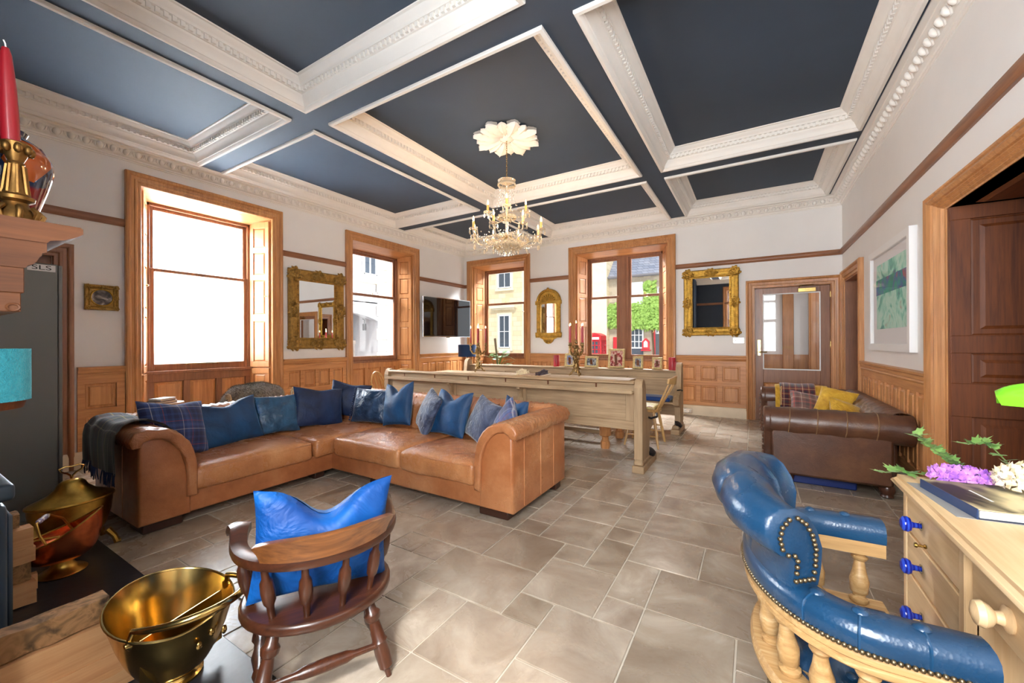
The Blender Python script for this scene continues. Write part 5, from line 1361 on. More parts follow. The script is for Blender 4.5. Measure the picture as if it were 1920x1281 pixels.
# ================================================================ SMOKER'S BOW CHAIR
def bow_chair():
    root = thing('bow_armchair', "low dark smoker's bow armchair with turned spindles facing the sofa", 'chair', (-1.52, .995, 0), rad(62)); dk = M['maho_z']
    zs = .285; st = MB()
    lp = [(.275 * cos(a) * (1 - .03 * sin(a)), .255 * sin(a)) for a in [2 * pi * k / 36 for k in range(36)]]
    pad(st, lp, zs, zs + .04, .014, 'z', 3, ns=2); st.build('seat', M['maho_x'], root, 50)
    LP = [(0, .010), (.1, .012), (.13, .026), (.3, .029), (.42, .027), (.45, .031), (.48, .026), (.70, .020), (.74, .030), (.80, .032), (.84, .022), (1, .018)]
    for x, y in ((-.225, -.215), (.225, -.215), (-.225, .225), (.225, .225)):
        turned(MB(), (x, y, 0), (x * .7, y * .7, zs + .005), LP, 12).build('leg', dk, root)
    SP = [(0, .011), (.25, .013), (.32, .021), (.5, .024), (.68, .021), (.75, .013), (1, .011)]
    for s in (-1, 1): turned(MB(), (s * .205, -.195, .10), (s * .205, .205, .10), [(0, .012), (.2, .018), (.26, .026), (.32, .02), (.5, .031), (.68, .02), (.74, .026), (.8, .018), (1, .012)], 12).build('stretcher', dk, root)
    for y in (-.20, .15): turned(MB(), (-.2, y, .125), (.2, y, .125), SP, 10).build('stretcher', dk, root)
    # arm bow: U in plan, local back at -y
    def U(t, R=.272, fwd=.20):
        La = fwd; Lb = pi * R; tot = 2 * La + Lb; s = t * tot
        if s < La: return Vector((-R, fwd - s, 0)), Vector((-1, 0, 0))
        if s > La + Lb: return Vector((R, s - La - Lb, 0)), Vector((1, 0, 0))
        a = pi + (s - La) / R; return Vector((R * cos(a), R * sin(a) * .92, 0)), Vector((cos(a), sin(a), 0))
    z0 = .525
    def sweep(loopf, n, t0, t1, name, mat):
        vs = []; m = None
        for k in range(n + 1):
            t = t0 + (t1 - t0) * k / n; p, q = U(t); lp = loopf(t); m = len(lp)
            vs += [p + q * a + Vector((0, 0, z)) for a, z in lp]
        fs = [(k * m + i, k * m + (i + 1) % m, (k + 1) * m + (i + 1) % m, (k + 1) * m + i) for k in range(n) for i in range(m)] + [tuple(range(m))[::-1], tuple(range(n * m, (n + 1) * m))]
        return MB().add(vs, fs).build(name, mat, root, 50)
    def arm(t):
        e = min(t, 1 - t); w = .026 + .014 * exp(-((e - .06) / .05) ** 2); up = .035 * exp(-((e - .10) / .07) ** 2) - .02 * exp(-(e / .03) ** 2); out = .02 * exp(-(e / .05) ** 2)
        return [(-w + out, z0 + up), (w + out, z0 + up), (w + .004 + out, z0 + .012 + up), (w + out, z0 + .032 + up), (out, z0 + .038 + up), (-w + out, z0 + .032 + up)]
    ab = sweep(arm, 60, 0, 1, 'arm_bow', M['maho_x'])
    def crest(t):
        u = abs(t - .51) / .17; h = .088 * (1 - .25 * u ** 4) ; lean = .03
        return [(-.022, z0 + .03), (.028, z0 + .03), (.03 + lean * .4, z0 + .03 + h * .5), (.034 + lean, z0 + .03 + h), (.014 + lean, z0 + .036 + h), (-.006 + lean * .6, z0 + .03 + h * .9)]
    sweep(crest, 40, .34, .68, 'crest_rail', M['maho_x2'])
    for s, t in ((-1, 0), (1, 1)):
        p, q = U(t); MB().lathe([(0, -.03), (.02, -.028), (.026, -.01), (.026, .01), (.02, .028), (0, .03)], 12, TR(*(p + Vector((s * .02, .02, z0 + .002)))) @ RY(pi / 2)).build('arm_scroll', M['maho_x'], ab)
    for t in (.06, .185, .33, .445, .555, .67, .815, .94):
        p, q = U(t); b = Vector((p.x * .86, p.y * .82 - .0, zs + .036)); turned(MB(), b, p + Vector((0, 0, z0 + .01)), SP, 10).build('spindle', dk, root)
    cushion('bright royal blue velvet cushion with a chopped top on the low armchair', M['royal'], (-1.475, .972, zs + .042), rad(62), .04, .50, .42, .17, .11, 31, .06, None)
M['maho_x2'] = wood('worn_mahogany', S(92, 52, 26), S(158, 100, 52), 'x', 1, .3, .4)
bow_chair()

# ================================================================ FIREPLACE END
def fireplace():
    br = MB(); br.box(-3.75, -3.3, YF, .10, 0, 3.5).box(-2.2, -1.78, YF, .10, 0, 3.5).box(-3.3, -2.2, YF, .10, 1.25, 3.5)
    o = br.build('wall_chimney_breast', M['navy_wall'], smooth=0, kind='structure'); o['label'] = 'navy chimney breast behind the mantelpiece'
    root, T = base('mantelpiece', 'carved pine mantelpiece with a deep moulded shelf at the edge of the picture', 'mantelpiece', (-2.76, .12, 0))
    w = M['mantel']; xa, xb = -3.72, -1.80
    MB(T).prism([(.10, 1.60), (.309, 1.60), (.315, 1.608), (.345, 1.616), (.372, 1.632), (.384, 1.642), (.384, 1.658), (.378, 1.662), (.10, 1.662)], xa, xb, ax='x').build('shelf', w, root, 30)
    MB(T).prism([(.10, 1.52), (.268, 1.52), (.272, 1.528), (.284, 1.534), (.292, 1.548), (.294, 1.556), (.299, 1.56), (.30, 1.568), (.309, 1.572), (.309, 1.60), (.10, 1.60)], xa + .004, xb - .004, ax='x').build('bed_moulding', w, root, 30)
    MB(T).box(xa + .006, xb - .006, .10, .266, 1.447, 1.52, .002).build('frieze', w, root, 30)
    lo = MB(T).box(xa + .008, xb - .008, .10, .26, 1.392, 1.447, .002).build('architrave', w, root, 30)
    MB(T).tube([(xb - .005, .245 + .012 * cos(q), 1.405 + .010 * sin(q)) for q in [4 * pi * k / 30 for k in range(31)]], .003, 5).build('carved_scroll', w, lo)
    for x0, x1 in ((-3.62, -3.34), (-2.16, -1.88)):
        j = MB(T).box(x0, x1, .10, .19, .03, 1.392, .004).box(x0 - .015, x1 + .015, .10, .205, .03, .22, .004).box(x0 - .01, x1 + .01, .10, .2, 1.33, 1.392, .004).build('jamb', w, root, 30)
        MB(T).frustum(x0 + .05, x1 - .05, .3, 1.25, 0, .012, .02, Matrix(((1, 0, 0, 0), (0, 1, 0, .19), (0, 0, 1, 0), (0, 0, 0, 1)))).build('panel', w, j, 20)
    he = MB().box(-3.65, -1.56, .10, .845, 0, .03, .004).build('hearth', plain('slate', S(44, 44, 48), .32, var=.25, vscale=7, bmp=.1, bscale=20), None, 30)
    tag(he, 'black slate hearth slab in front of the mantelpiece', 'hearth')
    st, T = base('wood_stove', 'blue-grey cast iron wood stove at the edge of the picture', 'stove', (-2.68, .1, .03)); sm = plain('stove_enamel', S(58, 76, 94), .4, .3)
    rbox(MB(T), -2.97, -2.40, -.16, .315, .09, .70, .03).build('body', sm, st, 60)
    rbox(MB(T), -2.985, -2.385, -.175, .33, .71, .775, .018).build('top_plate', sm, st, 60)
    dr = MB(T).box(-2.9, -2.47, .312, .335, .2, .64, .012).build('door', sm, st, 40); MB(T).box(-2.85, -2.52, .333, .337, .28, .58).build('door_glass', plain('stove_glass', S(12, 12, 14), .05), dr, 0)
    MB(T).tube([(-2.86, .33, .35), (-2.86, .35, .36), (-2.86, .35, .46), (-2.86, .33, .47)], .006, 8).build('door_handle', M['iron'], dr)
    for x in (-2.93, -2.44):
        for y in (-.12, .27): MB(T).box(x - .025, x + .025, y - .025, y + .025, .03, .095, .006).build('leg', sm, st, 30)
    MB(T).lathe([(.075, .77), (.075, 1.3)], 16, TR(-2.68, .02, 0)).build('flue', sm, st)
M['mantel'] = wood('mantel_pine', S(86, 48, 24), S(130, 78, 42), 'y', .8, .6, 0)
fireplace()
def logs():
    M['bark'] = painting('bark', [S(58, 40, 28), S(120, 90, 56), S(164, 120, 78), S(96, 70, 44)], 16, 4, 1.2, .9)
    def log(label, x, z, y0, y1, w, h, mat, rot=0, group='split logs stacked beside the stove', shape=0):
        root = thing('split_log', label, 'log', (x, (y0 + y1) / 2, z), group=group, rot=(0, 0, rot)); L = (y1 - y0) / 2; a, b = w / 2, h / 2
        sec = [[(-a, -b), (a * .9, -b * .95), (a, b * .8), (a * .2, b), (-a * .9, b * .7)], [(-a, -b), (a, -b), (a * .95, b), (-a * .5, b * .9)], [(-a, -b * .6), (-a * .2, -b), (a, -b * .9), (a * .98, b), (-a * .4, b)]][shape % 3]
        rng = random.Random(int(x * 900 + z * 700)); mb = MB(); n = 8; vs = []; m = len(sec)
        for k in range(n + 1):
            t = -L + 2 * L * k / n
            for i, (p, q) in enumerate(sec): vs.append((p + rng.uniform(-.003, .003), t, q + rng.uniform(-.003, .003)))
        fs = [(k * m + i, k * m + (i + 1) % m, (k + 1) * m + (i + 1) % m, (k + 1) * m + i) for k in range(n) for i in range(m)] + [tuple(range(m)), tuple(range(n * m, (n + 1) * m))]
        mb.add(vs, fs); mb.build('cleft', mat, root, 25)
        if mat is not M['bark']: MB().box(-a - .006, -a + .004, -L * .98, L * .98, -b * .7, b * .55, .003).build('bark', M['bark'], root, 25)
        return root
    A = 'split logs stacked near the brass scuttle'
    log('bark-covered log on top of the stack by the brass scuttle', -2.14, .305, .12, .512, .11, .085, M['bark'], 0, A, 1)
    log('pale split log second from the top of the stack by the brass scuttle', -2.13, .20, .12, .535, .13, .118, M['log_y'], 0, A, 1)
    log('pale split log with a knot low in the stack by the brass scuttle', -2.125, .085, .12, .585, .14, .108, M['log_y'], 0, A, 1)
    log('bark-sided log behind in the stack by the brass scuttle', -2.265, .23, .12, .53, .1, .1, M['bark'], 0, A, 0)
    log('short split log at the back of the stack by the brass scuttle', -2.27, .12, .12, .60, .12, .11, M['log_y'], .02, A, 2)
    log('thin offcut log at the foot of the stack by the brass scuttle', -2.03, .062, .14, .62, .05, .06, M['log_y'], .0, A, 2)
    B = 'split logs stacked between the stove and the copper scuttle'
    log('dark bark log on top of the stack behind the stove', -3.12, .44, .12, .435, .11, .07, M['bark'], 0, B, 0)
    log('pinkish split log upper in the stack behind the stove', -3.10, .35, .12, .475, .12, .10, M['log_y'], 0, B, 1)
    log('split log with a lifted edge midway in the stack behind the stove', -3.11, .262, .12, .482, .13, .075, M['log_y'], .02, B, 2)
    log('dark-sided log midway in the stack behind the stove', -3.12, .18, .12, .47, .12, .085, M['bark'], 0, B, 1)
    log('thick pale log at the foot of the stack behind the stove', -3.09, .085, .12, .482, .14, .10, M['log_y'], 0, B, 1)
    log('leaning offcut log beside the foot of the stack behind the stove', -3.20, .075, .14, .51, .05, .085, M['log_y'], -.04, B, 2)
logs()
def metalware():
    copper = plain('copper', S(206, 112, 70), .26, 1, var=.35, vscale=12); br = M['tubbrass'] = plain('dull_brass', S(196, 158, 76), .3, 1, var=.3, vscale=10)
    china = painting('painted_china', [S(236, 226, 214), S(244, 238, 230), S(120, 110, 170), S(226, 190, 170)], 60, 3, 1, .2)
    # brass helmet scuttle
    root = thing('coal_scuttle', 'large polished brass coal scuttle with a swing handle in the foreground', 'coal scuttle', (-1.895, .645, .03), .3); root.scale = (.9, .9, 1)
    def shell(off_):
        P = [(.085, .035), (.12, .06), (.155, .12), (.178, .18), (.192, .235), (.205, .28)]
        def g(i, j):
            a = 2 * pi * i; k = j * (len(P) - 1); q = int(min(k, len(P) - 2)); f = k - q
            r = P[q][0] * (1 - f) + P[q + 1][0] * f - off_; z = P[q][1] * (1 - f) + P[q + 1][1] * f
            lip = exp(-((((a + pi) % (2 * pi)) - pi) / .35) ** 2); hi = .5 - .5 * cos(a)
            z += j * j * (.055 * hi ** 1.5 - .035 * (1 - hi) + .035 * lip); r += j * j * (.018 * hi + .03 * lip)
            return (r * cos(a), r * sin(a), z)
        return g
    b = MB(); b.grid(shell(0), 48, 16, cu=True); b.grid(shell(.004), 48, 16, cu=True); b.grid(lambda i, j: tuple(Vector(shell(0)(i, 1)).lerp(Vector(shell(.004)(i, 1)), j)), 48, 1, cu=True)
    bo = b.build('bucket', M['brass'], root, 60)
    MB().tube([shell(.002)(k / 48, 1) for k in range(48)], .005, 6, closed=True).build('rim', M['brass'], bo)
    MB().lathe([(0, .036), (.083, .04), (.09, .036)], 24).build('bottom', M['old_brass'], bo)
    MB().lathe([(.09, 0), (.098, .004), (.098, .012), (.088, .018), (.092, .024), (.084, .032), (.086, .04), (0, .042)], 28).build('foot', M['brass'], root)
    MB().box(.052, .056, -.165, .165, .05, .25).build('partition', M['brass'], root, 30)
    hp = [(.06 + .24 * sin(q), .19 * cos(q), .30 + .035 * sin(q)) for q in [pi * k / 18 for k in range(19)]]
    hd = MB().tube([(.045, .2, .255)] + hp + [(.045, -.2, .255)], [.01] + [.011 + .003 * sin(pi * k / 18) for k in range(19)] + [.01], 10).build('handle', M['brass'], root)
    for s in (-1, 1): MB().lathe([(.018, 0), (.02, .006), (.012, .012), (.008, .02), (0, .021)], 10, TR(.045, s * .19, .255) @ RX(-s * pi / 2)).build('handle_boss', M['brass'], root)
    for k in range(3): MB().ball((.197 + .004 * k, .05 * (k - 1), .2 - .02 * abs(k - 1)), .012, 8, 5, (.6, 1, 1.4)).build('relief_boss', M['brass'], bo)
    # copper footed scuttle
    root = thing('coal_scuttle', 'smaller copper scuttle with china handle grips on the hearth', 'coal scuttle', (-3.30, .62, .03), -.5)
    def hull(off_):
        def g(i, j):
            a = 2 * pi * i; c, s = cos(a), sin(a); hi = .5 + .5 * s       # high back at +y
            r = .04 + (.125 - off_) * sin(j * pi / 2) ** .8; z = .075 + .11 * (1 - cos(j * pi / 2)) + j * j * (.15 * hi ** 1.6 - .01)
            return (r * c * 1.0, r * s * 1.12 * (1 - .15 * j * hi), z)
        return g
    b = MB(); b.grid(hull(0), 40, 14, cu=True); b.grid(hull(.004), 40, 14, cu=True); bo = b.build('bowl', copper, root, 60)
    MB().tube([hull(.002)(k / 40, 1) for k in range(40)], .004, 6, closed=True).build('rim', br, bo)
    MB().lathe([(.095, 0), (.1, .006), (.09, .014), (.06, .026), (.045, .05), (.045, .078), (0, .08)], 24).build('foot', br, root)
    for (pts, c) in (([(-.135, .0, .18), (-.13, -.04, .26), (-.07, -.075, .31), (.07, -.075, .31), (.13, -.04, .26), (.135, 0, .18)], (-.055, .055, -.075, .312)), ([(-.12, -.05, .16), (-.10, -.14, .165), (-.05, -.165, .17), (.05, -.165, .17), (.10, -.14, .165), (.12, -.05, .16)], (-.05, .05, -.166, .171))):
        h = MB().tube(pts, .006, 8).build('handle', br, root)
        x0, x1, y, z = c; Mx, L = along((x0, y, z), (x1, y, z)); MB().lathe([(.008, 0), (.013, .012), (.014, L * .3), (.012, L * .5), (.014, L * .7), (.013, L - .012), (.008, L)], 12, Mx).build('china_grip', china, h)
    # oval brass tub with lid
    root = thing('log_tub', 'oval brass tub with a domed lid and loop handle behind the copper scuttle', 'tub', (-3.67, .73, 0), .06)
    for s in (-1, 1):
        for q in (-1, 1):
            MB().tube([(q * .09, s * .135, .10), (q * .105, s * .165, .05), (q * .11, s * .175, .012), (q * .115, s * .195, .012)], [.02, .016, .018, .012], 8).build('paw_foot', br, root)
    b = MB(); b.lathe([(.09, .06), (.125, .075), (.158, .14), (.178, .22), (.185, .29), (.186, .315), (0, .315)], 36, SCL(.72, 1.02, 1)); bo = b.build('body', br, root, 50)
    MB().lathe([(.19, .312), (.196, .318), (.194, .328), (.16, .345), (.11, .368), (.075, .40), (.06, .43), (.045, .445), (.02, .452), (0, .453)], 36, SCL(.72, 1.02, 1)).build('lid', br, root)
    hd = [(0, .0, .45), (0, .006, .475), (0, .02, .49), (0, .045, .505), (0, .055, .525), (0, .03, .535), (0, 0, .53), (0, -.03, .535), (0, -.055, .525), (0, -.045, .505), (0, -.02, .49), (0, -.006, .475), (0, 0, .45)]
    MB().tube(hd, .0055, 7).build('lid_handle', M['brass'], root)
    rl = MB()
    for k in range(9): rl.tube([(.128 + .004 * sin(k), -.06 + .012 * cos(q + k) + .012 * k, .19 + .02 * sin(q * 1.3 + k)) for q in [2 * pi * j / 8 for j in range(9)]], .003, 4)
    rl.build('relief_scroll', br, bo, 60, kind='stuff')
metalware()
def mantel_things():
    gb = M['stickbrass'] = plain('antique_brass', S(146, 108, 58), .42, .9, var=.35, vscale=26)
    root, T = base('candlestick', 'ornate antique brass candlestick with a tall red candle on the mantel shelf', 'candlestick', (-1.99, .276, 1.662))
    c = TR(-1.99, .276, 1.662)
    MB(T).box(-.058, .058, -.058, .058, 0, .016, .004, c).box(-.05, .05, -.05, .05, .016, .03, .006, c).build('plinth', gb, root, 30)
    MB(T).lathe([(.05, .028), (.045, .05), (.03, .07), (.027, .082), (.04, .09), (.042, .1), (.03, .108), (.024, .13), (.018, .17), (.016, .2), (.02, .206), (.017, .212), (.022, .225), (.03, .25), (.034, .268), (.028, .272), (0, .272)], 16, c).build('stem', gb, root)
    of = MB(T)
    for k in range(8):
        a = k * pi / 4; of.tube([(cos(a) * .05, sin(a) * .05, .03), (cos(a) * .058, sin(a) * .058, .05), (cos(a) * .042, sin(a) * .042, .066)], .008, 6, M=c); of.ball((cos(a) * .032, sin(a) * .032, .25), .011, 6, 5, (1, 1, 1.5), c); of.tube([(cos(a) * .028, sin(a) * .028, .11), (cos(a) * .019, sin(a) * .019, .2)], .004, 5, M=c)
    of.build('acanthus', gb, root, 60, kind='stuff')
    cd = MB(T).lathe([(.0205, .265), (.0205, .35), (.018, .45), (.0125, .54), (.008, .56), (0, .562)], 14, c @ RX(.035)).build('candle', M['red_wax'], root)
    MB(T).tube([(-1.99, .257, 2.222), (-1.99, .2555, 2.236), (-1.989, .252, 2.244)], .002, 5).build('wick', M['white'], cd)
    m, nt, b = nmat('glazed_vase'); v = coords(nt); t = N(nt, 'ShaderNodeTexVoronoi', i_Scale=9.0); nt.links.new(v, t.inputs['Vector'])
    sp = nt.nodes.new('ShaderNodeSeparateXYZ'); nt.links.new(v, sp.inputs[0])
    a1 = ramp(nt, t.outputs['Color'], [(.0, S(120, 14, 24)), (.35, S(28, 48, 78)), (.55, S(176, 84, 30)), (.75, S(120, 14, 24)), (.92, S(60, 120, 100))], 'CONSTANT')
    z = ramp(nt, sp.outputs['Z'], [(.19, (0, 0, 0, 1)), (.2, (1, 1, 1, 1))])
    mx = N(nt, 'ShaderNodeMix'); mx.data_type = 'RGBA'; mx.inputs[6].default_value = S(118, 14, 26); nt.links.new(z, mx.inputs[0]); nt.links.new(a1, mx.inputs[7]); nt.links.new(mx.outputs[2], b.inputs['Base Color'])
    b.inputs['Roughness'].default_value = .08; b.inputs['Coat Weight'].default_value = .6
    root = thing('vase', 'red glazed vase with blue and orange patches behind the candlestick', 'vase', (-2.29, .282, 1.662))
    MB().lathe([(0, .004), (.058, 0), (.064, .01), (.085, .10), (.112, .20), (.128, .27), (.126, .31), (.105, .35), (.07, .375), (.06, .385), (.066, .40), (.058, .40), (.05, .385)], 32).build('body', m, root)
    # wall lamp under the shelf
    root, T = base('wall_lamp', 'teal tweed drum lamp shade on a dark bracket below the mantel shelf', 'lamp', (-2.02, .195, 1.03)); tw = fabric('teal_tweed', S(36, 124, 140), S(54, 146, 160), 30, .2, .9, .6, 120)
    b = tw.node_tree.nodes['Principled BSDF']; b.inputs['Emission Color'].default_value = S(60, 160, 170); b.inputs['Emission Strength'].default_value = .18
    MB(T).lathe([(.116, 1.125), (.116, 1.285), (.113, 1.285), (.113, 1.125)], 32, TR(-2.02, .195, 0)).build('shade', tw, root)
    MB(T).lathe([(.03, 1.085), (.1, 1.10), (.108, 1.125), (0, 1.126)], 24, TR(-2.02, .195, 0)).build('bracket_bowl', M['dark_z'], root)
    MB(T).ball((-2.02, .195, 1.2), .028, 10, 8).build('bulb', plain('warm_bulb', S(255, 236, 190), .4, emit=(1, .82, .5, 1), estr=12), root)
    MB(T).tube([(-2.02, .195, 1.09), (-2.02, .19, 1.05), (-2.02, .185, 1.05)], .008, 6).build('arm', M['dark_z'], root)
mantel_things()
def tall_cabinet():
    root, T = base('tall_cabinet', 'tall plain dark grey metal cabinet side with an SLS badge', 'cabinet', (-4.9, .3, 0)); gm = plain('brushed_grey', S(118, 118, 114), .45, .2, var=.04, vscale=2)
    MB(T).box(-5.28, -4.565, -.1, .838, .0, 1.905, .004).build('body', gm, root, 30)
    MB(T).box(-5.285, -4.56, .838, .86, .04, 1.9, .004).build('door', gm, root, 30)
    bd = MB(T).box(-4.5645, -4.5625, .685, .825, 1.845, 1.895, .0005).build('badge', M['white'], root, 0)
    fc = bpy.data.curves.new('badge_text', 'FONT'); fc.body = 'SLS'; fc.size = .058; fc.extrude = .0006; fc.align_x = 'CENTER'; fc.align_y = 'CENTER'
    fo = bpy.data.objects.new('badge_text', fc); COL.objects.link(fo)
    me = bpy.data.meshes.new_from_object(fo.evaluated_get(bpy.context.evaluated_depsgraph_get())); bpy.data.objects.remove(fo)
    me.transform(Matrix.Translation(Vector((-4.5618, .755, 1.87)) - Vector((-4.9, .3, 0))) @ Matrix(((0, 0, 1, 0), (1, 0, 0, 0), (0, 1, 0, 0), (0, 0, 0, 1))) @ SCL(1.25, .8, 1))
    me.materials.clear(); me.materials.append(M['black']); link('badge_text', me, bd)
tall_cabinet()

# ================================================================ ON THE WALLS
def ornate(T, s0, s1, z0, z1, b, mat, root, d=.05, k=1.0):
    """gilt frame: moulded rectangle with corner and centre cartouches"""
    MB(T).umold(s0, s1, z1, z0, [(0, .0), (0, d * .6), (b * .12, d), (b * .3, d * .85), (b * .42, d * .55), (b * .6, d * .5), (b * .72, d * .62), (b * .85, d * .5), (b, d * .25), (b, 0)], True).build('frame_moulding', mat, root, 40)
    rng = random.Random(int(s0 * 100))
    def cart(s, z, r, sx=1, sz=1):
        mb = MB(T)
        for i in range(14):
            a = i * 2.4; q = r * sqrt(i / 14)
            mb.ball((s + q * cos(a) * sx, d * (1 - .3 * i / 14), z + q * sin(a) * sz), r * .26, 6, 5, (1, .55, 1))
        for i in range(5):
            a = 2 * pi * i / 5; mb.tube([(s + r * (.2 + .16 * t) * cos(a + t * .9) * sx, d * .95, z + r * (.2 + .16 * t) * sin(a + t * .9) * sz) for t in range(6)], r * .09, 5)
        mb.build('cartouche', mat, root, 60)
    e = b * .45
    for s in (s0 + e, s1 - e):
        for z in (z0 + e, z1 - e): cart(s, z, b * .62 * k)
    for z in (z0 + e * .8, z1 - e * .8): cart((s0 + s1) / 2, z, b * .5 * k, 1.5, .9)
    for s in (s0 + e * .8, s1 - e * .8): cart(s, (z0 + z1) / 2, b * .5 * k, .9, 1.5)
    mb = MB(T); n = 26
    for i in range(n):
        t = (i + .5) / n
        for s in (s0 + b * .8, s1 - b * .8): mb.ball((s, d * .6, z0 + b + (z1 - z0 - 2 * b) * t), b * .075, 5, 4)
        for z in (z0 + b * .8, z1 - b * .8): mb.ball((s0 + b + (s1 - s0 - 2 * b) * t, d * .6, z), b * .075, 5, 4)
    mb.build('beading', mat, root, 60, kind='stuff')
def wall_things():
    darkgilt = M['dgilt'] = plain('dark_gilt', S(150, 116, 58), .4, .85, var=.4, vscale=22, bmp=.5, bscale=80)
    def mirror(label, T, wl, s0, s1, z0, z1, i0, i1, j0, j1, mat, tilt=0):
        root = thing('gilt_mirror', label, 'mirror', T(((s0 + s1) / 2, 0, z0))); L = Vector(root.location); TT = lambda p: Vector(T(p)) - L
        b = ((i0 - s0) + (s1 - i1)) / 2
        ornate(TT, s0, s1, z0, z1, b, mat, root, .055)
        MB(TT).box(s0 + b * .5, s1 - b * .5, .002, .016, z0 + b * .5, z1 - b * .5).build('glass', M['mirror'], root, 0)
    mirror('dark gilt rococo mirror between the two side windows', TL, 0, 3.44, 4.39, 1.205, 2.44, 3.60, 4.19, 1.385, 2.26, darkgilt)
    mirror('bright gilt rococo mirror beside the glazed door', TB, 0, -1.07, -.21, 1.40, 2.55, -.93, -.365, 1.515, 2.41, M['gold'])
    # arched gilt mirror
    root = thing('arched_mirror', 'small arched gilt mirror with a fan crest between the end windows', 'mirror', (-3.755, YB, 1.26)); L = Vector(root.location); T = lambda p: Vector(TB(p)) - L; g = M['gold']
    c = -3.755; hw = .285
    MB(T).box(c - hw + .09, c + hw - .09, .002, .014, 1.50, 2.12).build('glass', M['mirror'], root, 0)
    for s in (-1, 1):
        MB(T).box(c + s * (hw - .1), c + s * (hw - .005), 0, .045, 1.50, 2.12, .008).build('pilaster', g, root, 30)
        for z in (1.42, 2.10): MB(T).box(c + s * (hw - .115), c + s * (hw + .02), 0, .06, z, z + .085, .008).build('block', g, root, 30)
    MB(T).box(c - hw, c + hw, 0, .05, 1.42, 1.5, .008).box(c - hw - .015, c + hw + .015, 0, .062, 1.392, 1.425, .01).build('base_rail', g, root, 30)
    MB(T).box(c - hw, c + hw, 0, .05, 2.115, 2.16, .008).build('entablature', g, root, 30)
    out = [(c + .29 * cos(a), 2.16 + .275 * sin(a)) for a in [pi * k / 24 for k in range(25)]]
    ar = MB(T); ar.prism(out, 0, .03, ax='y'); cr = ar.build('arch', g, root, 30)
    MB(T).tube([(c + .255 * cos(a), .035, 2.165 + .24 * sin(a)) for a in [pi * k / 24 for k in range(25)]], .026, 8).build('arch_moulding', g, cr)
    fn = MB(T)
    for k in range(9):
        a = pi * (k + .5) / 9; fn.tube([(c + .03 * cos(a), .04, 2.175 + .03 * sin(a)), (c + .16 * cos(a), .04, 2.175 + .14 * sin(a))], [.006, .015], 6)
    fn.ball((c, .05, 2.42), .032, 8, 6, (1, .7, 1.3)); fn.build('fan_ornament', g, cr, 60)
    MB(T).prism([(c - .2, 1.392), (c - .12, 1.35), (c - .10, 1.31), (c - .05, 1.27), (c, 1.258), (c + .05, 1.27), (c + .10, 1.31), (c + .12, 1.35), (c + .2, 1.392)], 0, .045, ax='y').build('apron', g, root, 30)
    fl = MB(T)
    for k in range(7): a = pi + pi * (k + .5) / 7; fl.tube([(c, .045, 1.36), (c + .09 * cos(a), .05, 1.35 + .08 * sin(a))], [.006, .014], 6)
    fl.build('shell_ornament', g, root, 60)
    # little oval portrait
    root = thing('oval_portrait', 'small oval portrait in a dark gilt frame beside the doorway', 'picture', TL((1.425, 0, 1.66))); L = Vector(root.location); T2 = lambda p: Vector(TL(p)) - L
    s0, s1, z0, z1 = 1.29, 1.557, 1.66, 1.932; cs, cz = (s0 + s1) / 2, (z0 + z1) / 2
    ornate(T2, s0, s1, z0, z1, .05, darkgilt, root, .03, .8)
    MB(T2).box(s0 + .03, s1 - .03, .002, .012, z0 + .03, z1 - .03).build('spandrel', darkgilt, root, 0)
    MB(T2).tube([(cs + .088 * cos(a), .014, cz + .088 * sin(a)) for a in [2 * pi * k / 28 for k in range(28)]], .008, 6, closed=True).build('oval_rim', M['gold'], root)
    MB(T2).prism([(cs + .084 * cos(a), cz + .084 * sin(a)) for a in [2 * pi * k / 28 for k in range(28)]], .010, .0135, ax='y').build('painting', painting('portrait', [S(26, 24, 26), S(52, 46, 50), S(120, 108, 104), S(206, 196, 190)], 11, 2, 1), root, 0)
    # television
    root = thing('television', 'flat screen television angled on the wall by the corner window', 'television', (-5.72, 6.78, 1.42)); rz = rad(-4); root.rotation_euler = (0, 0, rz)
    MB().box(-.03, .012, -.72, .72, 0, .83, .008).build('body', M['black'], root, 30)
    MB().box(.012, .014, -.705, .705, .02, .815).build('screen', plain('tv_screen', S(10, 10, 12), .04, spec=.9), root, 0)
    MB().umold(0, 0, 0, 0, [(0, 0), (0, 0)]) 
    fr = MB(lambda p: (p[1], p[0], p[2])); fr.umold(-.724, .724, .834, -.004, [(0, .0), (0, .016), (.012, .016), (.014, .012)], True); fr.build('bezel', M['chrome'], root, 30)
    MB().box(-.30, -.03, -.08, .08, .3, .5, .006).build('wall_bracket', M['iron'], root, 30)
    MB().box(.0, .014, -.05, .05, -.018, 0, .002).build('sensor', M['black'], root, 30)
    # abstract print
    root = thing('framed_print', 'white framed green abstract painting above the brown sofa', 'picture', TRW((5.215, 0, 1.2))); L = Vector(root.location); T3 = lambda p: Vector(TRW(p)) - L
    s0, s1, z0, z1 = 4.535, 5.895, 1.2, 2.25
    MB(T3).umold(s0, s1, z1, z0, [(0, 0), (0, .05), (.065, .05), (.07, .045), (.07, .02)], True).build('frame', M['white'], root, 30)
    MB(T3).box(s0 + .03, s1 - .03, .004, .018, z0 + .03, z1 - .03).build('mount', plain('mount_card', S(232, 230, 232), .8), root, 0)
    ab = painting('abstract_paint', [S(80, 120, 140), S(90, 180, 160), S(150, 214, 196), S(196, 230, 216), S(170, 220, 200), S(190, 150, 140)], 3.2, 1.7, 2.5, .6)
    MB(T3).box(s0 + .20, s1 - .20, .018, .021, z0 + .22, z1 - .16).build('painting', ab, root, 0)
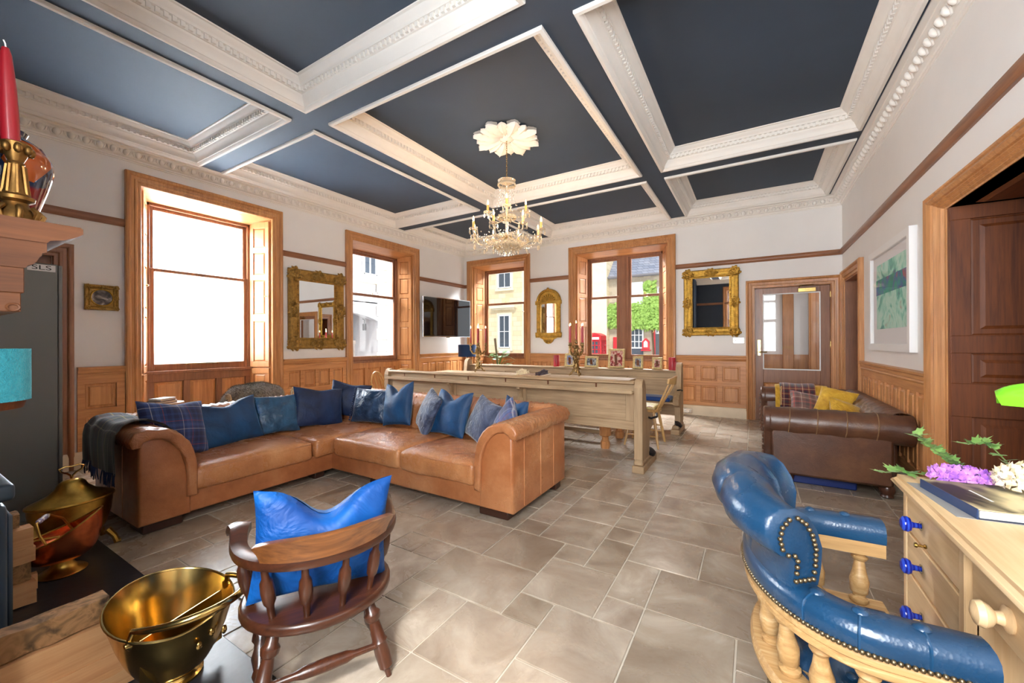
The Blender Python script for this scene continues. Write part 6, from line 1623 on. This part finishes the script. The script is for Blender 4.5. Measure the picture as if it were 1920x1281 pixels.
    MB(T3).box(s0 + .19, s1 - .19, .0205, .0225, z0 + .575, z0 + .735).build('paint_band', painting('dark_band', [S(30, 120, 104), S(30, 150, 124), S(60, 100, 160), S(170, 90, 80)], 4, 3, 2, .6), root, 0)
    MB(T3).box(s0 + .06, s1 - .06, .038, .040, z0 + .06, z1 - .06).build('glazing', M['art_glass'], root, 0)
    # electrical plates
    def plate(label, T, s, z, w, h, mat, tog, cat):
        r = thing('wall_plate', label, cat, T((s, 0, z))); L = Vector(r.location); TT = lambda p: Vector(T(p)) - L
        MB(TT).box(s - w / 2, s + w / 2, 0 if z > .3 else .05, .008 if z > .3 else .058, z - h / 2, z + h / 2, .002).build('plate', mat, r, 30)
        dd = .008 if z > .3 else .058
        for q in tog: MB(TT).box(s + q - .012, s + q + .012, dd, dd + .005, z - .014, z + .014, .003).build('rocker', M['white'] if mat is M['chrome'] else M['chrome'], r, 30)
    plate('chrome double light switch beside the glazed door', TB, -.218, 1.313, .155, .085, M['chrome'], (-.04, .04), 'switch')
    plate('chrome double socket on the skirting near the far pew', TB, -1.015, .07, .147, .086, M['chrome'], (-.04, .04), 'socket')
    plate('white switch plate by the large doorway', TRW, 4.27, 1.23, .09, .09, M['white'], (0,), 'switch')
    plate('grey socket on the skirting beside the sofa arm', TL, 1.46, .09, .13, .086, M['chrome'], (-.03, .03), 'socket')
wall_things()

# ================================================================ CORNER AND BEHIND THE SOFA
def corner_things():
    root = thing('side_table', 'small pine side table under the blue lamp in the far corner', 'table', (-5.55, 7.25, 0))
    MB().lathe([(.0, .52), (.2, .52), (.205, .53), (.2, .545), (0, .546)], 24).build('top', M['panel_x'], root); MB().lathe([(.03, .03), (.022, .2), (.03, .36), (.02, .45), (.03, .52)], 12).build('column', M['panel_z'], root)
    for k in range(3): a = k * 2.1; MB().tube([(0, 0, .1), (cos(a) * .1, sin(a) * .1, .07), (cos(a) * .19, sin(a) * .19, .0)], .016, 8).build('leg', M['panel_z'], root)
    root, T = base('table_lamp', 'brass table lamp with a dark blue velvet drum shade in the corner', 'lamp', (-5.55, 7.25, .546)); c = TR(-5.55, 7.25, 0)
    MB(T).lathe([(.08, .546), (.08, .56), (.04, .575), (.02, .60), (.035, .64), (.02, .68), (.03, .72), (.038, .76), (.02, .80), (.028, .84), (.018, .88), (.024, .91), (.01, .95), (.008, 1.0), (0, 1.0)], 16, c).build('base', M['brass'], root)
    MB(T).lathe([(.205, .975), (.205, 1.245), (.2, 1.245), (.2, .975)], 32, c).build('shade', M['lampblue'], root)
    MB(T).ball((-5.55, 7.25, 1.08), .03, 10, 8).build('bulb', plain('lamp_bulb_warm', S(255, 236, 190), .4, emit=(1, .75, .42, 1), estr=30), root)
    pl = bpy.data.lights.new('table_lamp_light', 'POINT'); pl.energy = 9; pl.color = (1, .72, .4); pl.shadow_soft_size = .04; po = bpy.data.objects.new('table_lamp_light', pl); COL.objects.link(po); po.location = (-5.55, 7.25, 1.13)
    # plant
    root = thing('potted_plant', 'leafy houseplant tied to a thick stake by the corner window', 'plant', (-4.72, 7.25, 0)); gl = M['leafg'] = fabric('plant_leaf', S(34, 92, 40), S(120, 168, 90), 9, .1, .35, .2, 10)
    MB().lathe([(.11, 0), (.15, .3), (.16, .31), (.15, .32), (.14, .31), (0, .30)], 18).build('pot', plain('plant_pot', S(150, 110, 84), .6), root)
    MB().tube([(.0, 0, .3), (-.02, 0, .9), (-.08, 0, 1.38)], [.02, .022, .026], 8).build('stake', plain('moss_stake', S(150, 136, 116), .9), root)
    rng = random.Random(5)
    for k in range(26):
        a = rng.uniform(0, 2 * pi); z = rng.uniform(.6, 1.0); r = rng.uniform(.1, .3); tip = Vector((cos(a) * r, sin(a) * r * .6, z + rng.uniform(-.02, .1)))
        mb = MB(); leaf_fan(mb, tip, (cos(a), sin(a), rng.uniform(-.5, .5)), rng.uniform(.13, .2)); mb.tube([(0, 0, z - .25), tip * .6 + Vector((0, 0, z * .38)), tip], .004, 5); mb.build('leaf', gl, root, 60, recalc=False)
    # stool with books
    root = thing('side_stool', 'round topped metal-legged side stool behind the sofa arm', 'stool', (-5.2, 1.70, 0))
    MB().lathe([(.0, .665), (.15, .665), (.155, .675), (.15, .69), (0, .691)], 28).build('top', M['panel_x'], root)
    for k in range(4): a = pi / 4 + k * pi / 2; MB().tube([(cos(a) * .1, sin(a) * .1, .665), (cos(a) * .15, sin(a) * .15, 0)], .01, 6).build('leg', M['iron'], root)
    for k, (lab, z, w, col, rz) in enumerate((('dark red book at the bottom of the pile on the stool', .692, .19, S(96, 40, 34), .2), ('grey paperback on top of the pile on the stool', .718, .17, S(150, 140, 136), .5))):
        r = thing('book', lab, 'book', (-5.18, 1.67, z), rz, 'books on the side stool'); h = .024
        MB().box(-.06, .06, -w / 2, w / 2, .003, h - .003).build('pages', plain('pages%d' % k, S(226, 220, 204), .8), r, 0)
        MB().box(-.064, .064, -w / 2 - .004, w / 2 + .004, h - .003, h).box(-.064, .064, -w / 2 - .004, w / 2 + .004, 0, .003).box(-.066, -.062, -w / 2 - .004, w / 2 + .004, 0, h).build('cover', plain('cover%d' % k, col, .4), r, 0)
    # basket with fur throw
    rope = plain('rope', S(172, 148, 116), .9, var=.2, vscale=60, bmp=.6, bscale=120)
    root = thing('rope_basket', 'round rope basket with looped handles behind the sofa back', 'basket', (-4.86, 2.45, 0))
    for k in range(17):
        MB().tube([((.25 + .015 * sin(k * .2)) * cos(a), .36 * sin(a), .02 + .037 * k) for a in [2 * pi * q / 28 for q in range(28)]], .021, 7, closed=True).build('rope_coil', rope, root)
    for s in (-1, 1):
        for q in range(2): MB().tube([(.06 + q * .03 + .05 * cos(a), s * .355, .62 + .13 * sin(a)) for a in [pi * k / 10 for k in range(11)]], .012, 7).build('handle', rope, root)
        MB().tube([(.1, s * .34, .64), (.16, s * .30, .66), (.2, s * .2, .66)], .013, 7).build('handle_tail', rope, root)
    fur = fabric('fur', S(70, 62, 52), S(134, 122, 102), 30, .8, .95, 1.0, 60)
    root = thing('fur_throw', 'brown fur throw heaped in the rope basket under the frosted window', 'throw', (-4.86, 2.38, .55))
    def hump(i, j):
        a = 2 * pi * i; t = j * pi / 2; x = .2 * cos(a) * cos(t); y = .34 * sin(a) * cos(t) ** .8; z = .02 + .27 * sin(t) ** .7
        nn = mnoise.noise_vector(Vector((x * 6, y * 5, z * 6)))
        z += .02 * sin(y * 26 + x * 9) * cos(t)
        return Vector((x, y, z)) + nn * .018
    MB().grid(hump, 40, 16, cu=True).build('pelt', fur, root, 70)
    hr = MB(); rng = random.Random(3)
    for k in range(2600):
        i, j = rng.random(), rng.random() ** .7 * .98; p = Vector(hump(i, j)); n = Vector((p.x * 2.4, p.y, p.z * 1.2)).normalized(); q = p + (n + Vector((rng.uniform(-.6, .6), rng.uniform(-.6, .6), rng.uniform(-.3, .3)))) * .016
        s_ = n.orthogonal().normalized() * .0016; hr.add([p + s_, p - s_, q], [(0, 1, 2)])
    hr.build('hairs', fur, root, 0, kind='stuff', recalc=False)
M['lampblue'] = plain('lampshade_blue', S(18, 52, 96), .8, sheen=.4)
corner_things()

# ================================================================ CHANDELIER AND ROSE
def chandelier():
    rose = thing('ceiling_rose', 'white plaster acanthus ceiling rose above the chandelier', 'ceiling rose', (-2.447, 3.957, ZP))
    MB().lathe([(0, -.045), (.05, -.045), (.07, -.03), (.09, -.02), (.1, 0)], 24).build('boss', M['plaster'], rose)
    def leafm(L, W):
        mb = MB()
        def g(i, j):
            u = i * 2 - 1; y = j * L; w = W * (.22 + .78 * sin(pi * .8 * j ** 1.35)) * (1 + .16 * sin(j * 26)) * sqrt(max(0, 1 - (max(0, j - .82) / .18) ** 2))
            z = -.012 - .03 * sin(pi * j) - .03 * (1 - abs(u)) ** .7 - (.02 * j * j) + .008 * abs(sin(u * 5))
            return (u * w, y, z)
        mb.grid(g, 8, 16); mb.grid(lambda i, j: (g(i, j)[0], g(i, j)[1], 0), 8, 16)
        return mb
    d1 = d2 = None
    for k in range(16):
        a = 2 * pi * k / 16
        if k % 2 == 0: L, W, z = .31, .07, 0
        else: L, W, z = .275, .058, .012
        if (k % 2 == 0 and d1 is None): o = leafm(L, W).build('acanthus_leaf', M['plaster'], rose, 50); d1 = o.data
        elif (k % 2 and d2 is None): o = leafm(L, W).build('acanthus_leaf', M['plaster'], rose, 50); d2 = o.data
        else: o = link('acanthus_leaf', d1 if k % 2 == 0 else d2, rose)
        o.location = (cos(a) * .08, sin(a) * .08, z - .002); o.rotation_euler = (0, 0, a - pi / 2)
    root = thing('chandelier', 'crystal chandelier with lit candle bulbs hanging from the coffered ceiling', 'chandelier', (-2.447, 3.957, 2.33))
    zb = 2.33; gld = M['brass']
    m = M['crystal'] = bpy.data.materials.new('crystal'); m.use_nodes = True; nt = m.node_tree; nt.nodes.clear()
    o = nt.nodes.new('ShaderNodeOutputMaterial'); t = nt.nodes.new('ShaderNodeBsdfTransparent'); t.inputs[0].default_value = (.97, .95, .9, 1); g = nt.nodes.new('ShaderNodeBsdfGlossy'); g.inputs['Roughness'].default_value = .06
    df = nt.nodes.new('ShaderNodeBsdfDiffuse'); df.inputs[0].default_value = (.95, .84, .66, 1); x1 = nt.nodes.new('ShaderNodeMixShader'); x1.inputs[0].default_value = .5; x2 = nt.nodes.new('ShaderNodeMixShader'); x2.inputs[0].default_value = .45
    nt.links.new(g.outputs[0], x1.inputs[1]); nt.links.new(df.outputs[0], x1.inputs[2]); nt.links.new(t.outputs[0], x2.inputs[1]); nt.links.new(x1.outputs[0], x2.inputs[2]); nt.links.new(x2.outputs[0], o.inputs[0])
    ch = MB()
    for k in range(19):
        z = 1.31 - k * .026; c = TR(0, 0, z) @ RZ(pi / 2 * (k % 2)) @ RX(pi / 2); ch.tube([(.008 * cos(a), .016 * sin(a), 0) for a in [2 * pi * q / 10 for q in range(10)]], .0025, 5, closed=True, M=c)
    ch.build('chain', gld, root)
    MB().lathe([(.012, .78), (.09, .83), (.105, .845), (.09, .84), (.02, .81), (.014, .80), (.018, .6), (.03, .56), (.018, .5), (.024, .44), (.04, .40), (.02, .36), (.014, .2), (.03, .16), (.06, .13), (.07, .11), (.02, .08), (0, .06)], 18).build('stem', m, root)
    MB().lathe([(.02, .1), (.10, .07), (.13, .095), (.125, .10), (.08, .06), (.02, .02), (0, 0)], 20).build('bottom_bowl', m, root)
    MB().lathe([(0, .17), (.05, .17), (.06, .185), (.05, .2), (0, .2)], 16).build('arm_plate', gld, root)
    MB().lathe([(0, .42), (.035, .42), (.04, .435), (.03, .45), (0, .45)], 16).build('upper_plate', gld, root)
    flame = M['bulb'] = plain('candle_bulb', S(255, 220, 150), .4, emit=(1, .62, .24, 1), estr=7); cw = plain('candle_sleeve', S(214, 170, 96), .5)
    beads = MB(); drops = MB()
    def bead(p, r=.009): beads.ball(p, r, 5, 4)
    def drop(p, s=1.0): drops.lathe([(0, 0), (.006 * s, -.01 * s), (.011 * s, -.03 * s), (.006 * s, -.044 * s), (0, -.048 * s)], 6, Matrix.Translation(p))
    def arm(a, r, z0, zc, n):
        c, s = cos(a), sin(a)
        pts = [(.045, z0), (r * .3, z0 - .06), (r * .6, z0 - .085), (r * .88, z0 - .05), (r * .99, z0 + .02), (r, zc)]
        ar = MB().tube([(c * q, s * q, z) for q, z in pts], [.008, .008, .0085, .009, .009, .008], 8).build('arm', m, root)
        MB().lathe([(.006, zc - .012), (.04, zc + .004), (.05, zc + .016), (.045, zc + .016), (.012, zc + .004), (0, zc + .004)], 14, TR(c * r, s * r, 0)).build('drip_pan', m, ar)
        cd = MB().lathe([(.013, zc), (.013, zc + .09), (0, zc + .09)], 10, TR(c * r, s * r, 0)).build('candle_sleeve', cw, ar)
        MB().lathe([(0, zc + .09), (.008, zc + .095), (.011, zc + .11), (.008, zc + .132), (0, zc + .155)], 8, TR(c * r, s * r, 0)).build('flame_bulb', flame, ar)
        for k in range(6):
            b = 2 * pi * k / 6; p = Vector((c * r + .048 * cos(b), s * r + .048 * sin(b), zc + .012))
            bead(p - Vector((0, 0, .012)), .008); drop(p - Vector((0, 0, .02)), .9)
        for k in range(7):
            t = (k + 1) / 8; q = .05 + (r - .05) * t; bead(Vector((c * q, s * q, z0 + .10 - .12 * sin(pi * t) + (zc - z0) * t * .4)), .008)
        drop(Vector((c * r * .62, s * r * .62, z0 - .095)), 1.2)
        return Vector((c * r, s * r, zc))
    low = [arm(2 * pi * k / 8 + .2, .41, .19, .23, k) for k in range(8)]
    up = [arm(2 * pi * k / 4 + .55, .22, .43, .47, k) for k in range(4)]
    for k in range(8):
        p, q = low[k], low[(k + 1) % 8]
        for j in range(1, 9):
            t = j / 9; v = p.lerp(q, t); v.z -= .11 * sin(pi * t); bead(v, .0085)
        drop(p.lerp(q, .5) - Vector((0, 0, .125)), 1.2)
        for j in range(1, 10):
            t = j / 10; v = Vector((cos(2 * pi * k / 8) * .1, sin(2 * pi * k / 8) * .1, .83)).lerp(Vector((cos(2 * pi * k / 8) * .2, sin(2 * pi * k / 8) * .2, .46)), t); v.x *= 1 - .45 * sin(pi * t); v.y *= 1 - .45 * sin(pi * t); bead(v, .008)
        for j in range(1, 8):
            t = j / 8; v = (p * .55).lerp(Vector((0, 0, .0)), t); v.z = .12 - .16 * sin(pi * t * .6) + .02; bead(v, .008)
        a = 2 * pi * k / 8; drop(Vector((cos(a) * .12, sin(a) * .12, .09)), 1.2); drop(Vector((cos(a) * .07, sin(a) * .07, .04)), 1.1)
        drop(p - Vector((0, 0, .09)), 1.5)
        for j in range(10): b = a + .08 * j; drop(Vector((cos(b) * .16, sin(b) * .16, .12 - .01 * (j % 3))), 1.1); drop(Vector((cos(b) * (.24 + .01 * (j % 2)), sin(b) * .25, .17)), .9)
        for j in range(8): b = a + .1 * j; drop(Vector((cos(b) * .1, sin(b) * .1, .44)), 1.0); bead(Vector((cos(b) * .09, sin(b) * .09, .83)), .008); drop(Vector((cos(b) * .1, sin(b) * .1, .82)), .9)
    beads.build('crystal_beads', m, root, 0, kind='stuff', recalc=False); drops.build('crystal_drops', m, root, 0, kind='stuff', recalc=False)
    for k in range(4):
        a = pi / 4 + k * pi / 2; pl = bpy.data.lights.new('chandelier_light', 'POINT'); pl.energy = 7; pl.color = (1, .68, .40); pl.shadow_soft_size = .05
        po = bpy.data.objects.new('chandelier_light', pl); COL.objects.link(po); po.location = (-2.447 + cos(a) * .5, 3.957 + sin(a) * .5, 2.72)
chandelier()

# ================================================================ OUTSIDE
def brickmat(name, c1, c2, mortar, sx, row, src='Object'):
    m, nt, b = nmat(name); v = coords(nt, (1, 1, 1), src=src); sp = nt.nodes.new('ShaderNodeSeparateXYZ'); nt.links.new(v, sp.inputs[0]); cb = nt.nodes.new('ShaderNodeCombineXYZ')
    ad = N(nt, 'ShaderNodeMath', operation='ADD'); nt.links.new(sp.outputs['X'], ad.inputs[0]); nt.links.new(sp.outputs['Y'], ad.inputs[1])
    nt.links.new(ad.outputs[0], cb.inputs[0]); nt.links.new(sp.outputs['Z'], cb.inputs[1])
    t = N(nt, 'ShaderNodeTexBrick', i_Scale=1.0); t.inputs['Color1'].default_value = c1; t.inputs['Color2'].default_value = c2; t.inputs['Mortar'].default_value = mortar
    t.inputs['Mortar Size'].default_value = .012; t.inputs['Brick Width'].default_value = sx; t.inputs['Row Height'].default_value = row; nt.links.new(cb.outputs[0], t.inputs['Vector'])
    nt.links.new(t.outputs['Color'], b.inputs['Base Color']); b.inputs['Roughness'].default_value = .9; return m
def outside():
    sand = brickmat('sandstone', S(222, 202, 162), S(236, 222, 190), S(206, 190, 158), .55, .3)
    rub = brickmat('rubble_stone', S(176, 162, 142), S(206, 194, 172), S(196, 184, 166), .34, .2)
    trim = plain('dressed_stone', S(236, 226, 200), .85, var=.06); harl = plain('pebbledash', S(182, 182, 186), .95, var=.10, vscale=40, bmp=.6, bscale=40)
    slate = brickmat('roof_slate', S(120, 128, 146), S(146, 152, 168), S(96, 102, 118), .3, .16); red = plain('post_red', S(200, 30, 44), .45); dgl = plain('dark_window', S(70, 80, 92), .15)
    wfr = plain('window_white', S(244, 246, 248), .5); tarm = plain('tarmac', S(150, 148, 146), .9, var=.08)
    gr = MB().box(-30, 12, YB + WT + .02, 34, -.8, -.7).box(-30, XL - WT - .02, -6, YB + WT + .02, -.8, -.7).build('ground_street', tarm, smooth=0, kind='structure'); gr['label'] = 'grey street outside the windows'
    Y = 22.0
    def sash(root, T, x0, x1, z0, z1, nx, nz, frame=wfr, deep=.08, surround=None):
        w = MB(T).box(x0, x1, -.02, .03, z0, z1).build('window', dgl, root, 0)
        f = MB(T); b = .05; f.box(x0 - .02, x0 + b, .03, deep, z0, z1).box(x1 - b, x1 + .02, .03, deep, z0, z1).box(x0, x1, .03, deep, z0 - .02, z0 + b).box(x0, x1, .03, deep, z1 - b, z1 + .02)
        for k in range(1, nx): x = x0 + (x1 - x0) * k / nx; f.box(x - .018, x + .018, .03, deep - .01, z0, z1)
        for k in range(1, nz): z = z0 + (z1 - z0) * k / nz; f.box(x0, x1, .03, deep - .01, z - .02, z + .02)
        f.build('glazing_bars', frame, w, 0)
        if surround:
            s = .16; MB(T).box(x0 - s, x0 - .02, -.02, .06, z0 - .1, z1 + s).box(x1 + .02, x1 + s, -.02, .06, z0 - .1, z1 + s).box(x0 - .02, x1 + .02, -.02, .06, z1 + .02, z1 + s).box(x0 - s - .05, x1 + s + .05, -.02, .12, z0 - .2, z0 - .06).build('surround', surround, w, 0)
        return w
    def base_y(name, label, x0, y):
        r = thing(name, label, 'building', (x0, y, -.7)); L = Vector((x0, y, -.7)); return r, (lambda p: Vector((p[0], y - p[1], p[2])) - L)
    # sandstone building facing the corner window
    root, T = base_y('sandstone_building', 'tall pale sandstone building across the street', -11, 21.6)
    MB(T).box(-22, -6.9, -5, 0, -.7, 10.5).build('wall', sand, root, 0)
    MB(T).box(-15.45, -14.85, 0, .14, -.7, 10.5).box(-12.2, -11.5, 0, .1, -.7, 10.5).box(-7.9, -6.9, 0, .08, -.7, 10.5).build('quoin_pier', trim, root, 0)
    MB(T).box(-8.5, -8.38, 0, .12, -.7, 10.5).build('downpipe', plain('downpipe', S(190, 170, 150), .7), root, 0)
    sash(root, T, -14.0, -13.05, 4.75, 6.6, 2, 2, surround=trim); sash(root, T, -13.95, -13.15, .95, 3.0, 2, 2, surround=trim)
    MB(T).box(-14.5, -12.65, 0, .3, 3.45, 3.62).box(-14.4, -12.75, 0, .2, 3.34, 3.45).build('door_hood', trim, root, 0)
    MB(T).box(-13.95, -13.15, .0, .08, -.6, .75).build('notice_panel', wfr, root, 0)
    MB(T).box(-10.6, -9.6, .02, .1, 5.2, 7.2).build('blind_window', trim, root, 0)
    # stone cottage with a slate roof
    root, T = base_y('stone_cottage', 'stone cottage with a slate roof and green creeper across the street', -4, 22.0)
    MB(T).box(-6.9, 4.5, -6, 0, -.7, 4.9).build('wall', rub, root, 0)
    MB(T).add([(-7.0, .25, 4.85), (4.7, .25, 4.85), (4.7, -4.5, 9.6), (-7.0, -4.5, 9.6), (-7.0, .25, 4.75), (4.7, .25, 4.75), (4.7, -4.5, 9.5), (-7.0, -4.5, 9.5)], [(0, 1, 2, 3), (4, 7, 6, 5), (0, 4, 5, 1), (1, 5, 6, 2), (2, 6, 7, 3), (3, 7, 4, 0)]).build('roof', slate, root, 0)
    MB(T).tube([(-7.0, .3, 4.82), (4.7, .3, 4.82)], .07, 6).build('gutter', plain('gutter', S(120, 118, 124), .6), root)
    sash(root, T, -5.72, -5.05, .95, 2.0, 3, 3, surround=None); MB(T).box(-5.72, -5.05, .03, .05, .3, .95).build('shop_glass', dgl, root, 0); MB(T).box(-5.75, -5.0, .0, .1, .2, .32).build('shop_sill', red, root, 0)
    wu = MB(T).box(-5.72, -5.05, 0, .07, 2.75, 4.5).build('boarded_window', wfr, root, 0); MB(T).box(-5.8, -5.0, .0, .12, 2.55, 2.72).build('flower_sill', red, wu, 0)
    sash(root, T, -4.3, -3.95, 3.55, 4.15, 2, 2, surround=None)
    MB(T).box(-6.55, -6.32, 0, .1, 2.1, 3.4).build('red_shutter', red, root, 0)
    MB(T).box(-4.42, -4.0, .02, .06, -.6, 1.72).build('door', plain('dark_door', S(70, 78, 84), .5), root, 0); MB(T).box(-4.56, -4.42, .0, .09, -.6, 1.95).box(-4.0, -3.86, .0, .09, -.6, 1.95).build('door_frame', red, root, 0); sash(root, T, -4.42, -4.0, 1.72, 1.98, 3, 1)
    # red public furniture
    pb = thing('telephone_box', 'red telephone box seen through the twin window', 'telephone box', (-7.35, 21.0, -.7)); LT = lambda p: p
    w = .45
    MB().box(-w, w, -w, w, 0, .25, .02).build('plinth', red, pb, 0); MB().box(-w, w, -w, w, 2.06, 2.32, .02).build('fascia', red, pb, 30)
    MB().box(-.34, .34, -w - .012, -w + .01, 2.12, 2.24).build('sign_panel', wfr, pb, 0)
    MB().grid(lambda i, j: ((2 * i - 1) * w * (1 - .06 * j), (2 * j - 1) * w, 2.32 + .16 * (1 - (2 * i - 1) ** 2)), 12, 2).box(-w, w, -w, w, 2.3, 2.33).build('domed_roof', red, pb, 40)
    MB().prism([((2 * i / 12 - 1) * w, 2.32 + .16 * (1 - (2 * i / 12 - 1) ** 2)) for i in range(13)], -w, w, ax='y').build('roof_gable', red, pb, 30)
    for x in (-w + .04, w - .04):
        for y in (-w + .04, w - .04): MB().box(x - .04, x + .04, y - .04, y + .04, .2, 2.1).build('post', red, pb, 0)
    for rz in (0, pi / 2, pi):
        Mr = RZ(rz); MB().box(-w + .08, w - .08, -w + .03, -w + .04, .25, 2.06, 0, Mr).build('pane', dgl, pb, 0)
        f = MB()
        for k in range(4): x = -.3 + .2 * k; f.box(x - .022, x + .022, -w - .0, -w + .03, .25, 2.06, 0, Mr)
        for k in range(9): z = .27 + .22 * k; f.box(-w + .05, w - .05, -w - .0, -w + .03, z - .022, z + .022, 0, Mr)
        f.build('glazing_bars', red, pb, 0)
    pbx = thing('post_panel', 'plain red wall panel beside the telephone box', 'panel', (-6.5, 21.95, -.7)); MB().box(-.15, .15, -.12, -.04, .1, 2.25, .02).build('panel', red, pbx, 0); MB().box(-.09, .09, -.13, -.12, .5, 1.0).build('notice', wfr, pbx, 0); MB().box(-.09, .09, -.13, -.12, 1.3, 1.6).build('notice', wfr, pbx, 0)
    nb = thing('notice_box', 'small red gabled notice box on the cottage wall', 'notice box', (-4.9, 21.95, .9)); MB().prism([(-.19, 0), (.19, 0), (.19, .4), (0, .6), (-.19, .4)], -.1, .0, ax='y').build('case', red, nb, 0); MB().prism([(-.1, .1), (.1, .1), (.1, .36), (0, .46), (-.1, .36)], -.12, -.1, ax='y').build('notice', wfr, nb, 0); MB().box(-.24, .24, -.16, 0, -.1, -.02).build('ledge', red, nb, 0)
    # creeper
    iv = thing('wall_creeper', 'bright green creeper covering the cottage wall', 'creeper', (-5, 21.9, 1.9)); rng = random.Random(9); g1 = fabric('creeper_leaf', S(112, 158, 56), S(176, 206, 110), 30, .1, .7, .2, 10)
    reg = [(-6.95, -6.2, 2.1, 3.3), (-6.3, -4.1, 2.15, 3.3), (-5.6, -4.1, 2.0, 3.2), (-4.95, -4.35, 3.0, 4.4), (-4.5, -4.0, 2.9, 3.6)]
    MB().tube([(.55, .02, -2.5), (.5, -.04, -1.0), (.4, -.06, .6), (.3, -.05, 2.0)], .05, 6).build('stem', plain('creeper_stem', S(96, 80, 60), .9), iv)
    lf = MB()
    for k in range(4200):
        a = reg[rng.choices(range(5), [1, 2.6, 1.5, 1.1, .5])[0]]; x, z = rng.uniform(a[0], a[1]), rng.uniform(a[2], a[3]) + rng.gauss(0, .06)
        p = Vector((x + 5, -rng.uniform(.02, .3), z - 1.9)); s = rng.uniform(.06, .11); u = Vector((rng.uniform(-1, 1), rng.uniform(-.6, .1), rng.uniform(-1, .4))).normalized(); v = u.cross(Vector((rng.uniform(-.3, .3), -1, rng.uniform(-.2, .6)))).normalized()
        lf.add([p - u * s, p + v * s * .7, p + u * s, p - v * s * .7], [(0, 1, 2, 3)])
    lf.build('foliage', g1, iv, 0, kind='stuff', recalc=False)
    # neighbour across the lane, seen from the side window
    root = thing('pebbledash_house', 'grey pebbledash house with an arched gateway seen from the side window', 'building', (-11, 8, -.7)); L = Vector((-11, 8, -.7)); T = lambda p: Vector((-11 + p[1], p[0], p[2])) - L
    w = MB(T); w.box(-3, 7.1, -4, 0, -.7, 9).box(7.1, 9.35, -4, 0, 2.62, 9); w.box(9.35, 9.75, -4, .05, -.7, 9).build('wall', harl, root, 0)
    ar = [(7.1, 2.66)] + [(7.1 + 2.25 * k / 14, 1.62 + .68 * sin(pi * (.28 + .72 * k / 14 * .0 + .5 * k / 14 + .0)) * (1 if k < 15 else 0)) for k in range(15)] + [(9.35, 2.66)]
    MB(T).prism(ar, -.3, .0, ax='y').build('arch_spandrel', harl, root, 0)
    MB(T).tube([(p[0], .02, p[1]) for p in ar[1:-1]], .035, 6).build('arch_edge', plain('arch_edge', S(150, 150, 152), .8), root)
    for k in range(24): z = -.6 + .4 * k; MB(T).box(9.38 - (.1 if k % 2 else 0), 9.75, .05, .09, z, z + .37, .01).build('quoin', trim, root, 0)
    sash(root, T, 8.75, 9.3, 3.55, 5.2, 2, 2, surround=None); MB(T).box(8.6, 9.38, 0, .15, 3.28, 3.5).build('window_sill', trim, root, 0)
    MB(T).box(7.0, 9.4, -3.2, -3.1, -.7, 2.7).build('yard_wall', plain('cream_render', S(226, 220, 206), .9), root, 0)
    gt = thing('yard_gate', 'weathered boarded gate under the neighbouring arch', 'gate', (-12.2, 8.4, -.7))
    gw = plain('weathered_board', S(186, 176, 166), .9, var=.1, vscale=12)
    for k in range(16): MB().box(0, .03, -.95 + k * .155, -.95 + k * .155 + .145, .1, 2.05, .004).build('board', gw, gt, 0)
    MB().box(.03, .07, -.95, 1.53, 1.95, 2.08).box(.03, .07, -.95, 1.53, .3, .42).build('gate_rail', gw, gt, 0)
    lt = thing('lane_lantern', 'small iron lantern hanging under the neighbouring arch', 'lantern', (-10.95, 8.75, 1.7)); MB().box(0, .08, -.05, .05, 0, .22, .01).build('case', M['iron'], lt, 0); MB().tube([(.04, 0, .22), (.04, 0, .35), (-.05, 0, .38)], .012, 6).build('bracket', M['iron'], lt)
outside()
